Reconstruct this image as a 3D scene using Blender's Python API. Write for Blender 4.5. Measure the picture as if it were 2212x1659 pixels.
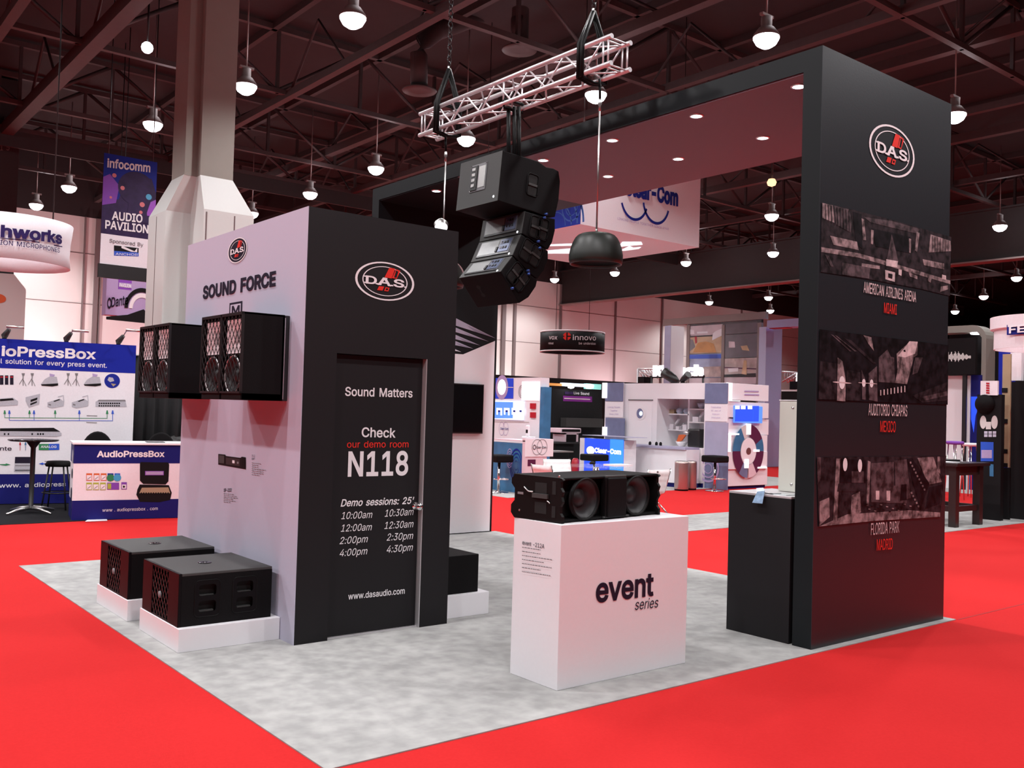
import bpy, math, random
from mathutils import Vector, Matrix
from mathutils.geometry import delaunay_2d_cdt
random.seed(7)
for _o in list(bpy.data.objects): bpy.data.objects.remove(_o)
C = bpy.context.scene.collection
SC = bpy.context.scene
# ---------------------------------------------------------------- camera
FPX, IW, IH = 2044.286, 2212.0, 1659.0
cd = bpy.data.cameras.new('camera'); cam = bpy.data.objects.new('camera', cd); C.objects.link(cam)
cam.location = (-2.9774, -6.035, 1.6642)
cam.rotation_euler = (1.59848, -0.02862, -0.67708)
cd.sensor_fit = 'HORIZONTAL'; cd.sensor_width = 36.0; cd.lens = FPX * 36.0 / IW
cd.clip_start = 0.05; cd.clip_end = 400
SC.camera = cam
# ---------------------------------------------------------------- world, exposure
w = bpy.data.worlds.new('hall_air'); SC.world = w; w.use_nodes = True
w.node_tree.nodes['Background'].inputs[0].default_value = (.02, .016, .02, 1)
w.node_tree.nodes['Background'].inputs[1].default_value = 0.5
SC.view_settings.view_transform = 'Standard'; SC.view_settings.look = 'None'
SC.view_settings.gamma = 1; SC.view_settings.use_curve_mapping = False
SC.view_settings.exposure = -1.22
# hall lighting: every high-bay lamp carries its own spot (see high_bay below); the lamps of the same
# grid that hang outside the frame, above and behind the photographer, are only their light
BAY_Z, BAY_W = 8.5, 1800.0
def spot(name, loc, watts, parent=None, ang=150, blend=.5, col=(1, .965, .975), r=.2):
    l = bpy.data.lights.new(name, 'SPOT'); l.energy = watts; l.spot_size = math.radians(ang); l.spot_blend = blend
    l.shadow_soft_size = r; l.color = col
    o = bpy.data.objects.new(name, l); C.objects.link(o); o.location = loc
    if parent: o.parent = parent
    return o
def uplight(x, y):
    # the little light a high-bay refractor spills upwards onto the roof steel
    l = bpy.data.lights.new('bay_spill', 'POINT'); l.energy = 42; l.shadow_soft_size = .25; l.color = (1, .93, .97)
    o = bpy.data.objects.new('bay_spill', l); C.objects.link(o); o.location = (x, y, BAY_Z + .75)
for x, y in [(5.1, 4.4), (5.1, -.1), (11.1, 0), (-1.2, 4.4), (-1.2, -.1), (-1.2, 8.9), (-1.2, 13.5), (-7.2, 4.4), (-7.2, -.1), (-7.2, 9), (-7.2, -4.6),
             (-1.2, -4.6), (5.1, -4.6), (11.1, -4.6), (17.5, -.2), (24, 4.4), (-1.2, -9), (5.1, -9), (-7.2, 15), (-1.2, 22), (17.5, -5), (-13.4, 4.4), (-13.4, -.1), (-13.4, 9), (24, 18), (24, 22.5), (17.5, 18), (17.5, 22.5), (30, 22)]:
    spot('hall_lamp_light', (x, y, BAY_Z - .15), BAY_W); uplight(x, y)
for x, c_, w_ in ((4.6, (1, .72, .72), 4200), (10.5, (1, .60, .66), 2500), (21, (1, .95, .92), 2000), (27.5, (1, .95, .92), 2200), (36, (1, .70, .76), 1800)):   # added, unseen fill spots washing the hall wall in pink and white
    o = spot('wall_wash_fill', (x, 31.4, .6), w_, ang=95, blend=1, col=c_); o.rotation_euler = (math.radians(148), 0, 0)
# ---------------------------------------------------------------- seeing: pixel of the photograph -> point on a real plane
_R = cam.rotation_euler.to_matrix(); _O = Vector(cam.location)
def ray(u, v): return _R @ Vector(((u - IW / 2) / FPX, (IH / 2 - v) / FPX, -1.0))
def at(u, v, x=None, y=None, z=None):
    d = ray(u, v)
    i, val = (0, x) if x is not None else (1, y) if y is not None else (2, z)
    return _O + d * ((val - _O[i]) / d[i])
class Pl:
    """a plane: origin O, right U, up V, normal N towards the viewer"""
    def __init__(s, O, U, V=(0, 0, 1)):
        s.O = Vector(O); s.U = Vector(U).normalized(); s.V = Vector(V).normalized(); s.N = s.U.cross(s.V)
    def st(s, u, v):
        d = ray(u, v); t = (s.O - _O).dot(s.N) / d.dot(s.N); q = _O + d * t - s.O
        return (q.dot(s.U), q.dot(s.V))
    def pt(s, a, b, off=0): return s.O + s.U * a + s.V * b + s.N * off
def PX(x): return Pl((x, 0, 0), (0, -1, 0))       # faces -X
def PY(y): return Pl((0, y, 0), (1, 0, 0))        # faces -Y
# ---------------------------------------------------------------- materials (procedural)
def lin(c):
    return tuple(((x / 255) / 12.92 if x / 255 <= .04045 else ((x / 255 + .055) / 1.055) ** 2.4) for x in c)
MATS = {}
def mat(name, col, rough=.6, metal=0, emit=0, grain=.06, scale=40, bump=0, alpha=1, spec=.5, trans=0, hard=0):
    m = bpy.data.materials.new(name); m.use_nodes = True; nt = m.node_tree; b = nt.nodes['Principled BSDF']
    b.inputs['Roughness'].default_value = rough; b.inputs['Metallic'].default_value = metal
    b.inputs['Specular IOR Level'].default_value = spec
    if emit:
        b.inputs['Base Color'].default_value = (0, 0, 0, 1) if emit > 4 else (*col, 1)
        b.inputs['Emission Color'].default_value = (*col, 1); b.inputs['Emission Strength'].default_value = emit
    tc = nt.nodes.new('ShaderNodeTexCoord'); nz = nt.nodes.new('ShaderNodeTexNoise')
    nz.inputs['Scale'].default_value = scale; nz.inputs['Detail'].default_value = 4
    nt.links.new(tc.outputs['Object'], nz.inputs['Vector'])
    if not emit and grain:
        mx = nt.nodes.new('ShaderNodeMix'); mx.data_type = 'RGBA'
        mx.inputs[6].default_value = (*[min(1, c * (1 - grain)) for c in col], 1)
        mx.inputs[7].default_value = (*[min(1, c * (1 + grain)) for c in col], 1)
        fac = nz.outputs['Fac']
        if hard:
            mr = nt.nodes.new('ShaderNodeMapRange'); mr.inputs[1].default_value = .5 - hard; mr.inputs[2].default_value = .5 + hard
            nt.links.new(fac, mr.inputs[0]); fac = mr.outputs[0]
        nt.links.new(fac, mx.inputs[0]); nt.links.new(mx.outputs[2], b.inputs['Base Color'])
    elif not emit: b.inputs['Base Color'].default_value = (*col, 1)
    if bump:
        bp = nt.nodes.new('ShaderNodeBump'); bp.inputs['Strength'].default_value = bump; bp.inputs['Distance'].default_value = .01
        nt.links.new(nz.outputs['Fac'], bp.inputs['Height']); nt.links.new(bp.outputs['Normal'], b.inputs['Normal'])
    if trans: b.inputs['Transmission Weight'].default_value = trans; b.inputs['IOR'].default_value = 1.1
    if alpha < 1: b.inputs['Alpha'].default_value = alpha
    MATS[name] = m; return m
def carpet(name, c0, c1, s1, s2, rough=.95):
    m = mat(name, c0, rough, grain=0, spec=.1); nt = m.node_tree; b = nt.nodes['Principled BSDF']
    tc = nt.nodes['Texture Coordinate']; out = []
    for s, d in ((s1, 5), (s2, 2)):
        n = nt.nodes.new('ShaderNodeTexNoise'); n.inputs['Scale'].default_value = s; n.inputs['Detail'].default_value = d
        nt.links.new(tc.outputs['Object'], n.inputs['Vector']); out.append(n)
    ad = nt.nodes.new('ShaderNodeMath'); ad.operation = 'ADD'
    nt.links.new(out[0].outputs['Fac'], ad.inputs[0]); nt.links.new(out[1].outputs['Fac'], ad.inputs[1])
    r = nt.nodes.new('ShaderNodeValToRGB'); r.color_ramp.elements[0].position = .38; r.color_ramp.elements[1].position = .64
    r.color_ramp.elements[0].color = (*c0, 1); r.color_ramp.elements[1].color = (*c1, 1)
    hf = nt.nodes.new('ShaderNodeMath'); hf.operation = 'MULTIPLY'; hf.inputs[1].default_value = .5
    nt.links.new(ad.outputs[0], hf.inputs[0]); nt.links.new(hf.outputs[0], r.inputs[0]); nt.links.new(r.outputs[0], b.inputs['Base Color'])
    bp = nt.nodes.new('ShaderNodeBump'); bp.inputs['Strength'].default_value = .35; bp.inputs['Distance'].default_value = .004
    n3 = nt.nodes.new('ShaderNodeTexNoise'); n3.inputs['Scale'].default_value = 350
    nt.links.new(tc.outputs['Object'], n3.inputs['Vector']); nt.links.new(n3.outputs['Fac'], bp.inputs['Height']); nt.links.new(bp.outputs['Normal'], b.inputs['Normal'])
    return m
carpet('red_carpet', (.50, .016, .017), (.54, .019, .020), .6, 60)
carpet('grey_carpet', (.30, .30, .295), (.42, .42, .41), 2.2, 9)
carpet('pale_carpet', (.36, .36, .35), (.44, .44, .43), 2, 20)
carpet('black_carpet', (.010, .010, .012), (.016, .016, .018), 3, 60)
mat('white_paint', (.80, .79, .82), .55, grain=.02, bump=.02)
mat('white_lam', (.82, .81, .84), .4, grain=.01)
mat('lilac_paint', (.49, .48, .59), .5, grain=.02)
mat('black_paint', (.010, .009, .0105), .6, grain=.1, scale=120, bump=.03, spec=.25)
mat('slate_paint', (.016, .019, .023), .34, grain=.08, scale=90, bump=.03, spec=.45)
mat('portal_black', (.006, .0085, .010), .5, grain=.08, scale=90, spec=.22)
mat('bell_black', (.012, .016, .013), .45, grain=.05, spec=.5)
mat('soffit_paint', (.16, .125, .15), .7, grain=.04)
mat('cab_black', (.005, .0045, .005), .65, grain=.25, scale=300, bump=.2, spec=.12)
mat('cab_satin', (.006, .005, .006), .42, grain=.2, scale=300, bump=.05, spec=.09)
mat('cab_grey', (.045, .046, .045), .6, grain=.2, scale=300, bump=.2, spec=.4)
mat('black_metal', (.012, .012, .013), .4, grain=.1)
mat('black_gloss', (.006, .006, .007), .12, grain=0)
mat('cone', (.026, .026, .028), .45, grain=.1, spec=.3)
mat('rubber', (.005, .005, .005), .5, spec=.15)
mat('void', (.004, .004, .004), .8, grain=0)
mat('silver', (.62, .61, .60), .32, 1, grain=.05)
mat('alu', (.72, .70, .72), .38, .6, grain=.05)
mat('horn', (.85, .78, .81), .35, grain=.08, scale=60)
mat('chrome', (.8, .8, .8), .12, 1, grain=0)
mat('vinyl_white', (.80, .78, .80), .5, grain=0)
mat('vinyl_red', (.70, .035, .025), .5, grain=0)
mat('vinyl_dark', (.016, .013, .028), .5, grain=0)
mat('vinyl_navy', (.012, .02, .22), .5, grain=0)
mat('ink_grey', (.2, .19, .2), .6, grain=0)
mat('ink_black', (.008, .007, .008), .6, grain=0)
mat('steel_dark', (.045, .032, .032), .6, grain=.2, scale=8)
mat('steel_rib', (.060, .040, .040), .6, grain=.2, scale=8)
mat('deck', (.022, .016, .017), .8, grain=.2, scale=3)
mat('duct', (.055, .040, .040), .55, grain=.2, scale=8)
mat('girder', (.030, .026, .026), .7, grain=.15, scale=6)
mat('flange', (.25, .20, .19), .6, grain=.1)
mat('hall_wall', (.74, .72, .70), .8, grain=.03, scale=1.5)
mat('pilaster', (.20, .17, .17), .7)
mat('column_grey', (.26, .25, .22), .7, grain=.05, scale=5)
mat('clad', (.60, .63, .61), .5, grain=.02)
mat('seam', (.16, .12, .12), .7)
mat('drape', (.006, .006, .007), .95, grain=.3, scale=14, bump=.4)
mat('lamp', (1, .97, 1), emit=26)
mat('downlight', (1, .97, 1), emit=20)
mat('led', (.95, .97, 1), emit=7)
mat('copper', (.50, .39, .37), .3, .85, grain=.06)
# ---------------------------------------------------------------- mesh building
class MB:
    def __init__(s, m='white_paint', T=None): s.v = []; s.f = []; s.mi = []; s.sm = []; s.ms = []; s.m = m; s.T = T
    def _m(s, m):
        m = m or s.m
        if m not in s.ms: s.ms.append(m)
        return s.ms.index(m)
    def add(s, vs, fs, m=None, smooth=False):
        n = len(s.v); k = s._m(m)
        for p in vs:
            p = Vector(p); s.v.append(s.T @ p if s.T else p)
        for f in fs: s.f.append([n + i for i in f]); s.mi.append(k); s.sm.append(smooth)
        return s
    def box(s, a, b, m=None):
        x0, x1 = sorted((a[0], b[0])); y0, y1 = sorted((a[1], b[1])); z0, z1 = sorted((a[2], b[2]))
        return s.add([(x0, y0, z0), (x1, y0, z0), (x1, y1, z0), (x0, y1, z0), (x0, y0, z1), (x1, y0, z1), (x1, y1, z1), (x0, y1, z1)],
                     [(0, 3, 2, 1), (4, 5, 6, 7), (0, 1, 5, 4), (1, 2, 6, 5), (2, 3, 7, 6), (3, 0, 4, 7)], m)
    def prism(s, pts, d, m=None, caps=True, smooth=False):
        """closed outline pts (3-D) pushed along d"""
        n = len(pts); d = Vector(d); vs = [Vector(p) for p in pts] + [Vector(p) + d for p in pts]
        fs = [(i, (i + 1) % n, n + (i + 1) % n, n + i) for i in range(n)]
        if caps: fs += [list(range(n))[::-1], list(range(n, 2 * n))]
        return s.add(vs, fs, m, smooth)
    def tube(s, path, r, m=None, n=8, cap=True):
        path = [Vector(p) for p in path]; rs = r if isinstance(r, (list, tuple)) else [r] * len(path); vs = []; fs = []
        for i, p in enumerate(path):
            t = (path[min(i + 1, len(path) - 1)] - path[max(i - 1, 0)]).normalized()
            a = Vector((0, 0, 1)) if abs(t.z) < .9 else Vector((1, 0, 0)); u = t.cross(a).normalized(); w = t.cross(u)
            for k in range(n):
                q = 2 * math.pi * k / n; vs.append(p + (u * math.cos(q) + w * math.sin(q)) * rs[i])
        for i in range(len(path) - 1):
            for k in range(n): fs.append((i * n + k, i * n + (k + 1) % n, (i + 1) * n + (k + 1) % n, (i + 1) * n + k))
        s.add(vs, fs, m, True)
        if cap:
            k = len(s.v) - len(vs)
            for ring in (list(range(n))[::-1], list(range((len(path) - 1) * n, len(path) * n))):
                s.f.append([k + i for i in ring]); s.mi.append(s._m(m)); s.sm.append(False)
        return s
    def lathe(s, prof, c=(0, 0, 0), m=None, n=24, axis=None, smooth=True, a0=0, a1=None):
        """profile [(r, h)] turned about an axis through c (default +Z)"""
        ax = Vector(axis or (0, 0, 1)).normalized(); a = Vector((1, 0, 0)) if abs(ax.x) < .9 else Vector((0, 1, 0))
        u = ax.cross(a).normalized(); w = ax.cross(u); c = Vector(c); vs = []; fs = []
        full = a1 is None; a1 = a0 + 2 * math.pi if full else a1; k = n if full else n + 1
        for r, h in prof:
            for i in range(k):
                q = a0 + (a1 - a0) * i / n; vs.append(c + ax * h + (u * math.cos(q) + w * math.sin(q)) * r)
        for j in range(len(prof) - 1):
            for i in range(n): fs.append((j * k + i, j * k + (i + 1) % k, (j + 1) * k + (i + 1) % k, (j + 1) * k + i))
        return s.add(vs, fs, m, smooth)
    def build(s, name, parent=None, bevel=0, world=True, seg=2, kind=None, label=None, solid=0):
        me = bpy.data.meshes.new(name); off = Vector((0, 0, 0))
        if parent and world:
            p = parent
            while p: off += Vector(p.location); p = p.parent
        me.from_pydata([tuple(p - off) for p in s.v], [], s.f)
        for m in s.ms: me.materials.append(MATS[m])
        me.polygons.foreach_set('material_index', s.mi); me.polygons.foreach_set('use_smooth', s.sm); me.update()
        o = bpy.data.objects.new(name, me); C.objects.link(o)
        if parent: o.parent = parent
        if bevel:
            b = o.modifiers.new('bevel', 'BEVEL'); b.width = bevel; b.segments = seg; b.limit_method = 'ANGLE'; b.angle_limit = .6
        if solid:
            b = o.modifiers.new('solid', 'SOLIDIFY'); b.thickness = solid; b.offset = 0
        if kind: o['kind'] = kind
        if label: o['label'] = label
        return o
def thing(name, label, cat, loc=(0, 0, 0), rz=0, group=None):
    o = bpy.data.objects.new(name, None); o.empty_display_size = .1; C.objects.link(o); o.location = loc; o.rotation_euler = (0, 0, rz)
    o['label'] = label; o['category'] = cat
    if group: o['group'] = group
    return o
def tag(o, label, cat, group=None):
    o['label'] = label; o['category'] = cat
    if group: o['group'] = group
    return o
def dup(root, loc, label, rz=None, group=None):
    def cp(o, par):
        c = o.copy(); C.objects.link(c)
        if par: c.parent = par
        for ch in o.children: cp(ch, c)
        return c
    r = cp(root, None); r.location = loc; r['label'] = label
    if rz is not None: r.rotation_euler = (0, 0, rz)
    if group: r['group'] = group
    return r
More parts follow.
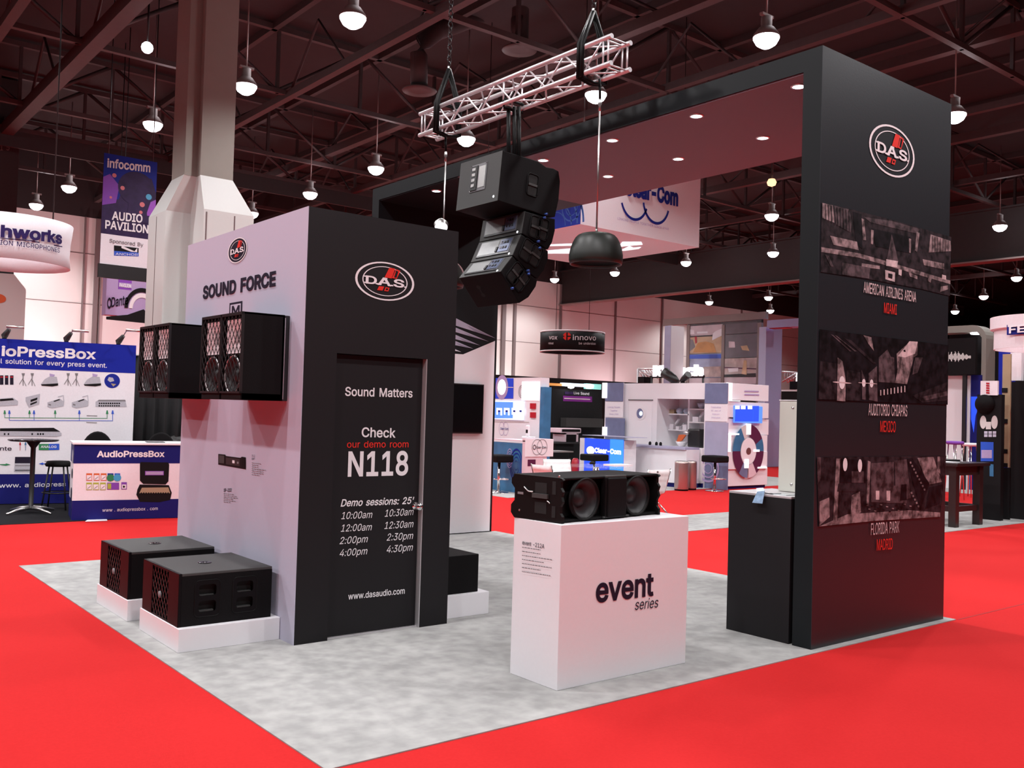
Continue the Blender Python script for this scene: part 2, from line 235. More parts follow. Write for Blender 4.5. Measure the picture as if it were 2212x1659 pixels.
# ---------------------------------------------------------------- printed graphics
# letter shapes: "char advance contours", outlines in 1/800 em
_GLY = {}
for _l in """A 384 13,0 161,407 221,407 370,0 316,0 230,242 224,258 218,277 211,298 206,316 200,336 193,358 186,383 196,383 189,358 182,335 176,315 170,297 164,276 158,257 152,242 68,0/88,114 88,159 296,159 296,114
B 365 48,0 48,407 193,407 219,405 243,401 263,392 280,382 294,369 305,354 312,337 317,318 318,299 317,283 314,268 309,256 299,241 285,229 269,220 252,213 252,210 265,208 278,203 290,196 302,187 313,176 322,163 329,147 333,129 334,109 333,89 328,71 320,53 309,38 294,25 276,14 253,6 227,2 197,0/100,46 196,46 225,48 247,54 264,64 275,77 282,92 284,109 282,129 274,147 266,158 256,167 244,174 231,180 216,183 199,185 100,185/100,228 190,228 205,229 218,232 231,237 246,247 259,261 266,278 269,298 267,315 260,330 250,343 235,353 216,359 192,361 100,361
C 408 214,-5 188,-4 164,1 141,9 120,20 101,34 84,51 69,70 56,92 45,117 38,143 34,172 32,203 34,234 38,263 45,290 56,315 69,337 84,356 101,373 120,387 141,398 164,406 188,411 214,412 234,411 253,408 272,403 290,396 306,388 322,377 335,364 348,350 358,335 367,317 374,299 378,279 327,279 321,298 312,316 300,330 286,343 270,352 252,359 233,363 214,365 190,363 167,356 147,346 128,331 113,313 100,291 92,272 87,251 84,228 83,203 84,178 87,156 93,135 100,116 113,94 129,75 147,61 168,51 190,44 214,42 233,44 252,48 270,55 286,64 300,77 312,91 321,109 327,128 378,128 374,108 367,90 358,73 348,57 336,43 322,30 307,20 290,11 272,4 254,-1 234,-4
D 402 175,0 77,0 77,46 172,46 196,47 217,50 237,56 254,65 274,79 291,97 303,119 310,138 315,158 318,180 319,204 318,228 315,250 310,270 303,288 291,310 275,328 256,343 239,351 220,357 199,360 177,361 75,361 75,407 180,407 209,405 235,401 260,393 282,383 302,369 319,353 334,334 347,313 357,289 364,263 368,235 369,204 368,174 364,145 357,119 347,95 334,73 319,54 301,38 281,25 258,14 232,6 205,2/100,407 100,0 48,0 48,407
E 335 48,0 48,407 298,407 298,361 100,361 100,229 284,229 284,183 100,183 100,46 300,46 300,0
F 328 48,0 48,407 295,407 295,361 100,361 100,223 277,223 277,177 100,177 100,0
G 416 215,-5 189,-4 164,1 141,9 119,20 100,34 83,51 68,70 55,92 45,117 38,144 34,172 32,203 34,234 38,263 45,290 55,315 68,337 83,356 100,373 119,387 140,398 163,406 187,411 212,412 233,411 253,408 272,403 290,396 307,386 323,375 336,363 349,349 359,333 368,316 375,298 379,279 326,279 319,298 310,315 298,329 285,342 269,352 252,359 240,362 226,364 212,365 189,363 167,356 147,346 128,332 113,313 100,291 92,272 87,251 84,228 83,203 84,178 87,156 93,135 100,116 113,94 129,76 147,61 168,51 191,44 215,42 237,44 257,49 276,57 292,68 306,82 317,99 325,118 330,139 332,162 347,159 226,159 226,205 382,205 382,160 381,136 377,113 370,92 361,73 349,55 335,40 319,26 301,15 282,6 261,0 239,-4
H 414 48,0 48,407 100,407 100,231 314,231 314,407 365,407 365,0 314,0 314,185 100,185 100,0
I 240 25,0 25,46 95,46 95,361 25,361 25,407 216,407 216,361 146,361 146,46 216,46 216,0
K 373 84,116 84,173 93,185 102,197 111,209 121,220 130,232 140,243 149,254 159,265 169,275 291,407 359,407 185,221 182,221/48,0 48,407 100,407 100,267 99,180 100,155 100,0/298,0 150,207 182,247 359,0
L 314 48,0 48,407 100,407 100,46 289,46 289,0
M 503 48,0 48,407 121,407 222,150 230,127 239,98 249,67 257,39 246,39 254,66 264,97 274,127 282,150 381,407 454,407 454,0 403,0 403,233 404,262 404,295 405,330 406,366 410,366 406,353 402,340 398,327 386,290 374,257 365,233 273,0 229,0 136,233 127,257 116,289 103,326 90,366 95,366 96,333 97,297 97,263 98,233 98,0
N 419 48,0 48,407 109,407 274,146 282,135 290,121 296,110 303,98 310,85 317,72 324,58 331,44 324,43 322,58 321,72 321,87 320,107 319,126 319,156 319,407 371,407 371,0 309,0 162,232 142,265 135,277 127,290 118,305 86,362 95,363 98,307 99,262 100,233 100,0
O 427 214,-5 188,-4 164,1 141,9 120,20 101,34 84,51 69,70 56,92 46,117 38,143 34,172 32,203 34,234 38,263 46,290 56,315 69,337 84,356 101,373 120,387 141,398 164,406 188,411 214,412 239,411 263,406 286,398 307,387 326,373 343,356 358,337 371,315 381,290 389,263 393,234 394,203 393,172 389,143 381,117 371,92 358,70 343,51 326,34 307,20 286,9 263,1 239,-4/214,42 237,44 259,51 280,61 298,75 314,93 327,115 334,134 340,155 343,178 344,203 343,228 340,252 334,273 327,292 314,314 298,332 280,346 259,356 237,363 214,365 190,363 168,356 147,346 129,332 113,314 100,291 93,272 87,251 84,228 83,203 84,178 87,155 93,134 100,115 113,93 129,75 147,61 168,51 190,44
P 356 48,0 48,407 188,407 218,405 244,399 266,390 285,377 300,362 312,344 320,324 325,302 327,278 325,255 320,233 312,212 300,194 285,179 266,166 244,156 218,150 188,149 87,149 87,194 186,194 206,195 223,199 238,205 250,213 259,223 266,235 272,248 275,263 276,278 275,294 272,308 266,321 259,333 250,343 237,351 223,357 206,360 186,362 100,362 100,0
R 359 48,0 48,407 189,407 218,405 244,400 266,391 285,379 300,364 312,346 321,327 326,305 327,282 326,258 321,237 312,217 300,200 285,185 266,174 244,165 218,160 189,158 77,158 77,204 187,204 207,205 224,208 238,213 255,225 267,240 272,253 275,266 276,282 275,297 272,311 267,324 260,335 250,344 238,352 223,357 206,361 186,362 100,362 100,0/282,0 184,183 242,183 342,0
S 357 179,-7 151,-5 125,-1 102,7 82,18 65,32 51,48 41,67 34,87 31,109 84,109 86,94 91,81 99,70 108,61 120,53 133,47 148,43 163,40 179,39 197,40 213,43 229,48 242,55 254,63 264,73 271,85 275,98 276,111 274,129 266,143 253,154 237,164 224,169 210,174 196,178 147,191 123,199 102,208 84,219 69,231 54,250 45,272 42,298 44,320 50,340 60,358 74,374 90,387 110,398 132,406 156,411 182,412 208,411 231,406 253,398 272,387 288,374 302,359 312,342 318,323 321,302 270,302 265,321 256,337 242,350 224,359 203,365 180,367 163,366 148,363 134,358 116,348 103,335 95,319 92,300 95,282 105,267 119,255 135,247 153,240 170,235 211,223 230,218 249,211 262,205 275,198 287,190 298,181 307,170 316,158 322,144 325,129 327,111 325,89 319,69 309,51 296,34 279,20 259,8 241,2 222,-3 201,-6
T 359 25,361 25,407 333,407 333,361 205,361 205,0 154,0 154,361
U 414 207,-7 184,-5 162,-2 142,4 123,12 101,26 83,44 68,64 57,87 50,112 48,138 48,407 99,407 99,143 101,124 105,106 113,90 122,76 135,64 150,54 167,47 186,43 207,41 228,43 248,47 265,54 279,64 291,76 301,90 308,106 313,124 314,143 314,407 366,407 366,138 364,112 357,87 346,64 331,44 313,26 291,12 272,4 252,-2 230,-5
V 384 163,0 13,407 67,407 154,165 159,150 165,131 172,110 178,92 184,71 191,49 198,25 188,25 195,49 202,72 208,92 214,110 220,132 226,150 232,165 316,407 370,407 222,0
X 379 14,0 174,228 174,189 23,407 83,407 142,320 154,303 163,289 171,276 179,263 186,249 195,234 186,234 202,263 209,276 217,289 239,320 299,407 357,407 207,191 207,229 365,0 305,0 234,104 215,132 207,144 200,156 192,170 184,185 196,185 188,170 180,157 173,145 165,133 145,104 73,0
a 311 128,-7 109,-6 92,-2 76,4 61,12 48,23 38,36 30,51 26,67 24,86 25,103 29,117 35,129 47,143 62,154 74,160 87,165 100,169 114,171 128,174 143,176 187,181 202,184 212,188 218,194 220,204 220,205 219,223 213,237 204,249 192,258 176,263 157,265 136,263 119,258 105,250 94,241 86,230 80,219 33,233 41,250 51,265 63,277 76,287 91,294 106,300 123,304 139,307 155,308 172,307 191,303 204,300 217,295 229,288 240,280 249,269 258,256 264,241 268,222 269,201 269,0 221,0 221,42 218,42 211,31 202,20 189,9 172,1 159,-3 144,-6/136,36 154,38 169,41 182,47 199,59 211,75 218,92 220,110 220,152 216,149 208,146 197,143 185,141 160,137 140,134 123,131 107,127 94,120 83,111 76,99 73,84 75,70 82,58 91,49 104,42 119,38
b 340 184,-7 166,-5 151,-2 138,3 122,13 110,25 101,37 95,47 90,47 90,0 42,0 42,407 91,407 91,255 95,255 101,265 110,277 122,288 137,298 150,303 165,306 183,308 208,305 230,299 250,288 268,274 283,256 296,234 303,216 308,196 311,174 312,151 311,128 308,106 303,86 296,68 284,46 269,28 251,13 230,2 208,-4/176,37 194,39 210,44 224,52 235,64 245,77 253,93 258,111 261,131 262,152 261,172 258,191 253,209 245,225 236,238 224,249 210,257 194,262 176,264 158,262 143,258 129,250 117,239 108,226 100,210 95,193 91,173 90,152 91,130 95,110 100,92 108,76 118,63 129,52 143,44 159,39
c 317 166,-7 139,-4 115,2 93,13 74,28 58,46 45,68 37,86 32,106 28,127 27,150 28,173 32,194 37,214 45,233 58,255 74,273 93,288 115,299 139,305 166,308 180,307 194,305 208,302 227,295 244,285 259,272 272,258 279,246 285,234 289,222 242,209 238,221 232,231 225,241 216,249 205,255 194,260 180,263 166,264 147,262 130,257 116,248 104,237 94,223 87,207 81,189 78,170 77,150 78,130 81,112 87,94 94,78 104,64 116,53 130,44 147,39 166,37 181,38 194,41 206,46 217,53 226,61 233,71 239,82 243,94 290,82 286,69 280,56 273,45 260,30 245,17 234,10 222,4 209,-1 195,-4 181,-6
d 340 156,-7 132,-4 110,2 89,13 71,28 56,46 44,68 37,86 31,106 28,128 27,151 28,174 31,196 37,216 44,234 56,256 71,274 89,288 110,299 132,305 157,308 174,306 190,303 202,298 218,288 230,277 239,265 245,255 249,255 249,407 297,407 297,0 250,0 250,47 245,47 239,37 230,25 218,13 202,3 189,-2 174,-5/164,37 181,39 197,44 210,52 222,63 232,76 240,92 245,110 248,130 249,152 248,173 245,193 240,210 232,226 222,239 211,250 197,258 181,262 164,264 146,262 130,257 116,249 104,238 94,225 87,209 81,191 78,172 77,152 78,131 81,111 87,93 94,77 104,64 116,52 130,44 146,39
e 323 170,-7 141,-4 116,2 94,13 74,28 58,46 45,68 37,86 32,106 28,127 27,149 28,172 32,193 37,213 44,232 57,254 73,272 92,287 114,299 138,305 164,308 181,307 197,304 213,299 228,293 242,284 255,273 267,259 277,244 286,225 292,205 296,181 297,155 297,135 60,135 60,177 270,177 248,162 247,181 243,199 238,215 231,229 221,241 210,251 197,258 181,263 164,264 147,263 131,258 117,251 105,241 95,229 87,216 81,201 78,185 77,169 77,142 78,121 82,102 88,85 97,71 108,59 121,49 136,42 152,38 170,37 187,38 203,42 217,49 228,58 238,70 244,84 292,73 286,58 278,44 268,31 256,20 242,11 226,4 209,-2 190,-5
f 203 182,303 182,262 5,262 5,303/64,0 64,345 66,362 70,376 76,389 85,399 96,408 108,415 122,420 135,423 150,424 165,423 178,421 188,419 194,417 182,375 172,378 165,379 156,379 137,376 123,368 116,354 113,335 113,0
g 340 166,-120 144,-119 125,-117 107,-112 91,-105 78,-97 66,-88 56,-78 47,-67 40,-55 81,-33 88,-42 97,-53 109,-63 123,-71 135,-75 149,-77 166,-78 189,-76 209,-70 226,-60 239,-46 247,-28 249,-5 249,55 245,55 238,44 229,33 217,22 202,13 189,8 174,5 156,4 132,6 110,12 90,21 72,35 57,52 44,72 37,90 32,109 28,130 27,153 28,176 31,197 37,217 44,235 56,256 72,274 90,288 110,299 133,305 157,308 175,307 190,303 203,298 219,288 231,277 239,265 246,255 250,255 250,303 298,303 298,-7 296,-32 290,-53 280,-72 267,-87 251,-99 232,-109 212,-115 189,-119/164,47 181,49 197,53 211,60 223,70 232,82 240,97 245,114 249,133 250,154 249,175 246,194 240,211 232,226 223,239 211,250 197,258 182,262 164,264 146,262 130,257 116,249 104,238 94,225 87,210 81,193 78,174 77,154 78,134 81,115 87,98 95,83 104,71 116,61 130,53 146,49
h 328 91,181 91,0 42,0 42,407 91,407 91,230 82,230 93,255 106,275 122,290 140,300 160,306 182,308 202,306 220,302 236,295 251,285 263,272 273,257 280,238 284,217 286,192 286,0 237,0 237,188 235,210 229,229 218,243 205,254 188,261 168,263 154,262 141,259 129,254 113,242 101,226 95,213 92,198
i 133 42,0 42,303 91,303 91,0/67,354 54,357 43,364 36,374 33,386 36,399 43,410 54,417 67,419 80,417 91,410 99,399 101,386 99,374 91,364 80,357
k 305 88,109 88,169 96,169 228,303 288,303 147,160 142,160/42,0 42,407 91,407 91,0/235,0 118,149 153,183 298,0
l 151 111,-2 90,0 73,6 59,16 50,30 44,47 42,67 42,407 91,407 91,79 92,61 96,50 104,44 117,42 128,42 136,43 144,2 129,-1 120,-2
m 488 42,0 42,303 90,303 90,236 86,236 91,252 98,265 106,277 121,291 138,301 156,307 175,309 196,307 214,300 230,289 242,274 251,256 257,236 250,236 255,250 261,263 270,274 280,285 292,293 305,300 319,305 334,308 349,309 366,308 383,304 398,297 411,288 423,277 433,263 440,246 444,226 445,204 445,0 397,0 397,203 395,223 388,239 378,250 365,258 351,263 335,264 316,262 299,256 286,246 276,232 270,216 268,198 268,0 219,0 219,208 217,224 212,237 202,249 190,257 176,263 160,264 142,262 126,256 112,246 101,231 95,220 92,206 91,190 91,0
n 328 91,181 91,0 42,0 42,303 89,303 90,230 82,230 93,255 106,275 122,290 140,300 160,306 182,308 202,306 220,302 236,295 250,285 263,272 272,257 280,238 284,217 286,192 286,0 237,0 237,188 235,210 229,229 218,243 205,254 188,261 168,263 154,262 141,259 129,254 113,242 101,226 95,213 92,198
o 332 166,-7 139,-4 115,2 93,13 74,28 58,46 45,68 37,86 32,106 28,127 27,150 28,173 32,194 37,214 45,233 58,255 74,273 93,288 115,299 139,305 166,308 192,305 217,299 239,288 258,273 274,255 287,233 295,214 300,194 304,173 305,150 304,127 300,106 295,86 287,68 274,46 258,28 239,13 217,2 192,-4/166,37 185,39 202,44 216,53 228,64 238,78 246,94 251,112 254,130 255,150 254,170 251,189 246,206 238,223 228,237 216,248 202,257 185,262 166,264 147,262 130,257 116,248 104,237 94,223 87,207 81,189 78,170 77,150 78,130 81,112 87,94 94,78 104,64 116,53 130,44 147,39
p 340 42,-114 42,303 90,303 90,255 95,255 101,265 110,277 122,288 137,298 150,303 165,306 183,308 208,305 230,299 250,288 268,274 283,256 296,234 303,216 308,196 311,174 312,151 311,128 308,106 303,86 296,68 284,46 269,28 251,13 230,2 208,-4 184,-7 166,-5 151,-2 138,3 122,13 110,25 101,37 95,47 91,47 91,-114/176,37 194,39 210,44 224,52 235,64 245,77 253,93 258,111 261,131 262,152 261,172 258,191 253,209 245,225 236,238 224,249 210,257 194,262 176,264 158,262 143,258 129,250 117,239 108,226 100,210 95,193 91,173 90,152 91,130 95,110 100,92 108,76 118,63 129,52 143,44 159,39
r 207 42,0 42,303 89,303 89,257 92,257 99,271 109,283 122,294 137,302 153,306 170,308 183,308 195,307 195,258 184,259 175,260 166,261 145,258 127,252 112,241 101,227 93,210 91,190 91,0
s 292 146,-7 125,-6 107,-2 90,3 74,10 61,19 49,30 40,43 33,58 28,75 75,85 80,70 89,58 99,48 112,42 128,38 145,36 165,38 182,42 196,50 210,65 214,82 212,97 203,109 189,118 170,124 119,136 94,144 74,154 58,166 46,181 40,199 37,219 39,236 44,251 52,265 63,278 76,288 92,296 110,303 129,306 150,308 169,306 187,303 203,298 217,291 229,282 239,271 247,259 254,246 259,232 214,222 207,238 194,253 183,260 168,265 150,266 133,265 118,260 105,253 91,239 87,222 90,207 99,195 109,188 122,183 137,178 184,167 209,160 229,150 245,137 256,122 263,105 265,85 263,68 258,52 250,38 239,25 225,14 208,5 189,-1 168,-5
t 182 163,303 163,262 5,262 5,303/52,377 101,377 101,78 103,61 109,49 120,42 136,40 148,41 161,43 170,1 163,-1 153,-2 144,-3 135,-3 110,-1 90,6 74,17 62,32 54,52 52,74
u 328 146,-4 126,-3 108,2 92,9 77,19 65,31 55,47 48,66 44,87 42,111 42,303 91,303 91,115 93,93 99,75 110,60 123,49 140,42 160,40 174,41 187,44 199,50 215,61 227,77 232,91 236,105 237,122 237,303 286,303 286,0 238,0 238,73 246,73 235,48 222,28 206,14 187,4 168,-2
v 311 130,0 14,303 67,303 132,124 139,106 144,88 150,70 154,52 159,34 164,17 147,17 152,34 157,52 162,70 167,88 173,106 179,124 244,303 297,303 181,0
w 454 110,0 18,303 70,303 107,171 112,152 117,131 123,109 129,86 134,60 140,33 132,33 137,59 143,84 148,108 154,130 159,151 165,171 202,303 253,303 289,171 294,151 300,131 305,109 311,85 316,60 322,33 313,33 319,60 325,85 330,108 336,130 342,151 347,171 384,303 436,303 344,0 295,0 255,137 244,180 240,194 236,209 232,224 221,270 232,270 221,224 210,180 206,165 202,151 198,137 159,0
x 303 17,0 137,175 137,137 23,303 80,303 118,244 127,230 136,216 143,203 151,190 158,177 166,165 140,165 148,177 155,190 162,203 169,216 177,230 187,244 225,303 281,303 167,135 167,171 286,0 229,0 185,68 176,82 167,96 160,109 153,121 146,133 138,145 164,145 156,133 149,121 143,109 136,96 128,82 119,68 73,0
y 311 38,-111 49,-69 57,-70 71,-72 83,-71 94,-67 104,-59 113,-46 120,-28 130,-1 14,303 67,303 132,124 139,106 144,87 149,69 154,52 159,34 164,17 147,17 152,34 157,52 162,70 167,88 173,106 179,124 244,303 297,303 163,-46 157,-61 149,-74 141,-86 127,-99 111,-109 93,-114 73,-116 62,-116 52,-114 44,-113
z 304 33,0 33,37 203,256 203,258 38,258 38,303 266,303 266,265 101,48 101,45 271,45 271,0
0 362 181,-5 160,-4 139,1 121,8 104,19 89,33 76,49 64,69 55,91 48,115 42,142 39,171 38,203 39,235 43,264 48,291 55,316 65,338 76,357 89,374 104,388 121,398 140,406 160,411 181,412 203,411 223,406 242,398 258,388 273,374 287,357 298,338 307,316 315,291 320,264 323,235 324,203 323,171 320,142 315,115 307,91 298,69 287,49 274,33 259,19 242,8 223,1 203,-4/181,40 200,42 217,48 232,59 245,74 256,93 264,115 269,134 272,155 274,178 275,203 274,228 272,251 269,273 264,292 256,314 245,333 232,348 217,359 200,365 181,368 162,365 145,359 130,348 118,333 107,314 98,292 94,273 90,251 88,228 87,203 88,178 90,155 94,134 98,115 107,93 118,74 130,59 145,48 162,42
1 362 61,0 61,44 313,44 313,0/221,407 221,0 170,0 170,359 167,359 69,286 69,341 159,407
2 362 51,0 51,38 187,183 202,199 215,213 226,226 235,238 243,250 249,261 254,279 256,297 254,318 246,335 234,349 219,359 206,364 193,367 179,368 164,367 150,363 138,358 122,346 111,331 106,318 103,305 102,290 52,290 54,313 60,334 69,354 81,371 97,385 114,397 135,406 156,411 180,412 203,411 225,406 245,397 262,386 277,372 289,356 298,338 303,319 305,298 304,283 301,268 297,254 290,239 281,224 269,207 258,193 245,178 230,162 214,144 122,48 122,45 311,45 311,0
3 362 174,-5 150,-4 127,0 106,8 87,18 70,31 56,46 45,64 38,83 35,105 87,105 92,86 101,70 115,57 132,47 145,43 160,41 175,40 191,41 206,44 220,49 232,55 243,64 252,74 258,86 262,100 263,116 262,130 259,144 253,157 244,169 233,179 220,187 203,193 184,197 161,198 125,198 125,239 230,359 230,362 56,362 56,407 298,407 298,368 169,223 169,231 198,232 224,229 247,221 267,209 283,195 297,178 307,159 312,138 314,116 312,93 306,72 296,53 283,36 266,22 247,10 225,1 201,-4
4 362 32,84 32,127 197,407 249,407 87,133 87,130 330,130 330,84/225,0 225,97 225,117 225,254 274,254 274,0
5 362 177,-5 154,-4 132,1 112,9 94,20 79,33 66,48 57,65 50,84 48,104 98,104 102,87 110,71 123,58 139,48 157,42 177,40 193,41 207,45 221,51 233,60 243,71 251,83 257,98 261,113 262,130 261,147 257,162 251,177 242,190 232,201 220,210 206,216 191,220 174,222 161,221 147,218 134,215 116,207 102,197 54,202 77,407 293,407 293,362 120,362 107,241 109,241 124,252 142,260 155,264 169,266 184,267 202,266 219,262 235,257 250,249 264,240 276,228 287,215 296,201 303,185 308,168 312,150 313,131 311,105 305,82 295,60 282,41 266,25 247,12 226,2 202,-4
6 362 181,-5 157,-4 134,2 114,12 96,25 80,41 68,60 58,81 53,104 51,129 52,149 57,170 64,191 72,208 82,228 95,249 110,272 202,407 258,407 121,209 116,209 123,220 132,230 143,239 157,246 171,250 188,251 212,250 233,244 253,236 270,224 284,209 296,192 304,172 309,150 311,126 309,101 304,79 294,58 282,40 266,24 248,11 228,2 205,-4/181,39 196,40 210,44 223,50 234,59 244,69 251,81 257,95 261,110 262,126 261,142 257,157 251,171 244,183 234,193 223,201 210,207 196,211 181,212 166,211 152,207 139,201 128,193 118,183 110,171 105,158 101,143 100,127 101,110 105,95 110,81 118,69 128,59 139,50 152,44 166,40
7 362 78,0 259,359 259,362 50,362 50,407 312,407 312,359 132,0
8 362 181,-5 155,-4 130,1 108,9 89,20 73,34 59,49 49,67 43,87 42,108 43,125 46,141 52,156 60,170 70,182 81,193 94,201 107,208 122,212 122,214 103,220 87,231 74,246 64,264 58,283 56,304 58,324 63,343 72,360 84,375 99,388 117,398 136,406 158,411 181,412 204,411 225,406 245,398 262,388 277,375 289,360 298,343 304,324 305,304 303,283 297,264 287,246 274,231 259,221 240,214 240,212 255,208 268,201 281,193 292,182 302,170 310,156 316,141 319,125 321,108 319,87 313,67 303,49 289,34 273,20 253,9 231,1 207,-4/181,39 198,40 214,43 228,48 245,59 258,73 267,91 269,111 268,125 264,139 258,151 249,162 239,171 226,178 212,184 197,187 181,188 165,187 149,184 135,178 123,171 112,162 104,151 97,139 94,125 92,111 95,91 103,73 116,59 134,48 148,43 164,40/181,232 201,234 219,240 234,251 246,264 253,281 255,300 253,320 246,336 235,350 220,360 202,366 181,368 167,367 154,364 142,360 127,350 116,336 109,320 106,300 109,281 116,264 127,251 142,240 160,234
9 362 181,412 205,411 228,405 248,395 266,382 282,366 294,347 304,326 309,303 311,278 310,258 305,237 298,216 290,199 280,179 267,158 252,135 160,0 104,0 241,198 246,198 239,187 230,177 219,168 205,161 191,157 174,156 151,157 129,163 110,171 93,183 78,198 66,215 58,235 53,257 51,281 53,306 58,328 68,349 80,367 96,383 114,395 135,405 157,411/181,368 166,367 152,363 139,357 128,348 118,338 111,326 105,312 101,297 100,281 101,265 105,250 111,236 118,224 128,214 139,206 152,200 166,196 181,195 196,196 210,200 223,206 234,214 244,224 252,236 257,250 261,264 262,280 261,297 257,312 252,326 244,338 234,348 223,357 210,363 196,367
. 150 76,-4 62,-1 50,7 42,19 40,33 42,47 50,59 62,67 76,69 90,67 102,59 110,47 113,33 110,19 102,7 90,-1
: 150 76,-4 62,-1 50,7 42,19 40,33 42,47 50,59 62,67 76,69 90,67 102,59 110,47 113,33 110,19 102,7 90,-1/76,217 62,219 50,227 42,239 40,253 42,267 50,279 62,287 76,290 90,287 102,279 110,267 113,253 110,239 102,227 90,219
' 165 62,254 56,407 108,407 103,254
- 362 270,196 270,150 91,150 91,196""".split('\n'):
    _k, _a, _c = _l[0], *_l[2:].split(' ', 1)
    _GLY[_k] = (int(_a), [[tuple(map(int, p.split(','))) for p in s.split()] for s in _c.split('/')])
_TX = {}
def fatten(pts, r):
    """push a letter outline outwards (ink lies to one side of every contour)"""
    n = len(pts); out = []
    for i in range(n):
        a, b, c = Vector(pts[i - 1]), Vector(pts[i]), Vector(pts[(i + 1) % n]); d, e = (b - a), (c - b)
        if d.length < 1e-6 or e.length < 1e-6: out.append(pts[i]); continue
        d.normalize(); e.normalize(); n1, n2 = Vector((-d.y, d.x)), Vector((-e.y, e.x)); m = n1 + n2
        m = m * (2 / max(m.length_squared, 1.2)) if m.length > 1e-6 else n1
        out.append((b.x + m.x * r * SIDE, b.y + m.y * r * SIDE))
    return out
_i = _GLY['I'][1][0]; SIDE = 1 if sum(_i[k - 1][0] * _i[k][1] - _i[k][0] * _i[k - 1][1] for k in range(len(_i))) < 0 else -1
_GM = {}
def glyph_mesh(ch, bold):
    """triangles of one letter (kept where the outline winds round them)"""
    if (ch, bold) not in _GM:
        cs = [fatten(c, bold * 620) if bold else c for c in _GLY[ch][1]]; vs = []; es = []
        for c in cs: n = len(vs); vs += [Vector(p) for p in c]; es += [(n + i, n + (i + 1) % len(c)) for i in range(len(c))]
        r = delaunay_2d_cdt(vs, es, [], 0, 1e-3); V = [(p.x / 800, p.y / 800) for p in r[0]]; F = []
        for f in r[2]:
            x = sum(r[0][i].x for i in f) / len(f); y = sum(r[0][i].y for i in f) / len(f); w = 0
            for c in cs:
                for i in range(len(c)):
                    (x0, y0), (x1, y1) = c[i - 1], c[i]
                    if (y0 <= y) != (y1 <= y) and x0 + (y - y0) / (y1 - y0) * (x1 - x0) > x: w += 1 if y1 > y0 else -1
            if w: F.append(list(f))
        _GM[(ch, bold)] = (V, F)
    return _GM[(ch, bold)]
def glyphs(text, bold=0., shear=0.):
    k = (text, bold, shear)
    if k not in _TX:
        vs = []; fs = []; x = 0
        for ch in text:
            if ch not in _GLY: x += 225; continue
            V, F = glyph_mesh(ch, bold); n = len(vs)
            vs += [(p[0] + x / 800 + p[1] * shear, p[1]) for p in V]; fs += [[n + i for i in f] for f in F]; x += _GLY[ch][0]
        x0 = min(p[0] for p in vs); x1 = max(p[0] for p in vs)
        _TX[k] = ([((p[0] - x0) / (x1 - x0), p[1]) for p in vs], fs)
    return _TX[k]
def cap_h():
    return max(p[1] for p in glyphs('H')[0])
def holed(outer, holes):
    """flat sheet with holes: 2-D points and triangles"""
    cs = [outer] + holes; vs = []; es = []
    for c in cs: n = len(vs); vs += [Vector(p) for p in c]; es += [(n + i, n + (i + 1) % len(c)) for i in range(len(c))]
    r = delaunay_2d_cdt(vs, es, [], 0, 1e-6); F = []
    for f in r[2]:
        x = sum(r[0][i].x for i in f) / len(f); y = sum(r[0][i].y for i in f) / len(f); w = 0
        for c in cs:
            for i in range(len(c)):
                (x0, y0), (x1, y1) = c[i - 1], c[i]
                if (y0 <= y) != (y1 <= y) and x0 + (y - y0) / (y1 - y0) * (x1 - x0) > x: w += 1
        if w % 2: F.append(list(f))
    return [(p.x, p.y) for p in r[0]], F
def rrect(cx, cy, w, h, r, n=4):
    out = []
    for sx, sy, a in ((1, 1, 0), (-1, 1, 90), (-1, -1, 180), (1, -1, 270)):
        for k in range(n + 1): q = math.radians(a + 90 * k / n); out.append((cx + sx * (w / 2 - r) + r * math.cos(q), cy + sy * (h / 2 - r) + r * math.sin(q)))
    return out
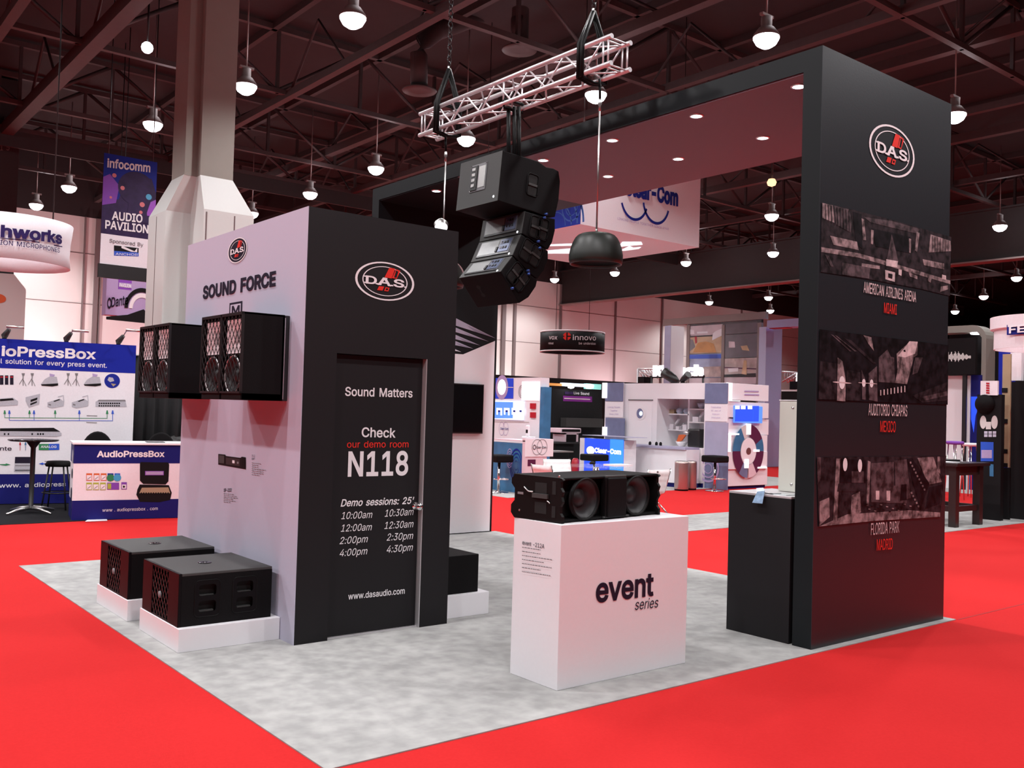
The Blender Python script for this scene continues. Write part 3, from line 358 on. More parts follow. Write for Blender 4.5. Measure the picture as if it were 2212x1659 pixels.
class Gr(MB):
    """lettering and pictures printed on a plane; given in photo pixels (p...) or plane metres"""
    def __init__(s, pl, step=.0012, base=.002, wrap=None): MB.__init__(s); s.pl = pl; s.k = 0; s.step = step; s.base = base; s.wrap = wrap
    def _p(s, a, b, l):
        h = s.base + s.step * l + s.k * 2.5e-5
        return s.wrap(a, b, h) if s.wrap else s.pl.pt(a, b, h)
    def poly(s, pts, m, l=0): s.k += 1; return s.add([s._p(a, b, l) for a, b in pts], [list(range(len(pts)))], m)
    def ppoly(s, pts, m, l=0): return s.poly([s.pl.st(u, v) for u, v in pts], m, l)
    def rect(s, a0, b0, a1, b1, m, l=0): return s.poly([(a0, b0), (a1, b0), (a1, b1), (a0, b1)], m, l)
    def prect(s, u0, v0, u1, v1, m, l=0):
        a = s.pl.st(u0, v0); b = s.pl.st(u1, v1); return s.rect(a[0], b[1], b[0], a[1], m, l)
    def ring(s, c, hw, hh, m, l=0, inner=0., n=40, a0=0, a1=2 * math.pi):
        f = lambda i, k: (c[0] + math.cos(a0 + (a1 - a0) * i / n) * hw * k, c[1] + math.sin(a0 + (a1 - a0) * i / n) * hh * k)
        if not inner: return s.poly([f(i, 1) for i in range(n)], m, l)
        vs = [s._p(*f(i, k), l) for i in range(n + 1) for k in (inner, 1)]
        return s.add(vs, [(2 * i, 2 * i + 1, 2 * i + 3, 2 * i + 2) for i in range(n)], m)
    def text(s, t, a0, b0, a1, b1, cap, m, l=1, bold=0., shear=0.):
        vs, fs = glyphs(t, bold, shear); k = cap / cap_h()
        return s.add([s._p(a0 + (a1 - a0) * x, b0 + (b1 - b0) * x + y * k, l) for x, y in vs], fs, m)
    def ptext(s, t, p0, p1, cap, m, l=1, bold=0., shear=0.):
        a = s.pl.st(*p0); b = s.pl.st(*p1); c = s.pl.st(p0[0], p0[1] - cap)
        return s.text(t, a[0], a[1], b[0], b[1], abs(c[1] - a[1]), m, l, bold, shear)
    def lines(s, u0, v0, ws, dv, h, m, l=1, slope=0.):
        """a column of tiny unreadable print: ws are line lengths in px"""
        for i, wd in enumerate(ws):
            v = v0 + dv * i; u = u0
            while u < u0 + wd:
                k = random.uniform(2, 6); e = min(u + k, u0 + wd)
                s.ppoly([(u, v + (u - u0) * slope), (e, v + (e - u0) * slope), (e, v + h + (e - u0) * slope), (u, v + h + (u - u0) * slope)], m, l); u = e + 1.2
def das_logo(g, c, hw, hh, disc=None, w='vinyl_white'):
    """round badge: white ring, thin inner ring, slab letters D.A.S., two red bars above and below"""
    P = lambda x, y: (c[0] + x * hw, c[1] + y * hh)
    if disc: g.ring(c, hw, hh, disc, 0)
    g.ring(c, hw, hh, w, 1, .925); g.ring(c, hw * .765, hh * .765, w, 1, .955)
    for q in ([(.12, .74), (.32, .72), (.206, .187), (-.035, .2)], [(-.21, -.29), (-.035, -.285), (-.088, -.5), (-.27, -.505)]):
        g.poly([P(*p) for p in q], 'vinyl_red', 2)
    for a, b, d, e in (((.35, .70), (.50, .64), (.38, .2), (.22, .21)), ((.01, -.3), (.15, -.315), (.105, -.51), (-.035, -.51))):
        q = [a, b, d, e]; mx = sum(p[0] for p in q) / 4; my = sum(p[1] for p in q) / 4
        inn = [(mx + (p[0] - mx) * .5, my + (p[1] - my) * (.8 if a[1] > 0 else .45)) for p in q]
        for i in range(4): g.poly([P(*q[i]), P(*q[(i + 1) % 4]), P(*inn[(i + 1) % 4]), P(*inn[i])], 'vinyl_red', 2)
    y0, y1 = -.215, .165; L = 3
    for ch, x0, x1 in (('D', -.66, -.29), ('A', -.27, .2), ('S', .27, .645)):
        a = P(x0, y0); b = P(x1, y0)
        g.text(ch, a[0], a[1], b[0], b[1], (y1 - y0) * hh, w, L, .03)
    for x0, x1, yy in ((-.72, -.52, y0), (-.72, -.52, y1 - .06), (-.33, -.13, y0), (.07, .27, y0), (-.10, .06, y1 - .05)):
        g.poly([P(x0, yy), P(x1, yy), P(x1, yy + .06), P(x0, yy + .06)], w, L)
    for x in (-.27, .22, .68): g.poly([P(x - .03, y0), P(x + .03, y0), P(x + .03, y0 + .07), P(x - .03, y0 + .07)], w, L)
# ================================================================ the setting
MB('red_carpet').box((-40, -30, -.12), (110, 36, -.006)).build('floor', kind='structure')
MB('deck').box((-40, -30, 11.4), (110, 36, 11.6)).build('ceiling', kind='structure')
def carpet_patch(name, label, m, x0, y0, x1, y1):
    return tag(MB(m).box((x0, y0, -.006), (x1, y1, 0)).build(name), label, 'carpet')
tag(MB('seam_red').box((5.08, -2.14, -.006), (24, -2.125, -.0045)).build('carpet_seam'), 'dark seam line in the red carpet right of the portal', 'seam') if mat('seam_red', (.30, .008, .01), .9) else None
carpet_patch('grey_carpet', 'mottled grey carpet under the whole black and white loudspeaker booth', 'grey_carpet', -.865, -2.127, 5.06, 4.25)
# ================================================================ demo room
W_, D_, H_ = 1.2875, 2.338, 3.048
XL, XR, DT, DY = .260, 1.026, 2.035, .05
room = thing('demo_room', 'tall boxy demo room with black door front and white side wall', 'booth', (.64, 1.17, 0))
MB('lilac_paint').box((0, 0, 0), (.004, D_, H_)).build('side_wall', room, label='white side wall with dark lettering and an emblem')
sidew = [o for o in room.children][0]
fw = MB('black_paint').box((.004, 0, 0), (XL, .06, H_)).box((XR + .006, 0, 0), (W_, .06, H_)).box((XL, 0, DT), (XR + .006, .06, H_)).build('front_wall', room, label='black front wall')
MB('black_paint').box((.004, .06, 0), (.04, D_, H_)).box((W_ - .04, .06, 0), (W_, D_, H_)).box((.04, D_ - .04, 0), (W_ - .04, D_, H_)).box((.04, .06, H_ - .1), (W_ - .04, D_ - .04, H_ - .06)).build('carcass', room)
MB('alu').box((XR, .001, 0), (XR + .006, .058, DT)).build('door_jamb', room, label='pale metal door jamb')
MB('alu').box((XL, .03, 0), (XR, .09, .01)).build('threshold', room)
door = MB('black_paint').box((XL + .003, DY, .013), (XR - .003, DY + .04, DT - .004)).build('door', room)
g = Gr(PY(DY)); T = g.ptext
T('Sound Matters', (744.8, 854.6), (890.4, 858.4), 18.5, 'vinyl_white', bold=.018)
T('Check', (780.6, 943.5), (853.8, 945), 20, 'vinyl_white', bold=.02)
T('our demo room', (749, 966.9), (881.8, 966.2), 14.5, 'vinyl_red', bold=.006)
T('N118', (750.6, 1028), (880.8, 1024.8), 51, 'vinyl_white', bold=.025)
T("Demo sessions: 25'", (735.3, 1094), (894, 1087.8), 15, 'vinyl_white', bold=.02, shear=.25)
for t, p, q in (('10:00am', (736.6, 1121.4), (803.7, 1118.5)), ('12:00am', (735.7, 1148.5), (802.7, 1145.2)), ('2:00pm', (733, 1175.5), (794, 1171)), ('4:00pm', (733, 1202), (793, 1197)),
                ('10:30am', (830.4, 1116.2), (892.8, 1112.3)), ('12:30am', (829.7, 1142.6), (892.5, 1138.7)), ('2:30pm', (834.6, 1168), (891.9, 1164)), ('4:30pm', (834.6, 1194), (891.2, 1189))):
    T(t, p, q, 15, 'vinyl_white', bold=.002, shear=.25)
T('www.dasaudio.com', (751.6, 1295), (873.6, 1282), 13, 'vinyl_white', bold=.015)
g.build('lettering', door, label='white and red session times')
k = at(897, 1093, y=DY)
MB('chrome').lathe([(.0, .0), (.030, 0), (.030, .008), (.011, .012), (.011, .035), (.026, .045), (.030, .058), (.024, .072), (0, .076)], k, axis=(0, -1, 0), n=20).build('door_knob', door, label='chrome round door knob')
g = Gr(PY(0)); a = g.pl.st(767, 590); b = g.pl.st(894, 624); c0 = g.pl.st(830, 565); c1 = g.pl.st(830, 650)
das_logo(g, ((a[0] + b[0]) / 2, (c0[1] + c1[1]) / 2), (b[0] - a[0]) / 2, (c0[1] - c1[1]) / 2 * .98)
g.build('emblem', fw, label='white oval emblem with red bars')
# white side wall prints
g = Gr(PX(0)); st = g.pl.st
a = st(493.4, 540); b = st(534.5, 540); c0 = st(514, 513.8); c1 = st(514, 567.8)
das_logo(g, ((a[0] + b[0]) / 2, (c0[1] + c1[1]) / 2), (b[0] - a[0]) / 2, (c0[1] - c1[1]) / 2, disc='vinyl_dark')
g.ptext('SOUND FORCE', (438.6, 645.1), (596, 616), 25, 'vinyl_dark', bold=.045)
g.prect(496.5, 655, 523, 680, 'vinyl_dark'); g.prect(499, 659, 520.5, 678, 'lilac_paint', 1); g.ptext('M', (501.5, 678), (518.5, 676), 16, 'vinyl_dark', 2, bold=.03)
g.ppoly([(472, 980.5), (487, 982), (489, 985), (520, 989), (523, 986.5), (531.6, 988), (531.6, 1014), (472, 1003.5)], 'ink_black')
g.ppoly([(474, 983), (485, 984.5), (485, 1001), (474, 1000)], 'cab_grey', 1); g.ppoly([(489, 988), (519, 991.5), (519, 1007), (489, 1003)], 'cone', 1)
g.ppoly([(503, 994), (508, 994.6), (508, 1001), (503, 1000.4)], 'vinyl_white', 2); g.ppoly([(513, 997), (517, 997.5), (517, 1002), (513, 1001.5)], 'ink_grey', 2); g.ppoly([(523, 988), (530, 989), (530, 1011), (523, 1010)], 'cab_black', 1)
g.ptext('SF-212', (484, 1062), (500.5, 1061.5), 6.5, 'vinyl_dark', bold=.03); g.lines(484, 1065.5, [22, 29, 30, 20, 26, 15], 3.6, 1.1, 'ink_grey', slope=.1)
g.ptext('SF-112', (545, 987), (551.5, 987), 5, 'vinyl_dark'); g.ptext('BF', (545, 993), (551, 993), 4, 'vinyl_dark')
g.lines(545, 999, [19, 15, 14, 30, 26, 25, 17], 4.2, 1.2, 'ink_grey', slope=.12)
g.build('lettering', sidew, label='dark lettering, emblem and small print')
# ================================================================ wall loudspeakers
def grid_panel(mb, xs, zs, y0, y1, holes, m=None):
    """upright sheet between y0 and y1 with rectangular holes (x0,x1,z0,z1)"""
    X = sorted({xs[0], xs[1], *[h[i] for h in holes for i in (0, 1)]}); Z = sorted({zs[0], zs[1], *[h[i] for h in holes for i in (2, 3)]})
    for i in range(len(X) - 1):
        for j in range(len(Z) - 1):
            cx, cz = (X[i] + X[i + 1]) / 2, (Z[j] + Z[j + 1]) / 2
            if not any(h[0] < cx < h[1] and h[2] < cz < h[3] for h in holes): mb.box((X[i], y0, Z[j]), (X[i + 1], y1, Z[j + 1]), m)
    return mb
def lattice(mb, x, y0, y1, z0, z1, step, r, skew=1.0):
    """diamond wire mesh in the plane x = const"""
    w, h = y1 - y0, z1 - z0
    n = int((w + h / skew) / step) + 1
    for i in range(1, n):
        for s in (1, -1):
            c = i * step   # line y = c - z/skew
            pa, pb = (min(w, c), (c - min(w, c)) * skew), (max(0, c - h / skew), min(h, c * skew))
            if abs(pa[1] - pb[1]) < .01: continue
            f = (lambda p: (x, y0 + p[0], z0 + p[1])) if s == 1 else (lambda p: (x, y1 - p[0], z0 + p[1]))
            A, B = Vector(f(pa)), Vector(f(pb)); d = (B - A).normalized(); q = Vector((1, 0, 0)).cross(d) * r
            mb.prism([A - q, B - q, B + q, A + q], (.003 * s, 0, 0))
    return mb
SW, SD, SH = .37, .325, .61
def wall_speaker():
    t = thing('wall_speaker', '', 'loudspeaker', group='loudspeakers on the white side wall')
    x0 = -.05 - SD
    m = MB('cab_black').box((x0 + .02, -SW / 2, 0), (-.05, -SW / 2 + .015, SH)).box((x0 + .02, SW / 2 - .015, 0), (-.05, SW / 2, SH))
    m.box((x0 + .02, -SW / 2, SH - .018), (-.05, SW / 2, SH)).box((x0 + .02, -SW / 2, 0), (-.05, SW / 2, .05)).box((-.07, -SW / 2, 0), (-.05, SW / 2, SH))
    m.box((x0 + .06, -SW / 2 + .015, .05), (x0 + .075, SW / 2 - .015, SH - .018))
    m.build('cabinet', t, bevel=.004)
    MB('black_metal').box((-.046, -SW / 2 + .03, .0), (-.0005, SW / 2 - .03, SH)).build('wall_bracket', t, bevel=.003); MB('silver').box((-.052, -SW / 2 - .002, .012), (-.046, -SW / 2 + .03, SH - .02)).build('edge_strip', t, label='thin bright edge strip')
    h = MB('horn'); z0, z1 = .325, .565; q = .128
    mo, mi = [(x0 + .03, -q, z0), (x0 + .03, q, z0), (x0 + .03, q, z1), (x0 + .03, -q, z1)], [(x0 + .058, -.05, .40), (x0 + .058, .05, .40), (x0 + .058, .05, .49), (x0 + .058, -.05, .49)]
    for i in range(4): h.add([mo[i], mo[(i + 1) % 4], mi[(i + 1) % 4], mi[i]], [(0, 1, 2, 3)])
    h.add(mi, [(0, 1, 2, 3)], 'alu'); h.build('horn', t, label='pale silvery horn', bevel=.002)
    wf = MB('cone').lathe([(.130, .0), (.128, -.008), (.116, -.004), (.112, .012), (.05, .03), (.046, .018), (.02, .008), (0, .006)], (x0 + .035, 0, .175), axis=(1, 0, 0), n=30).build('woofer', t)
    MB('alu').lathe([(.131, 0), (.135, -.006), (.139, 0)], (x0 + .03, 0, .175), axis=(1, 0, 0), n=36).build('trim_ring', wf, label='thin bright trim ring')
    gm = MB('black_metal'); lattice(gm, x0 + .012, -SW / 2 + .008, SW / 2 - .008, .055, SH - .02, .064, .003, 1.35)
    for a, b in (((-SW / 2, .045), (-SW / 2 + .012, SH)), ((SW / 2 - .012, .045), (SW / 2, SH)), ((-SW / 2, SH - .02), (SW / 2, SH)), ((-SW / 2, .045), (SW / 2, .058))):
        gm.box((x0 + .006, a[0], a[1]), (x0 + .024, b[0], b[1]))
    gm.build('grille', t)
    return t
ws = wall_speaker(); ws.location = (0, .2 + SW / 2, 1.682)
ws['label'] = 'black wall loudspeaker nearest the black door corner, its whole side showing'
dup(ws, (0, .578 + SW / 2, 1.682), 'black wall loudspeaker tucked against the far side of the nearest one')
dup(ws, (0, 1.655 + SW / 2, 1.682), 'third wall loudspeaker from the door corner, side showing past the near pair')
dup(ws, (0, 2.03 + SW / 2, 1.682), 'last wall loudspeaker, at the far end of the white wall')
# ================================================================ subwoofers on plinths
def plinth(x0, y0, x1, y1, h, label):
    return tag(MB('white_lam').box((x0, y0, 0), (x1, y1, h)).build('plinth', bevel=.003), label, 'plinth', 'low white plinths')
plinth(-.7207, .2133, -.004, 1.0128, .156, 'low white plinth under the nearer floor subwoofer')
plinth(-.7207, 1.30, -.004, 2.10, .156, 'low white plinth under the further floor subwoofer')
plinth(W_ + .004, .122, 1.786, .92, .18, 'low white plinth right of the black door wall')
def handle_cups(mb, xs, y, z0, z1):
    for x in xs:
        mb.box((x - .09, y + .045, z0 - .02), (x + .09, y + .05, z1 + .02), 'void')
        zc = (z0 + z1) / 2
        mb.box((x - .062, y + .004, zc - .016), (x + .062, y + .02, zc + .016), 'rubber')
        V, F = holed(rrect(x, zc, .175, z1 - z0 + .06, .03), [rrect(x, (zc + .016 + z1) / 2, .12, z1 - zc - .016, .022), rrect(x, (z0 + zc - .016) / 2, .12, zc - .016 - z0, .022)])
        mb.add([(p[0], y - .002, p[1]) for p in V], F, 'cab_satin'); R_ = rrect(x, zc, .175, z1 - z0 + .06, .03); mb.tube([(p[0], y - .001, p[1]) for p in R_ + R_[:1]], .004, 'rubber', n=5, cap=False)
        mb.box((x - .05, y + .012, z0), (x + .05, y + .045, z0 + .012), 'cab_grey').box((x - .05, y + .012, zc + .016), (x + .05, y + .045, zc + .022), 'cab_grey')
def subwoofer(L=.66, Wd=.73, Hh=.355):
    t = thing('subwoofer', '', 'loudspeaker', group='subwoofers on white plinths')
    m = MB('cab_black'); hx = (-L * .20, L * .20); hz = (.085, .27)
    holes = [(x - .062, x + .062, hz[0], hz[1]) for x in hx]
    grid_panel(m, (-L / 2 + .02, L / 2), (0.0, Hh - .02), -Wd / 2, -Wd / 2 + .018, holes)
    m.box((-L / 2 + .02, Wd / 2 - .018, 0), (L / 2, Wd / 2, Hh - .02)).box((L / 2 - .018, -Wd / 2 + .018, 0), (L / 2, Wd / 2 - .018, Hh - .02)).box((-L / 2 + .02, -Wd / 2 + .018, 0), (L / 2, Wd / 2, .018))
    m.build('cabinet', t)
    MB('cab_grey').box((-L / 2 + .02, -Wd / 2, Hh - .02), (L / 2, Wd / 2, Hh)).build('top_panel', t, bevel=.004)  # lighter grey puts the grazing sheen of the top into its colour
    hc = MB('rubber'); handle_cups(hc, hx, -Wd / 2, *hz); hc.build('handle', t, bevel=.004)
    f = MB('cab_satin').box((-L / 2, -Wd / 2, 0), (-L / 2 + .02, -Wd / 2 + .2, Hh)).box((-L / 2, Wd / 2 - .2, 0), (-L / 2 + .02, Wd / 2, Hh)).box((-L / 2 + .12, -Wd / 2 + .18, 0), (-L / 2 + .13, Wd / 2 - .18, Hh - .02), 'void')
    bf = f.box((-L / 2, -Wd / 2 + .2, 0), (-L / 2 + .02, Wd / 2 - .2, .012)).box((-L / 2, -Wd / 2 + .2, Hh - .015), (-L / 2 + .02, Wd / 2 - .2, Hh)).build('baffle', t, bevel=.003)
    gm = MB('black_metal'); lattice(gm, -L / 2 + .006, -Wd / 2 + .2, Wd / 2 - .2, .012, Hh - .015, .058, .0035, 1.3); gr_ = gm.build('grille', t)
    MB('ink_grey').lathe([(0, -.004), (.024, -.004), (.024, .006), (0, .006)], (-L / 2, 0, Hh * .45), axis=(1, 0, 0), n=16).build('badge', gr_, label='small round maker badge')
    MB('black_gloss').lathe([(.0, .001), (.018, .0015), (.018, .004), (.05, .004), (.05, 0)], (-.02, 0, Hh), n=20).build('pole_socket', t)
    return t
sb = subwoofer(); sb.location = (-.384, .626, .156); sb['label'] = 'black subwoofer on the nearer plinth, two handle openings in its side'
dup(sb, (-.384, 1.70, .156), 'black subwoofer on the further plinth, half hidden by the nearer one')
s3 = thing('subwoofer', 'black subwoofer right of the door wall, on its own plinth', 'loudspeaker', (1.49, .5, .18), group='subwoofers on white plinths')
MB('cab_black').box((W_ + .03, .16, .18), (1.70, .88, .485)).build('cabinet', s3, bevel=.005)
MB('cab_grey').box((1.70, .20, .2), (1.715, .84, .465)).build('grille', s3, bevel=.004)
# ================================================================ event podium
ox, oy, ow, od, oh = .8317, -1.8001, 1.1513, .4497, .9851
pod = thing('podium', 'white podium with large dark lettering, carrying a line array loudspeaker', 'podium', (ox + ow / 2, oy + od / 2, 0))
pb = MB('white_paint').box((ox, oy, 0), (ox + ow, oy + od, oh)).build('body', pod, bevel=.003)
g = Gr(PY(oy)); g.ptext('event', (1286.2, 1300), (1411, 1284.5), 50, 'vinyl_dark', bold=.03); g.ptext('series', (1370.9, 1317.4), (1421.3, 1311.5), 22, 'vinyl_dark', shear=.2)
g.build('front_lettering', pb, label='large dark lettering')
g = Gr(PX(ox)); g.ptext('event -212A', (1129, 1176), (1176.2, 1185), 9, 'vinyl_dark', bold=.004)
g.lines(1128.5, 1181, [40, 40, 65, 47, 64, 40, 62], 8.7, 1.6, 'ink_grey', slope=.155)
g.build('side_lettering', pb, label='small print of specifications')
# loudspeaker on the podium, turned a few degrees
EW, ED, EH = .99, .44, .275
ev = thing('array_loudspeaker', 'black two-woofer line array loudspeaker lying on the white podium', 'loudspeaker', (.868, -1.763, oh + .001), math.radians(6))
m = MB('cab_black')
m.box((.015, .05, .004), (EW - .015, ED, .02)).box((.015, .02, EH - .016), (EW - .015, ED, EH)).box((.04, ED - .02, .01), (EW - .04, ED, EH - .01))
m.box((.30 + .19, .012, .01), (.30 + .245, .05, EH - .01)).box((.015, .02, .004), (EW - .015, .06, .02)).box((.06, .10, .02), (EW - .06, .13, EH - .016), 'void')
m.build('cabinet', ev, world=False, bevel=.006)
def end_plate(x0, x1):
    e = MB('rubber'); out = []
    prof = [(0, 0), (0, .04), (.018, .06), (.018, .10), (0, .13), (.012, .16), (0, .19), (.018, .215), (.018, .25), (0, .262), (.008, EH - .004), (.03, EH)]
    pts = [(x0, y, z) for y, z in prof] + [(x0, ED - .03, EH), (x0, ED, EH - .03), (x0, ED, .215), (x0, ED - .03, .185), (x0, ED - .03, .11), (x0, ED, .08), (x0, ED, .03), (x0, ED - .03, 0)]
    return e.prism(pts, (x1 - x0, 0, 0))
for a, b in ((0, .022), (EW - .022, EW)):
    e = end_plate(a, b); sgn = -1 if a == 0 else 1; xx = a if a == 0 else b
    for z0, z1 in ((.045, .115), (.155, .235)): e.box((xx + sgn * .002, .13, z0), (xx, .23, z1), 'void')
    for z0, z1 in ((.03, .10), (.17, .25)): e.box((xx + sgn * .002, .055, z0), (xx, .085, z1), 'void')
    e.box((xx + sgn * .014, .115, .14), (xx, .245, .168), 'cab_grey').tube([(xx + sgn * .008, .24, .175), (xx + sgn * .008, .28, .175), (xx + sgn * .008, .32, .2)], .005, 'silver').tube([(xx + sgn * .008, .12, .13), (xx + sgn * .008, .095, .115)], .004, 'silver')
    e.box((xx + sgn * .004, .33, .15), (xx, .38, .165), 'ink_grey').lathe([(.007, 0), (.007, .006), (0, .006)], (xx, .36, .05), 'silver', 10, axis=(sgn, 0, 0)).lathe([(.007, 0), (.007, .006), (0, .006)], (xx, .03, .285), 'silver', 10, axis=(sgn, 0, 0))
    e.build('end_plate', ev, world=False, bevel=.004)
for x in (.235, .755):
    MB('cone').lathe([(.130, .03), (.132, .012), (.124, .008), (.118, .02), (.060, .065), (.058, .06), (.035, .042), (0, .036)], (x, .015, EH / 2), axis=(0, 1, 0), n=36).build('woofer', ev, world=False)
    MB('rubber').lathe([(.118, .01), (.123, .0), (.130, -.002), (.134, .012)], (x, .014, EH / 2), axis=(0, 1, 0), n=36).build('woofer_surround', ev, world=False)
MB('cab_black').box((.43, -.004, .012), (.62, .05, EH - .012)).box((.415, .004, .006), (.43, .05, EH - .006)).build('horn_cover', ev, world=False, bevel=.01)
MB('cab_grey').box((.42, .012, EH - .012), (.63, .03, EH + .002)).build('horn_trim', ev, world=False, bevel=.003); MB('cab_grey').box((.40, .006, .008), (.66, .02, .02)).build('horn_trim', ev, world=False, bevel=.003)
# ================================================================ portal: two panels and a lit soffit beam
ax0, ax1, ay0, ay1 = 3.044, 4.973, -2.0609, 4.39
pz, pt = 4.235, 4.405; fy = 4.23
por = thing('portal_frame', 'tall dark portal over the booth, venue pictures on its near panel', 'portal', (ax0 + .9, 1.1, 0))
pp = MB('portal_black').box((ax0, ay0 + .003, 0), (ax1, -1.90, pt)).box((ax0, ay0, 0), (ax1, ay0 + .003, pt), 'slate_paint').build('near_panel', por, label='dark near panel printed with venue pictures')
fp = MB('portal_black').box((ax0, fy, 0), (ax1, ay1, pt)).build('far_panel', por, label='far panel, dark above and white below')
MB('portal_black').box((ax0, -1.90, pz + .012), (ax1, fy, pt)).build('beam', por)
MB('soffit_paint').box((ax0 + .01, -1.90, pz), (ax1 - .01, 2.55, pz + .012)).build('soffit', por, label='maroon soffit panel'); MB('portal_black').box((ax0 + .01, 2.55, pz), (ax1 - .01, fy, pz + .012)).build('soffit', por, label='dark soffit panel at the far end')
for i, y in enumerate((-1.72, -.70, .32, 1.32, 2.30, 3.26)):
    for x in (3.25, 4.18):
        d = MB('downlight').lathe([(0, -.004), (.05, -.004)], (x, y, pz), n=18).lathe([(.05, -.008), (.062, -.006), (.064, 0)], (x, y, pz), 'silver', n=18).build('downlight', por, label='glowing round recessed lamp')
        spot('downlight_beam', (x, y, pz - .02), 38, None, 110, .6, r=.05)
PICS = {'pic0': (.006, .005, .007), 'pic1': (.020, .015, .018), 'pic2': (.065, .047, .053), 'pic3': (.20, .15, .155), 'pic4': (.58, .47, .48)}
for k_, c_ in PICS.items(): mat(k_, c_, .5, grain=.75 if k_ != 'pic4' else .25, scale=16, hard=.14, spec=.3)
g = Gr(PY(ay0)); st = g.pl.st
a = st(1876.5, 318); b = st(1975, 334); c0 = st(1925, 270.8); c1 = st(1925, 381)
das_logo(g, ((a[0] + b[0]) / 2, (c0[1] + c1[1]) / 2), (b[0] - a[0]) / 2, (c0[1] - c1[1]) / 2)
def crop(x0, y0, k): return lambda *p: [(x0 + x * k, y0 + y * k) for x, y in p]
c = crop(1740, 220, .2893)
g.ppoly(c((118, 750), (330, 800), (640, 880), (1085, 1010), (1075, 1450), (850, 1395), (500, 1330), (110, 1270)), 'pic1', 1)
for p, m in (([(122, 755), (200, 772), (215, 905), (122, 868)], 'pic3'), ([(210, 775), (320, 805), (345, 900), (330, 975), (225, 915)], 'pic2'), ([(930, 990), (1080, 1040), (1083, 1115), (915, 1125)], 'pic3'),
             ([(430, 860), (640, 890), (850, 950), (830, 985), (640, 940), (480, 900)], 'pic2'), ([(490, 945), (780, 1010), (770, 1130), (520, 1080)], 'pic0'), ([(350, 820), (415, 840), (420, 1100), (370, 1060)], 'pic0'),
             ([(415, 870), (433, 880), (448, 1035), (425, 1030)], 'pic3'), ([(485, 955), (505, 960), (500, 1065), (485, 1060)], 'pic3'), ([(768, 1020), (785, 1025), (783, 1130), (770, 1125)], 'pic3'), ([(825, 970), (848, 980), (828, 1120), (812, 1110)], 'pic3'),
             ([(113, 1085), (390, 1130), (600, 1190), (1077, 1335), (1077, 1362), (600, 1222), (390, 1163), (113, 1122)], 'pic3'), ([(640, 990), (690, 1195), (600, 1190)], 'pic2'), ([(598, 1175), (685, 1190), (680, 1235), (598, 1225)], 'pic4'),
             ([(180, 1000), (380, 1045), (392, 1108), (205, 1068)], 'pic3'), ([(870, 1175), (1030, 1208), (1030, 1252), (880, 1220)], 'pic3'), ([(415, 1205), (550, 1225), (550, 1250), (415, 1235)], 'pic3'), ([(140, 1140), (170, 1150), (205, 1230), (185, 1230)], 'pic2'),
             ([(270, 1200), (480, 1240), (470, 1320), (270, 1290)], 'pic2'), ([(590, 1255), (665, 1275), (662, 1345), (592, 1325)], 'pic4'), ([(690, 1250), (715, 1255), (712, 1300), (690, 1290)], 'pic4'), ([(765, 1270), (830, 1300), (830, 1325), (775, 1305)], 'pic3'), ([(1005, 1380), (1060, 1370), (1060, 1400), (1000, 1420)], 'pic3'), ([(910, 1300), (940, 1310), (930, 1350), (910, 1340)], 'pic3'), ([(1015, 1290), (1045, 1298), (1045, 1330), (1015, 1322)], 'pic4')):
    g.ppoly(c(*p), m, 2)
g.ppoly(c((612, 1280), (645, 1288), (643, 1322), (612, 1312)), 'pic1', 3)
for x in range(140, 330, 22): g.ppoly(c((x, 765 + (x - 140) * .25), (x + 5, 766 + (x - 140) * .25), (x + 10, 885 + (x - 140) * .5), (x + 5, 884 + (x - 140) * .5)), 'pic1', 3)
for x in range(940, 1080, 20): g.ppoly(c((x, 1000 + (x - 940) * .3), (x + 4, 1001 + (x - 940) * .3), (x + 2, 1120), (x - 2, 1120)), 'pic2', 3)
g.ptext('AMERICAN AIRLINES ARENA', (1863.5, 631.6), (1977, 652.7), 23, 'pic4', 3, bold=.01); g.ptext('MIAMI', (1907.8, 675.6), (1935.3, 680), 22, 'vinyl_red', 3, bold=.008)
c = crop(1540, 560, .2652)
g.ppoly(c((865, 570), (1915, 700), (1908, 1185), (850, 1145)), 'pic0', 1)
for p, m in (([(955, 612), (975, 618), (1125, 750), (1110, 752)], 'pic2'), ([(985, 618), (1000, 622), (1165, 750), (1150, 752)], 'pic2'), ([(1060, 640), (1120, 660), (1325, 850), (1300, 850)], 'pic1'), ([(1220, 618), (1285, 636), (1306, 748), (1262, 690)], 'pic3'),
             ([(868, 830), (1000, 850), (1000, 1142), (855, 1140)], 'pic1'), ([(1010, 800), (1050, 830), (1078, 1000), (1072, 1158), (1005, 1152)], 'pic3'), ([(1085, 900), (1195, 920), (1195, 1152), (1080, 1150)], 'pic1'), ([(1205, 900), (1240, 990), (1238, 1145), (1210, 1140)], 'pic2'),
             ([(1262, 930), (1330, 870), (1335, 1160), (1265, 1145)], 'pic2'), ([(1345, 800), (1415, 735), (1445, 795), (1470, 800), (1478, 1008), (1345, 1000)], 'pic2'), ([(1490, 770), (1600, 668), (1662, 672), (1660, 780), (1630, 800), (1575, 1018), (1478, 1008), (1498, 900)], 'pic3'),
             ([(1595, 668), (1662, 672), (1640, 770), (1560, 800), (1500, 790), (1540, 740)], 'pic4'), ([(1640, 800), (1705, 800), (1660, 925), (1618, 940)], 'pic2'), ([(1620, 1110), (1900, 1000), (1908, 1150), (1700, 1168)], 'pic1'), ([(1700, 1120), (1900, 1075), (1905, 1110), (1720, 1150)], 'pic2'), ([(1545, 742), (1560, 735), (1565, 755), (1550, 755)], 'pic0')):
    g.ppoly(c(*p), m, 2)
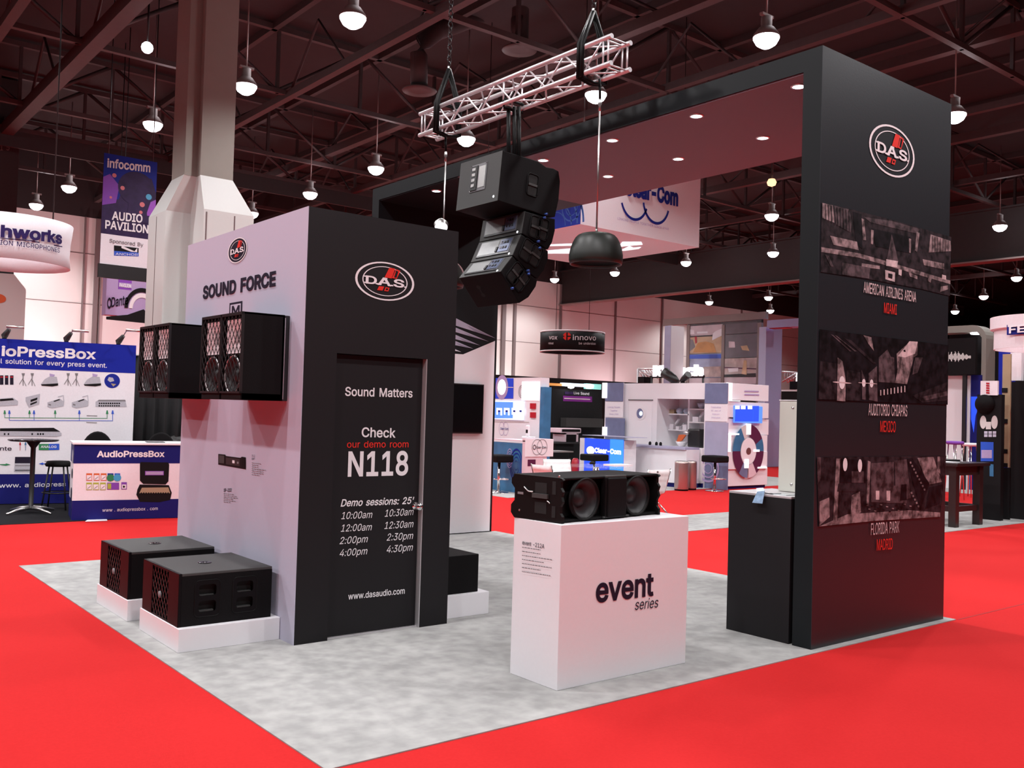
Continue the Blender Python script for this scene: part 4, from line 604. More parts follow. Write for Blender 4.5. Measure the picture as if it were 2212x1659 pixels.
for x, y, r in ((1045, 1005, 30), (1222, 1008, 18), (1285, 1012, 18)):
    q = st(*c((x, y))[0]); rr = abs(st(*c((x + r, y))[0])[0] - q[0]); g.ring(q, rr * .8, rr, 'vinyl_white', 3, n=16); g.ring(q, rr * 2.6, rr * .12, 'pic4', 3, n=12)
for i in range(8): x = 1355 + i * 28; g.ppoly(c((x, 1065 - i * 5), (x + 9, 1066 - i * 5), (x + 9, 1110 - i * 4), (x, 1110 - i * 4)), 'pic4', 3)
g.ptext('AUDITORIO CHIAPAS', (1873.7, 896.8), (1957.7, 899), 24.5, 'pic4', 3, bold=.01); g.ptext('MEXICO', (1899.4, 932.6), (1932.5, 933.4), 23.5, 'vinyl_red', 3, bold=.008)
c = crop(1540, 960, .2894)
g.ppoly(c((772, 95), (1738, 85), (1692, 540), (1200, 572), (785, 615)), 'pic1', 1)
for p, m in (([(772, 95), (800, 95), (800, 250), (775, 300)], 'pic2'), ([(915, 105), (945, 105), (920, 592), (890, 598)], 'pic3'), ([(1150, 120), (1172, 130), (1157, 460), (1140, 460)], 'pic3'), ([(945, 110), (1140, 115), (1135, 285), (940, 285)], 'pic0'),
             ([(1175, 140), (1345, 130), (1345, 310), (1172, 330)], 'pic2'), ([(1030, 200), (1120, 200), (1120, 285), (1030, 285)], 'pic2'), ([(930, 292), (1120, 292), (1120, 350), (920, 352)], 'pic1'), ([(790, 425), (862, 395), (866, 540), (790, 605)], 'pic3'),
             ([(1030, 380), (1092, 350), (1100, 505), (1020, 552)], 'pic3'), ([(1175, 320), (1440, 300), (1440, 440), (1175, 430)], 'pic2'), ([(1210, 345), (1236, 345), (1236, 412), (1210, 412)], 'pic4'), ([(1290, 345), (1318, 345), (1316, 420), (1290, 418)], 'pic4'),
             ([(785, 612), (1000, 520), (1460, 490), (1690, 508), (1690, 540), (1200, 570)], 'pic3'), ([(1350, 120), (1440, 110), (1470, 400), (1360, 430)], 'pic2'), ([(1400, 300), (1440, 296), (1440, 415), (1390, 420)], 'pic0'), ([(1520, 100), (1640, 92), (1702, 280), (1600, 300)], 'pic3'), ([(1440, 108), (1480, 100), (1610, 290), (1545, 490), (1480, 260)], 'pic0'), ([(1610, 320), (1700, 300), (1690, 440), (1580, 480)], 'pic0'), ([(1670, 90), (1690, 90), (1690, 220), (1672, 200)], 'pic3')):
    g.ppoly(c(*p), m, 2)
for x, y in ((980, 150), (1090, 158)): q = st(*c((x, y))[0]); g.ring(q, .03, .05, 'vinyl_white', 3, n=14)
for i in range(16): g.ppoly(c(*[(1130 + i * 22 + dx, 440 + (i * 37 % 60) + dy) for dx, dy in ((0, 0), (16, 2), (16, 10), (0, 8))]), 'pic3' if i % 2 else 'pic0', 3)
for i in range(14): x, y = 1460 + (i * 13 % 110), 130 + i * 25; g.ppoly(c((x, y), (x + 12, y - 3), (x + 15, y + 12), (x + 3, y + 14)), 'pic3', 3)
g.ptext('FLORIDA PARK', (1879, 1155.4), (1940, 1149.6), 25, 'pic4', 3, bold=.005); g.ptext('MADRID', (1891.6, 1188.6), (1925.8, 1185.7), 23.5, 'vinyl_red', 3, bold=.008)
g.build('venue_graphics', pp, label='three venue photographs, captions and emblem')
# far panel graphics
g = Gr(PY(fy)); st = g.pl.st
mat('fan_a', (.42, .41, .52), .5, grain=.15, scale=3); mat('fan_b', (.26, .25, .34), .5, grain=.15, scale=3)
a = st(1071, 735); b = st(1000, 765.5); z_ = st(940, 767)
g.poly([(ax0 + .01, .012), (ax1 - .035, .012), (ax1 - .035, a[1] - .01), (b[0], b[1]), (ax0 + .01, b[1])], 'white_paint', 1)
c = crop(640, 440, .2773); P = lambda *p: [st(*q) for q in c(*p)]
for i, (tip, q0, q1) in enumerate((((1550, 1048), (1100, 820), (1100, 905)), ((1500, 1075), (1100, 905), (1100, 960)), ((1432, 1105), (1100, 960), (1100, 1020)), ((1378, 1130), (1100, 1010), (1100, 1075)), ((1283, 1155), (1100, 1065), (1100, 1120)))):
    g.poly(P(q0, tip, q1), 'fan_a', 1 + i % 2)
    g.poly(P(((q0[0] + tip[0]) / 2, (q0[1] + tip[1]) / 2 + 12), tip, ((q1[0] * .35 + tip[0] * .65), (q1[1] * .35 + tip[1] * .65))), 'white_paint' if i > 3 else 'fan_b', 3)
q = st(962, 592); das_logo(g, q, .31, .21)
g.build('graphics', fp, label='white lower field under pale fan blades')
tv = thing('television', 'black flat television on the white far panel behind the door wall', 'television', (4.3, fy - .05, 1.67))
MB('black_metal').box((3.62, fy - .055, 1.335), (4.735, fy - .012, 2.0)).build('housing', tv, bevel=.004)
MB('black_gloss').box((3.635, fy - .058, 1.355), (4.72, fy - .0545, 1.985)).build('screen', tv)
MB('black_metal').box((3.9, fy - .012, 1.5), (4.4, fy - .002, 1.8)).build('wall_mount', tv)
# ================================================================ black cabinet under the portal and what stands on it
cb = thing('counter_cabinet', 'black cabinet under the portal beside the picture panel', 'cabinet', (3.32, -1.58, 0))
MB('black_paint').box((ax0 + .002, -1.868, 0), (3.60, -1.297, 1.065)).build('body', cb, bevel=.002)
MB('alu').box((ax0 + .002, -1.868, 1.065), (3.60, -1.297, 1.083)).build('counter_top', cb, bevel=.003, label='pale grey counter top')
wb = thing('column_speaker', 'slim cream-white column loudspeaker standing on the black cabinet', 'loudspeaker', (3.45, -1.585, 1.083))
mat('cream', (.66, .67, .60), .45, grain=.02)
MB('cream').box((3.40, -1.671, 1.086), (3.52, -1.496, 1.80)).build('cabinet', wb, bevel=.008)
MB('white_paint').box((3.395, -1.675, 1.80), (3.525, -1.492, 1.808)).build('top_cap', wb, bevel=.003)
for z in (1.145, 1.745): MB('silver').lathe([(0, .006), (.010, .005), (.013, 0)], (3.40, -1.62, z), axis=(-1, 0, 0), n=14).build('bolt', wb, label='bright round bolt')
def leaflet(label, pts, m, th=.004):
    return tag(MB(m).prism(pts, (0, 0, th)).build('leaflet'), label, 'leaflet', 'leaflets on the black cabinet')
mat('glossy_blue', (.25, .38, .55), .2, grain=.6, scale=30); mat('glossy_pale', (.6, .66, .70), .15, grain=.3, scale=30)
leaflet('glossy leaflet lying flat beside the cream column loudspeaker', [(3.08, -1.80, 1.0835), (3.24, -1.80, 1.0835), (3.27, -1.60, 1.0835), (3.11, -1.60, 1.0835)], 'glossy_pale')
leaflet('shiny leaflet lying crosswise over another on the black cabinet', [(3.06, -1.66, 1.089), (3.16, -1.70, 1.089), (3.24, -1.53, 1.089), (3.14, -1.49, 1.089)], 'alu')
q0, q1 = at(1636, 1064, x=3.038), at(1651, 1062, x=3.038)
lf = MB('glossy_blue').add([at(1636, 1062, x=3.042), at(1652, 1061, x=3.042), at(1647, 1088, x=3.00), at(1625, 1086, x=3.00), at(1649, 1054, x=3.10), at(1634, 1055, x=3.10)], [(0, 1, 2, 3), (5, 4, 1, 0)])
tag(lf.build('leaflet', solid=.003), 'blue and silver leaflet hanging over the front edge of the cabinet', 'leaflet', 'leaflets on the black cabinet')
# ================================================================ truss, slings, chains
tx0, tx1, tz0, tz1, ty0, ty1 = 2.50, 2.725, 4.583, 4.812, -.41, 2.50
tr = thing('lighting_truss', 'white aluminium box truss hanging over the booth', 'truss', (2.61, 1.04, 4.58))
for x in (tx0, tx1):
    for z in (tz0, tz1): MB('alu').tube([(x, ty0, z), (x, ty1, z)], .0215, n=12).build('chord', tr)
wm = MB('alu'); n = 11; y0, y1 = ty0 + .10, ty1 - .10; st_ = (y1 - y0) / n
for (xa, za), (xb, zb) in (((tx0, tz0), (tx0, tz1)), ((tx1, tz0), (tx1, tz1)), ((tx0, tz1), (tx1, tz1)), ((tx0, tz0), (tx1, tz0))):
    for i in range(n):
        p, q = ((xa, za), (xb, zb)) if i % 2 else ((xb, zb), (xa, za))
        wm.tube([(p[0], y0 + i * st_, p[1]), (q[0], y0 + (i + 1) * st_, q[1])], .0085, n=6)
    for y in (ty0 + .04, y0, y1, ty1 - .04, (y0 + y1) / 2): wm.tube([(xa, y, za), (xb, y, zb)], .0085, n=6)
wm.build('web_bracing', tr)
def sling(y, label, dz=.34):
    t = thing('truss_sling', label, 'sling', (2.61, y, tz0), group='black slings round the truss')
    m = MB('rubber'); apex = Vector((2.612, y, tz1 + dz))
    for dy in (-.022, .022):
        for x in (tx0 - .03, tx1 + .03): m.tube([(x, y + dy, tz0 - .04), (x, y + dy, tz1 + .03), apex], [.02, .02, .026], n=6)
        m.tube([(tx0 - .03, y + dy, tz0 - .035), (2.61, y + dy, tz0 - .06), (tx1 + .03, y + dy, tz0 - .035)], .014, n=6)
        m.tube([(tx0 - .03, y + dy, tz1 + .026), (2.61, y + dy, tz1 + .035), (tx1 + .03, y + dy, tz1 + .026)], .012, n=6)
    m.build('strap', t)
    MB('silver').lathe([(.016, -.03), (.02, 0), (.016, .03)], apex, n=10).build('shackle', t)
    return apex
apN = sling(-.06, 'black sling round the near end of the white truss')
apF = sling(2.14, 'black sling round the far end of the white truss', .42)
def chain(p, top, label):
    m = MB('black_metal'); L = .085; i = 0; q = Vector(p); d = (Vector(top) - q); n = int(d.length / (L * .72)); d.normalize()
    for i in range(n):
        c = q + d * (i * L * .72 + L / 2); s = Vector((1, 0, 0)) if i % 2 else Vector((0, 1, 0)); r = L * .28
        loop = [c + d * (math.cos(a) * L * .46) + s * (math.sin(a) * r) for a in [2 * math.pi * k / 8 for k in range(9)]]
        m.tube(loop, .0075, n=4, cap=False)
    return tag(m.build('hoist_chain'), label, 'chain', 'hoist chains of the truss')
chain(apF, (apF.x, apF.y, 9.4), 'dark hoist chain rising from the far sling of the truss')
chain(apN, (apN.x + .05, apN.y, 9.4), 'dark hoist chain rising from the near sling of the truss')
ap = Vector((2.615, 1.03, tz0 - .05)); t = thing('array_strap', 'black strap hanging the line array from mid truss', 'strap', (2.615, 1.03, 4.2))
m = MB('rubber')
for dx in (-.01, .03, .06): m.tube([(2.57 + dx, 1.0 - dx, 3.96), (2.57 + dx, 1.03 - dx, tz0 - .02)], .02, n=6)
m.tube([(tx0 - .01, 1.03, tz0 + .03), (tx0 + .0, 1.03, tz0 - .04), (tx1, 1.03, tz0 - .04), (tx1 + .01, 1.03, tz0 + .03), (tx1, 1.03, tz0 + .04), (tx0, 1.03, tz0 + .04)], .015, n=6); m.build('webbing', t)
# pendant loudspeakers
def pendant(y, label):
    z = 2.93; t = thing('pendant_speaker', label, 'loudspeaker', (2.61, y, z), group='bell pendant loudspeakers under the truss')
    c = (2.61, y, z)
    MB('bell_black').lathe([(.0, .264), (.10, .264), (.135, .260), (.160, .248), (.182, .225), (.203, .185), (.220, .135), (.231, .08), (.231, .035), (.223, 0), (.216, .0), (.212, .03)], c, n=44).build('bell', t)
    MB('cab_black').lathe([(0, .045), (.17, .04), (.217, .02)], c, n=32).build('grille', t)
    for k_ in range(8):
        vm = MB('void'); a = k_ * math.pi / 4 + .2; p = Vector((2.61 + math.cos(a) * .168, y + math.sin(a) * .168, z + .232)); vm.lathe([(0, .0), (.008, 0), (.008, -.006)], p, n=8, axis=(math.cos(a), math.sin(a), .8)); vm.build('vent', t)
    MB('silver').tube([(2.61, y, z + .262), (2.61, y, z + .30), (2.615, y + .01, z + .325)], [.012, .01, .006]).tube([(2.61, y, z + .30), (2.61, y, 4.30)], .008, n=6).build('hanging_cable', t, label='pale steel hanging cable')
    MB('silver').lathe([(.0, -.05), (.014, -.04), (.01, 0), (.018, .02), (.012, .06), (0, .07)], (2.61, y, 4.30), n=10).build('hook', t)
    MB('rubber').tube([(2.61, y, 4.36), (2.60, y, tz0 - .05)], .012, n=6).build('cord', t)
pendant(-.17, 'black bell-shaped pendant loudspeaker in plain view under the near truss end')
pendant(2.15, 'pendant loudspeaker on the far truss end, only its cable showing above the door wall')
sl = thing('clamp_lamp', 'small bright lamp clamped on the top edge of the black door wall', 'lamp', (1.20, .25, H_))
lp = at(953, 490, y=.25)
MB('led').lathe([(0, -.045), (.03, -.04), (.05, -.01), (.05, .0)], lp, n=18, axis=(.3, .5, .8)).build('bulb', sl, label='glowing white bulb')
MB('silver').lathe([(.052, -.005), (.058, .03), (.03, .07), (0, .08)], lp, n=18, axis=(.3, .5, .8)).build('housing', sl)
MB('black_metal').tube([lp + Vector((0, 0, .06)), lp + Vector((.03, .05, .03)), (W_ - .02, .33, H_ - .03)], .008, n=6).box((W_ - .045, .30, H_ - .09), (W_ + .006, .37, H_ + .01)).build('clamp', sl)
# ================================================================ flown line array
AY0, AY1 = .56, 1.19
def xz(p): q = at(*p, y=AY0); return (q.x, q.z)
def flown(name, px, label, rear, handles, group=None, plate='amp'):
    pts = [xz(p) for p in px]; cx = sum(p[0] for p in pts) / len(pts); zt = min(p[1] for p in pts)
    t = thing(name, label, 'loudspeaker', (cx, (AY0 + AY1) / 2, zt), group=group)
    body = MB('cab_black').prism([(x, AY0, z) for x, z in pts], (0, AY1 - AY0, 0)).build('cabinet', t, bevel=.006)
    A, B = xz(rear[0]), xz(rear[1]); V = Vector((A[0] - B[0], 0, A[1] - B[1])); h = V.length
    pl = Pl((B[0], AY1, B[1]), (0, -1, 0), V); w_ = AY1 - AY0
    g = Gr(pl)
    Q = lambda a, b, o: pl.pt(a * w_, b * h, o)
    def slab(a0, b0, a1, b1, o0, o1, m, mb):
        mb.prism([Q(a0, b0, o0), Q(a1, b0, o0), Q(a1, b1, o0), Q(a0, b1, o0)], pl.N * (o1 - o0), m)
    slab(.0, .0, 1, 1, 0, .003, 'cab_grey', mb := MB('cab_grey')); mb.build('rear_panel', t)
    if plate == 'sub':
        mb = MB('silver'); slab(.30, .30, .68, .86, .003, .008, 'steel_p', mb); slab(.32, .33, .47, .83, .008, .016, 'black_metal', mb); slab(.50, .36, .66, .80, .008, .012, 'silver', mb)
        for i in range(4): slab(.35, .40 + i * .11, .43, .46 + i * .11, .016, .02, 'silver', mb)
        for a in (.31, .66):
            for b in (.32, .83): slab(a, b, a + .012, b + .02, .008, .012, 'chrome', mb)
        mb.build('amplifier_plate', t, label='silvery amplifier plate with connectors')
    else:
        mb = MB('silver'); slab(.10, .20, .86, .92, .003, .007, 'steel_p', mb); slab(.12, .24, .56, .88, .007, .010, 'tray', mb)
        slab(.60, .26, .84, .88, .007, .013, 'plate_blue', mb); slab(.545, .28, .585, .52, .007, .02, 'black_metal', mb); slab(.10, .14, .9, .19, .003, .012, 'black_metal', mb)
        for i in range(3):
            for j in range(2): slab(.64 + i * .06, .40 + j * .26, .67 + i * .06, .50 + j * .26, .013, .02, 'black_metal' if i else 'chrome', mb)
        mb.build('amplifier_plate', t, label='pale amplifier plate with blue controls')
    mb = MB('led'); q = Q(.90, .10, .004); mb.lathe([(0, .003), (.010, .002), (.011, 0)], q, axis=pl.N, n=12); mb.build('badge', t, label='small round white badge')
    for (u, v) in handles:
        q = xz((u, v)); ang = math.atan2(V.x, V.z)
        hm = MB('cab_black', T=Matrix.Translation((q[0], AY0, q[1])) @ Matrix.Rotation(ang, 4, 'Y'))
        R_ = rrect(0, 0, .13, .20, .03); hm.tube([(p[0], -.004, p[1]) for p in R_ + R_[:1]], .006, n=5, cap=False)
        for s_ in (-1, 1): hm.add([(p[0], -.003, p[1]) for p in rrect(0, s_ * .051, .105, .078, .022)], [list(range(20))], 'void')
        hm.box((-.05, -.014, -.010), (.05, -.004, .010), 'cab_grey')
        hm.build('handle', t)
    return t, pts
mat('steel_p', (.20, .20, .21), .35, .6); mat('tray', (.30, .31, .31), .4, .3, grain=.1); mat('plate_blue', (.14, .17, .26), .35, .3, grain=.4, scale=60); mat('pin_blue', (.05, .10, .35), .3, .5)
t0, _ = flown('array_subwoofer', [(1086, 325), (1162, 348), (1180, 361), (1195.5, 363.6), (1207, 370), (1210, 392), (1207, 432), (1199, 468.7), (1178, 467), (1152, 457), (1137, 453), (1075, 433)], 'large flown subwoofer at the top of the hanging array', ((1086, 325), (1075, 433)), [(1150, 400)], plate='sub')
gq = 'array modules under the flown subwoofer'
t1, _ = flown('array_module', [(1134.7, 456.5), (1175, 468), (1199, 473), (1199, 498), (1193, 523), (1184, 539), (1172.7, 532), (1127, 504)], 'uppermost of the three small array modules, under the flown subwoofer', ((1134.7, 456.5), (1127, 504)), [(1156, 491), (1172, 495)], gq)
t2, _ = flown('array_module', [(1126, 506.5), (1172.7, 535.5), (1184, 542), (1184, 561), (1175, 584), (1161, 602.5), (1147, 592), (1107.6, 551)], 'middle of the three small array modules in the hanging array', ((1126, 506.5), (1107.6, 551)), [(1138, 541), (1156, 552)], gq)
t3, p3 = flown('array_module', [(1107, 553.5), (1148.6, 596), (1161, 604.5), (1157.5, 619), (1142, 642), (1122, 654.7), (1081.5, 587)], 'lowest array module, tilted down with its underside showing', ((1107, 553.5), (1081.5, 587)), [(1113, 591), (1125, 606)], gq)
A_, B_ = Vector((p3[-1][0], AY0, p3[-1][1])), Vector((p3[-2][0], AY0, p3[-2][1])); dd = (B_ - A_)
g = Gr(Pl((A_.x, AY1, A_.z), (0, -1, 0), -dd), base=.002)
for b in (.36, .62): g.ring((.20, -dd.length * b), .028, .022, 'void', 0, n=16)
g.rect(.19, -dd.length * .60, .21, -dd.length * .40, 'void', 0); g.build('bottom_mark', t3)
for t_, pins in ((t0, [(1178, 463)]), (t1, [(1174, 471), (1161, 522)]), (t2, [(1164, 536), (1139, 585)]), (t3, [(1140, 592), (1105, 623)])):
    for p in pins:
        pm = MB('pin_blue'); q = at(*p, y=AY0); pm.lathe([(.012, 0), (.012, .025), (.006, .03), (0, .03)], q, axis=(0, -1, 0), n=10); pm.build('rigging_pin', t_, label='bluish rigging pin')
# ================================================================ hall shell
WY = 34.0
MB('hall_wall').box((-40, WY, -.006), (110, WY + .4, 8.87)).build('wall_back', kind='structure')
MB('deck').box((-40, WY, 8.87), (110, WY + .4, 11.4)).build('wall_back_upper', kind='structure')
MB('deck').box((110, -30, -.006), (110.4, WY, 11.4)).build('wall_right', kind='structure')
MB('hall_wall').box((-40.4, -30, -.006), (-40, WY, 11.4)).build('wall_left', kind='structure')
MB('deck').box((-40, -30.4, -.006), (110, -30, 11.4)).build('wall_front', kind='structure')
n = 1
for u, v, w_ in ((179, 600, .05), (207, 600, .16), (216, 600, .05), (1110, 700, .16), (1209, 700, .12), (1327, 720, .09), (1428, 720, .09), (1085, 740, .25), (1600, 700, .06)):
    q = at(u, v, y=WY); MB('pilaster').box((q.x - w_ / 2, WY - .12, 0), (q.x + w_ / 2, WY - .005, 8.86)).build('trim_%d' % n, kind='structure'); n += 1
for z in (3.2, 5.4, 7.4):
    MB('seam').box((-40, WY - .012, z), (110, WY - .001, z + .02)).build('trim_%d' % n, kind='structure'); n += 1
gd = thing('girder', 'long dark girder below the roof, running from the back wall towards the right', 'girder', (32.65, 10, 7.7))
MB('girder').box((32.5, -20, 7.72), (32.8, WY - .02, 9.55)).build('web', gd); MB('flange').box((32.35, -20, 7.66), (32.95, WY - .02, 7.72)).build('flange', gd)
MB('girder').box((32.35, -20, 9.55), (32.95, WY - .02, 9.62)).build('flange', gd)
# roof trusses, purlins
def roof_truss(y, label, zb=9.6, zt=11.2, x0=-24, x1=62, step=2.4, solid=False):
    m = MB('steel_rib').box((x0, y - .07, zb), (x1, y + .07, zb + .12)).box((x0, y - .07, zt), (x1, y + .07, zt + .14)); n = int((x1 - x0) / step)
    for i in range(n):
        a, b = x0 + i * step, x0 + (i + 1) * step; zz = (zb + .06, zt + .07) if i % 2 else (zt + .07, zb + .06)
        m.tube([(a, y, zz[0]), (b, y, zz[1])], .055, 'steel_dark', n=4); m.box((b - .04, y - .04, zb), (b + .04, y + .04, zt), 'steel_dark')
    if solid: m.box((x0, y - .05, zb - .5), (x1, y + .05, zb), 'girder')
    return tag(m.build('roof_truss'), label, 'truss', 'roof trusses')
roof_truss(3.65, 'roof truss nearest the camera, crossing above the portal picture panel')
roof_truss(9.78, 'roof truss crossing above the white lighting truss')
roof_truss(16.6, 'roof truss crossing behind the tall grey column')
roof_truss(22.5, 'roof truss crossing above the audio pavilion banner', solid=False)
roof_truss(25.4, 'deep roof truss with a solid lower web, left of the grey column', solid=True)
roof_truss(30.5, 'last roof truss, just in front of the back wall')
def roof_beam(x, z, r, label, m='steel_rib', y0=-6, y1=WY, braces=True):
    b = MB(m).box((x - r, y0, z - r), (x + r, y1 - .02, z + r))
    if braces:
        y = y0 + 1.5
        while y < y1 - 3: b.tube([(x, y, z), (x, y + 1.5, 11.1), (x, y + 3, z)], .04, 'steel_dark', n=4); y += 6
    return tag(b.build('roof_beam'), label, 'beam', 'roof beams')
for i, (x, z, r) in enumerate(((-3.5, 9.9, .09), (.93, 9.6, .10), (2.65, 9.6, .16), (7.5, 9.6, .09), (11.75, 10.1, .12), (14.3, 9.7, .09), (18, 10.2, .12), (21.5, 9.8, .09), (25, 10.2, .12), (29, 9.9, .09), (37, 10, .12), (43, 9.9, .1), (50, 9.9, .12))):
    roof_beam(x, z, r, ('dark roof beam at the far left edge of the roof', 'slim roof beam left of the thick reddish one', 'thick reddish roof beam running away at upper left', 'slim roof beam over the door wall', 'heavy roof beam over the white lighting truss', 'slim roof beam over the portal soffit', 'heavy roof beam over the portal picture panel', 'slim roof beam beyond the portal', 'heavy roof beam beyond the portal', 'slim roof beam left of the long girder', 'heavy roof beam right of the long girder', 'far slim roof beam right of the girder', 'furthest heavy roof beam right of the girder')[i])
for i in range(26):
    tag(MB('deck').box((-24 + i * 3.1, -10, 11.20), (-23.86 + i * 3.1, WY - .02, 11.398), 'steel_dark').build('purlin'), 'dark purlin under the roof deck', 'purlin', 'purlins under the roof deck')
dt = thing('air_duct', 'round air duct bending down to a ceiling diffuser above the white truss', 'duct', (8.4, 13, 8.5))
P = lambda u, v: at(u, v, y=13)
MB('duct').tube([P(1060, 25), P(1000, 48), P(945, 68), P(915, 90), P(905, 118), P(905, 182)], .21, n=16).build('pipe', dt)
MB('duct').lathe([(.21, .05), (.30, -.02), (.42, -.06), (.40, -.09), (.2, -.07), (0, -.07)], P(906, 190), n=28).build('diffuser', dt)
d2 = thing('air_duct', 'second ceiling diffuser on a short duct right of the first', 'duct', (10, 11, 8.5)); P = lambda u, v: at(u, v, y=11)
MB('duct').lathe([(.2, .9), (.21, .05), (.30, -.02), (.42, -.06), (.40, -.09), (.2, -.07), (0, -.07)], P(1122, 102), n=28).build('diffuser', d2); MB('duct').tube([P(1122, 90), P(1122, 40)], .2, n=14).build('pipe', d2)
# ================================================================ high-bay lamps
def high_bay():
    t = thing('high_bay_lamp', '', 'lamp', group='high-bay lamps under the roof')
    MB('lamp').lathe([(0, -.17), (.09, -.16), (.18, -.10), (.235, 0), (.23, .03), (0, .03)], n=22).build('lens', t, label='glowing white lens')
    MB('flange').lathe([(.24, .03), (.235, .07), (.14, .20), (.10, .22), (.10, .40), (0, .40)], n=20).build('reflector', t)
    MB('flange').box((-.16, -.04, .40), (.16, .04, .45)).tube([(0, 0, .45), (0, 0, 2.84)], .016, n=6).build('bracket', t)
    return t
hb = high_bay()
LAMPS = [(762, 47, 'largest bright lamp left of the truss chain'), (1655, 90, 'large bright lamp just left of the picture panel top'), (531, 193, 'bright lamp just right of the grey column'), (330, 274, 'bright lamp above the audio pavilion banner'),
 (149, 409, 'bright lamp between the dark column and the audio pavilion banner'), (78, 447, 'bright lamp just above the round white sign at the left edge'), (544, 465, 'small bright lamp beside the white column cladding'), (670, 423, 'bright lamp just above the corner of the door wall'),
 (812, 369, 'bright lamp at the far upper corner of the portal'), (1007, 306, 'bright lamp under the far half of the white truss'), (1287, 211, 'bright lamp under the near end of the white truss'), (1667, 470, 'pinkish bright lamp left of the picture panel, topmost under the soffit'),
 (1670, 550, 'bright lamp left of the picture panel, under the pinkish one'), (1482, 570, 'bright lamp under the hanging box sign'), (1328, 592, 'bright lamp just under the bell pendant'), (1198, 606, 'small bright lamp between the array and the girder end'),
 (1660, 645, 'upper of two small lamps under the girder beside the picture panel'), (1664, 673, 'lower of two small lamps under the girder beside the picture panel'), (1532, 655, 'small bright lamp under the girder, left of the two small ones'), (2063, 255, 'bright lamp at the upper right corner of the picture panel'),
 (2160, 493, 'largest bright lamp right of the picture panel, low over the girder'), (2196, 603, 'bright lamp at the right edge just under the girder'), (2125, 643, 'small lamp right of the picture panel, second from the edge'), (2063, 675, 'smallest lamp right beside the picture panel')]
for i, (u, v, lb) in enumerate(LAMPS):
    p = at(u, v, z=BAY_Z); p.z = BAY_Z + .05
    o = hb if i == 0 else dup(hb, p, lb)
    o.location = p; o['label'] = lb
    spot('bay_light', p + Vector((0, 0, -.2)), BAY_W); uplight(p.x + .3, p.y)
gl = at(318, 103, z=8.9); t = thing('globe_lamp', 'round bare globe lamp up in the roof left of the grey column', 'lamp', gl)
MB('led').lathe([(0, -.12), (.06, -.105), (.105, -.06), (.12, 0), (.105, .06), (.06, .105), (0, .12)], gl, n=18).build('globe', t); MB('black_metal').tube([gl + Vector((0, 0, .11)), gl + Vector((0, 0, 1.4))], .02, n=6).build('stem', t)
mat('warm', (1, .62, .32), emit=4)
p = at(1667, 394, z=9.0); t = thing('beacon_lamp', 'small warm lamp above the pinkish lamp, under the soffit edge', 'lamp', p)
MB('warm').lathe([(0, -.14), (.12, -.09), (.15, 0), (.1, .1), (0, .12)], p, n=14).build('bulb', t); MB('black_metal').tube([p + Vector((0, 0, .1)), p + Vector((0, 0, 1.2))], .02, n=6).build('stem', t)
# ================================================================ building columns with white cladding
def column(name_label, top, clad, yf, zc0, zc1, zt=11.19, main=True, mats=('column_grey', 'clad')):
    """plus-shaped column; top/clad = pixel columns of its left corners (u4 = right end of the front arm)"""
    t = thing('building_column', name_label, 'column', (0, yf, 0))
    def foot(us, v, y):
        a = at(us[3], v, y=y); x = a.x; n1 = at(us[2], v, x=x).y; x2 = at(us[1], v, y=n1).x; y3 = at(us[0], v, x=x2).y; xr = at(us[4], v, y=y).x
        wr = x - x2; yb = y3 + (n1 - y)
        return [(x, y), (x, n1), (x2, n1), (x2, y3), (x, y3), (x, yb), (xr, yb), (xr, y3), (xr + wr * .3, y3), (xr + wr * .3, n1), (xr, n1), (xr, y)]
    f1 = foot(*top, yf); cx = sum(p[0] for p in f1) / 12; cy = sum(p[1] for p in f1) / 12
    t.location = (cx, cy, 0)
    MB(mats[0]).prism([(x, y, zc1 - .01) for x, y in f1], (0, 0, zt - zc1 + .01)).build('shaft', t)
    f2 = foot(*clad, yf - .22); m = MB(mats[1]).prism([(x, y, 0) for x, y in f2], (0, 0, zc0), caps=False)
    k = len(f2); f3 = [(x + (cx - x) * .06, y + (cy - y) * .06) for x, y in f1]
    m.add([(x, y, zc0) for x, y in f2] + [(x, y, zc1) for x, y in f1], [(i, (i + 1) % k, k + (i + 1) % k, k + i) for i in range(k)])
    c = m.build('cladding', t)
    return t, f2, c
ct, f2, cc = column('tall grey building column with white faceted cladding behind the door wall', ((371, 398, 425, 432, 503), 385), ((318, 354.3, 408.3, 436.6, 545), 560), 11.5, 5.25, 5.92)
sm = MB('seam')
for u in (444, 505): q = at(u, 520, y=f2[0][1]); sm.box((q.x - .012, q.y - .006, .3), (q.x + .012, q.y - .001, 5.2))
for u in (335,): q = at(u, 560, x=f2[3][0]); sm.box((q.x - .006, q.y - .008, .3), (q.x - .001, q.y + .008, 5.2))
sm.build('seam', cc)
# dark column at the left edge
t = thing('building_column', 'dark building column with white base at the left edge of the hall', 'column', (-.8, 27, 0))
a = at(36, 450, y=26); MB('column_grey').box((a.x - 1.5, 26, 5), (a.x, 27.2, 11.3), 'girder').build('shaft', t)
b = at(53, 700, y=25.8); s_ = at(0, 593, y=25.8); m = MB('clad').prism([(b.x - 2.2, 25.8, 0), (b.x, 25.8, 0), (b.x, 25.8, at(53, 625, y=25.8).z), (at(30, 592, y=25.8).x, 25.8, at(30, 592, y=25.8).z), (b.x - 1.9, 25.8, s_.z)], (0, 1.6, 0)).build('cladding', t)
g = Gr(PY(25.8), base=.01); q0 = g.pl.st(0, 645); q1 = g.pl.st(13, 645); mat('orange_ink', (.62, .12, .03), .5); g.ring((q0[0] - .05, q0[1]), q1[0] - q0[0] + .05, .14, 'orange_ink', 0); g.build('emblem', m, label='orange oval mark')
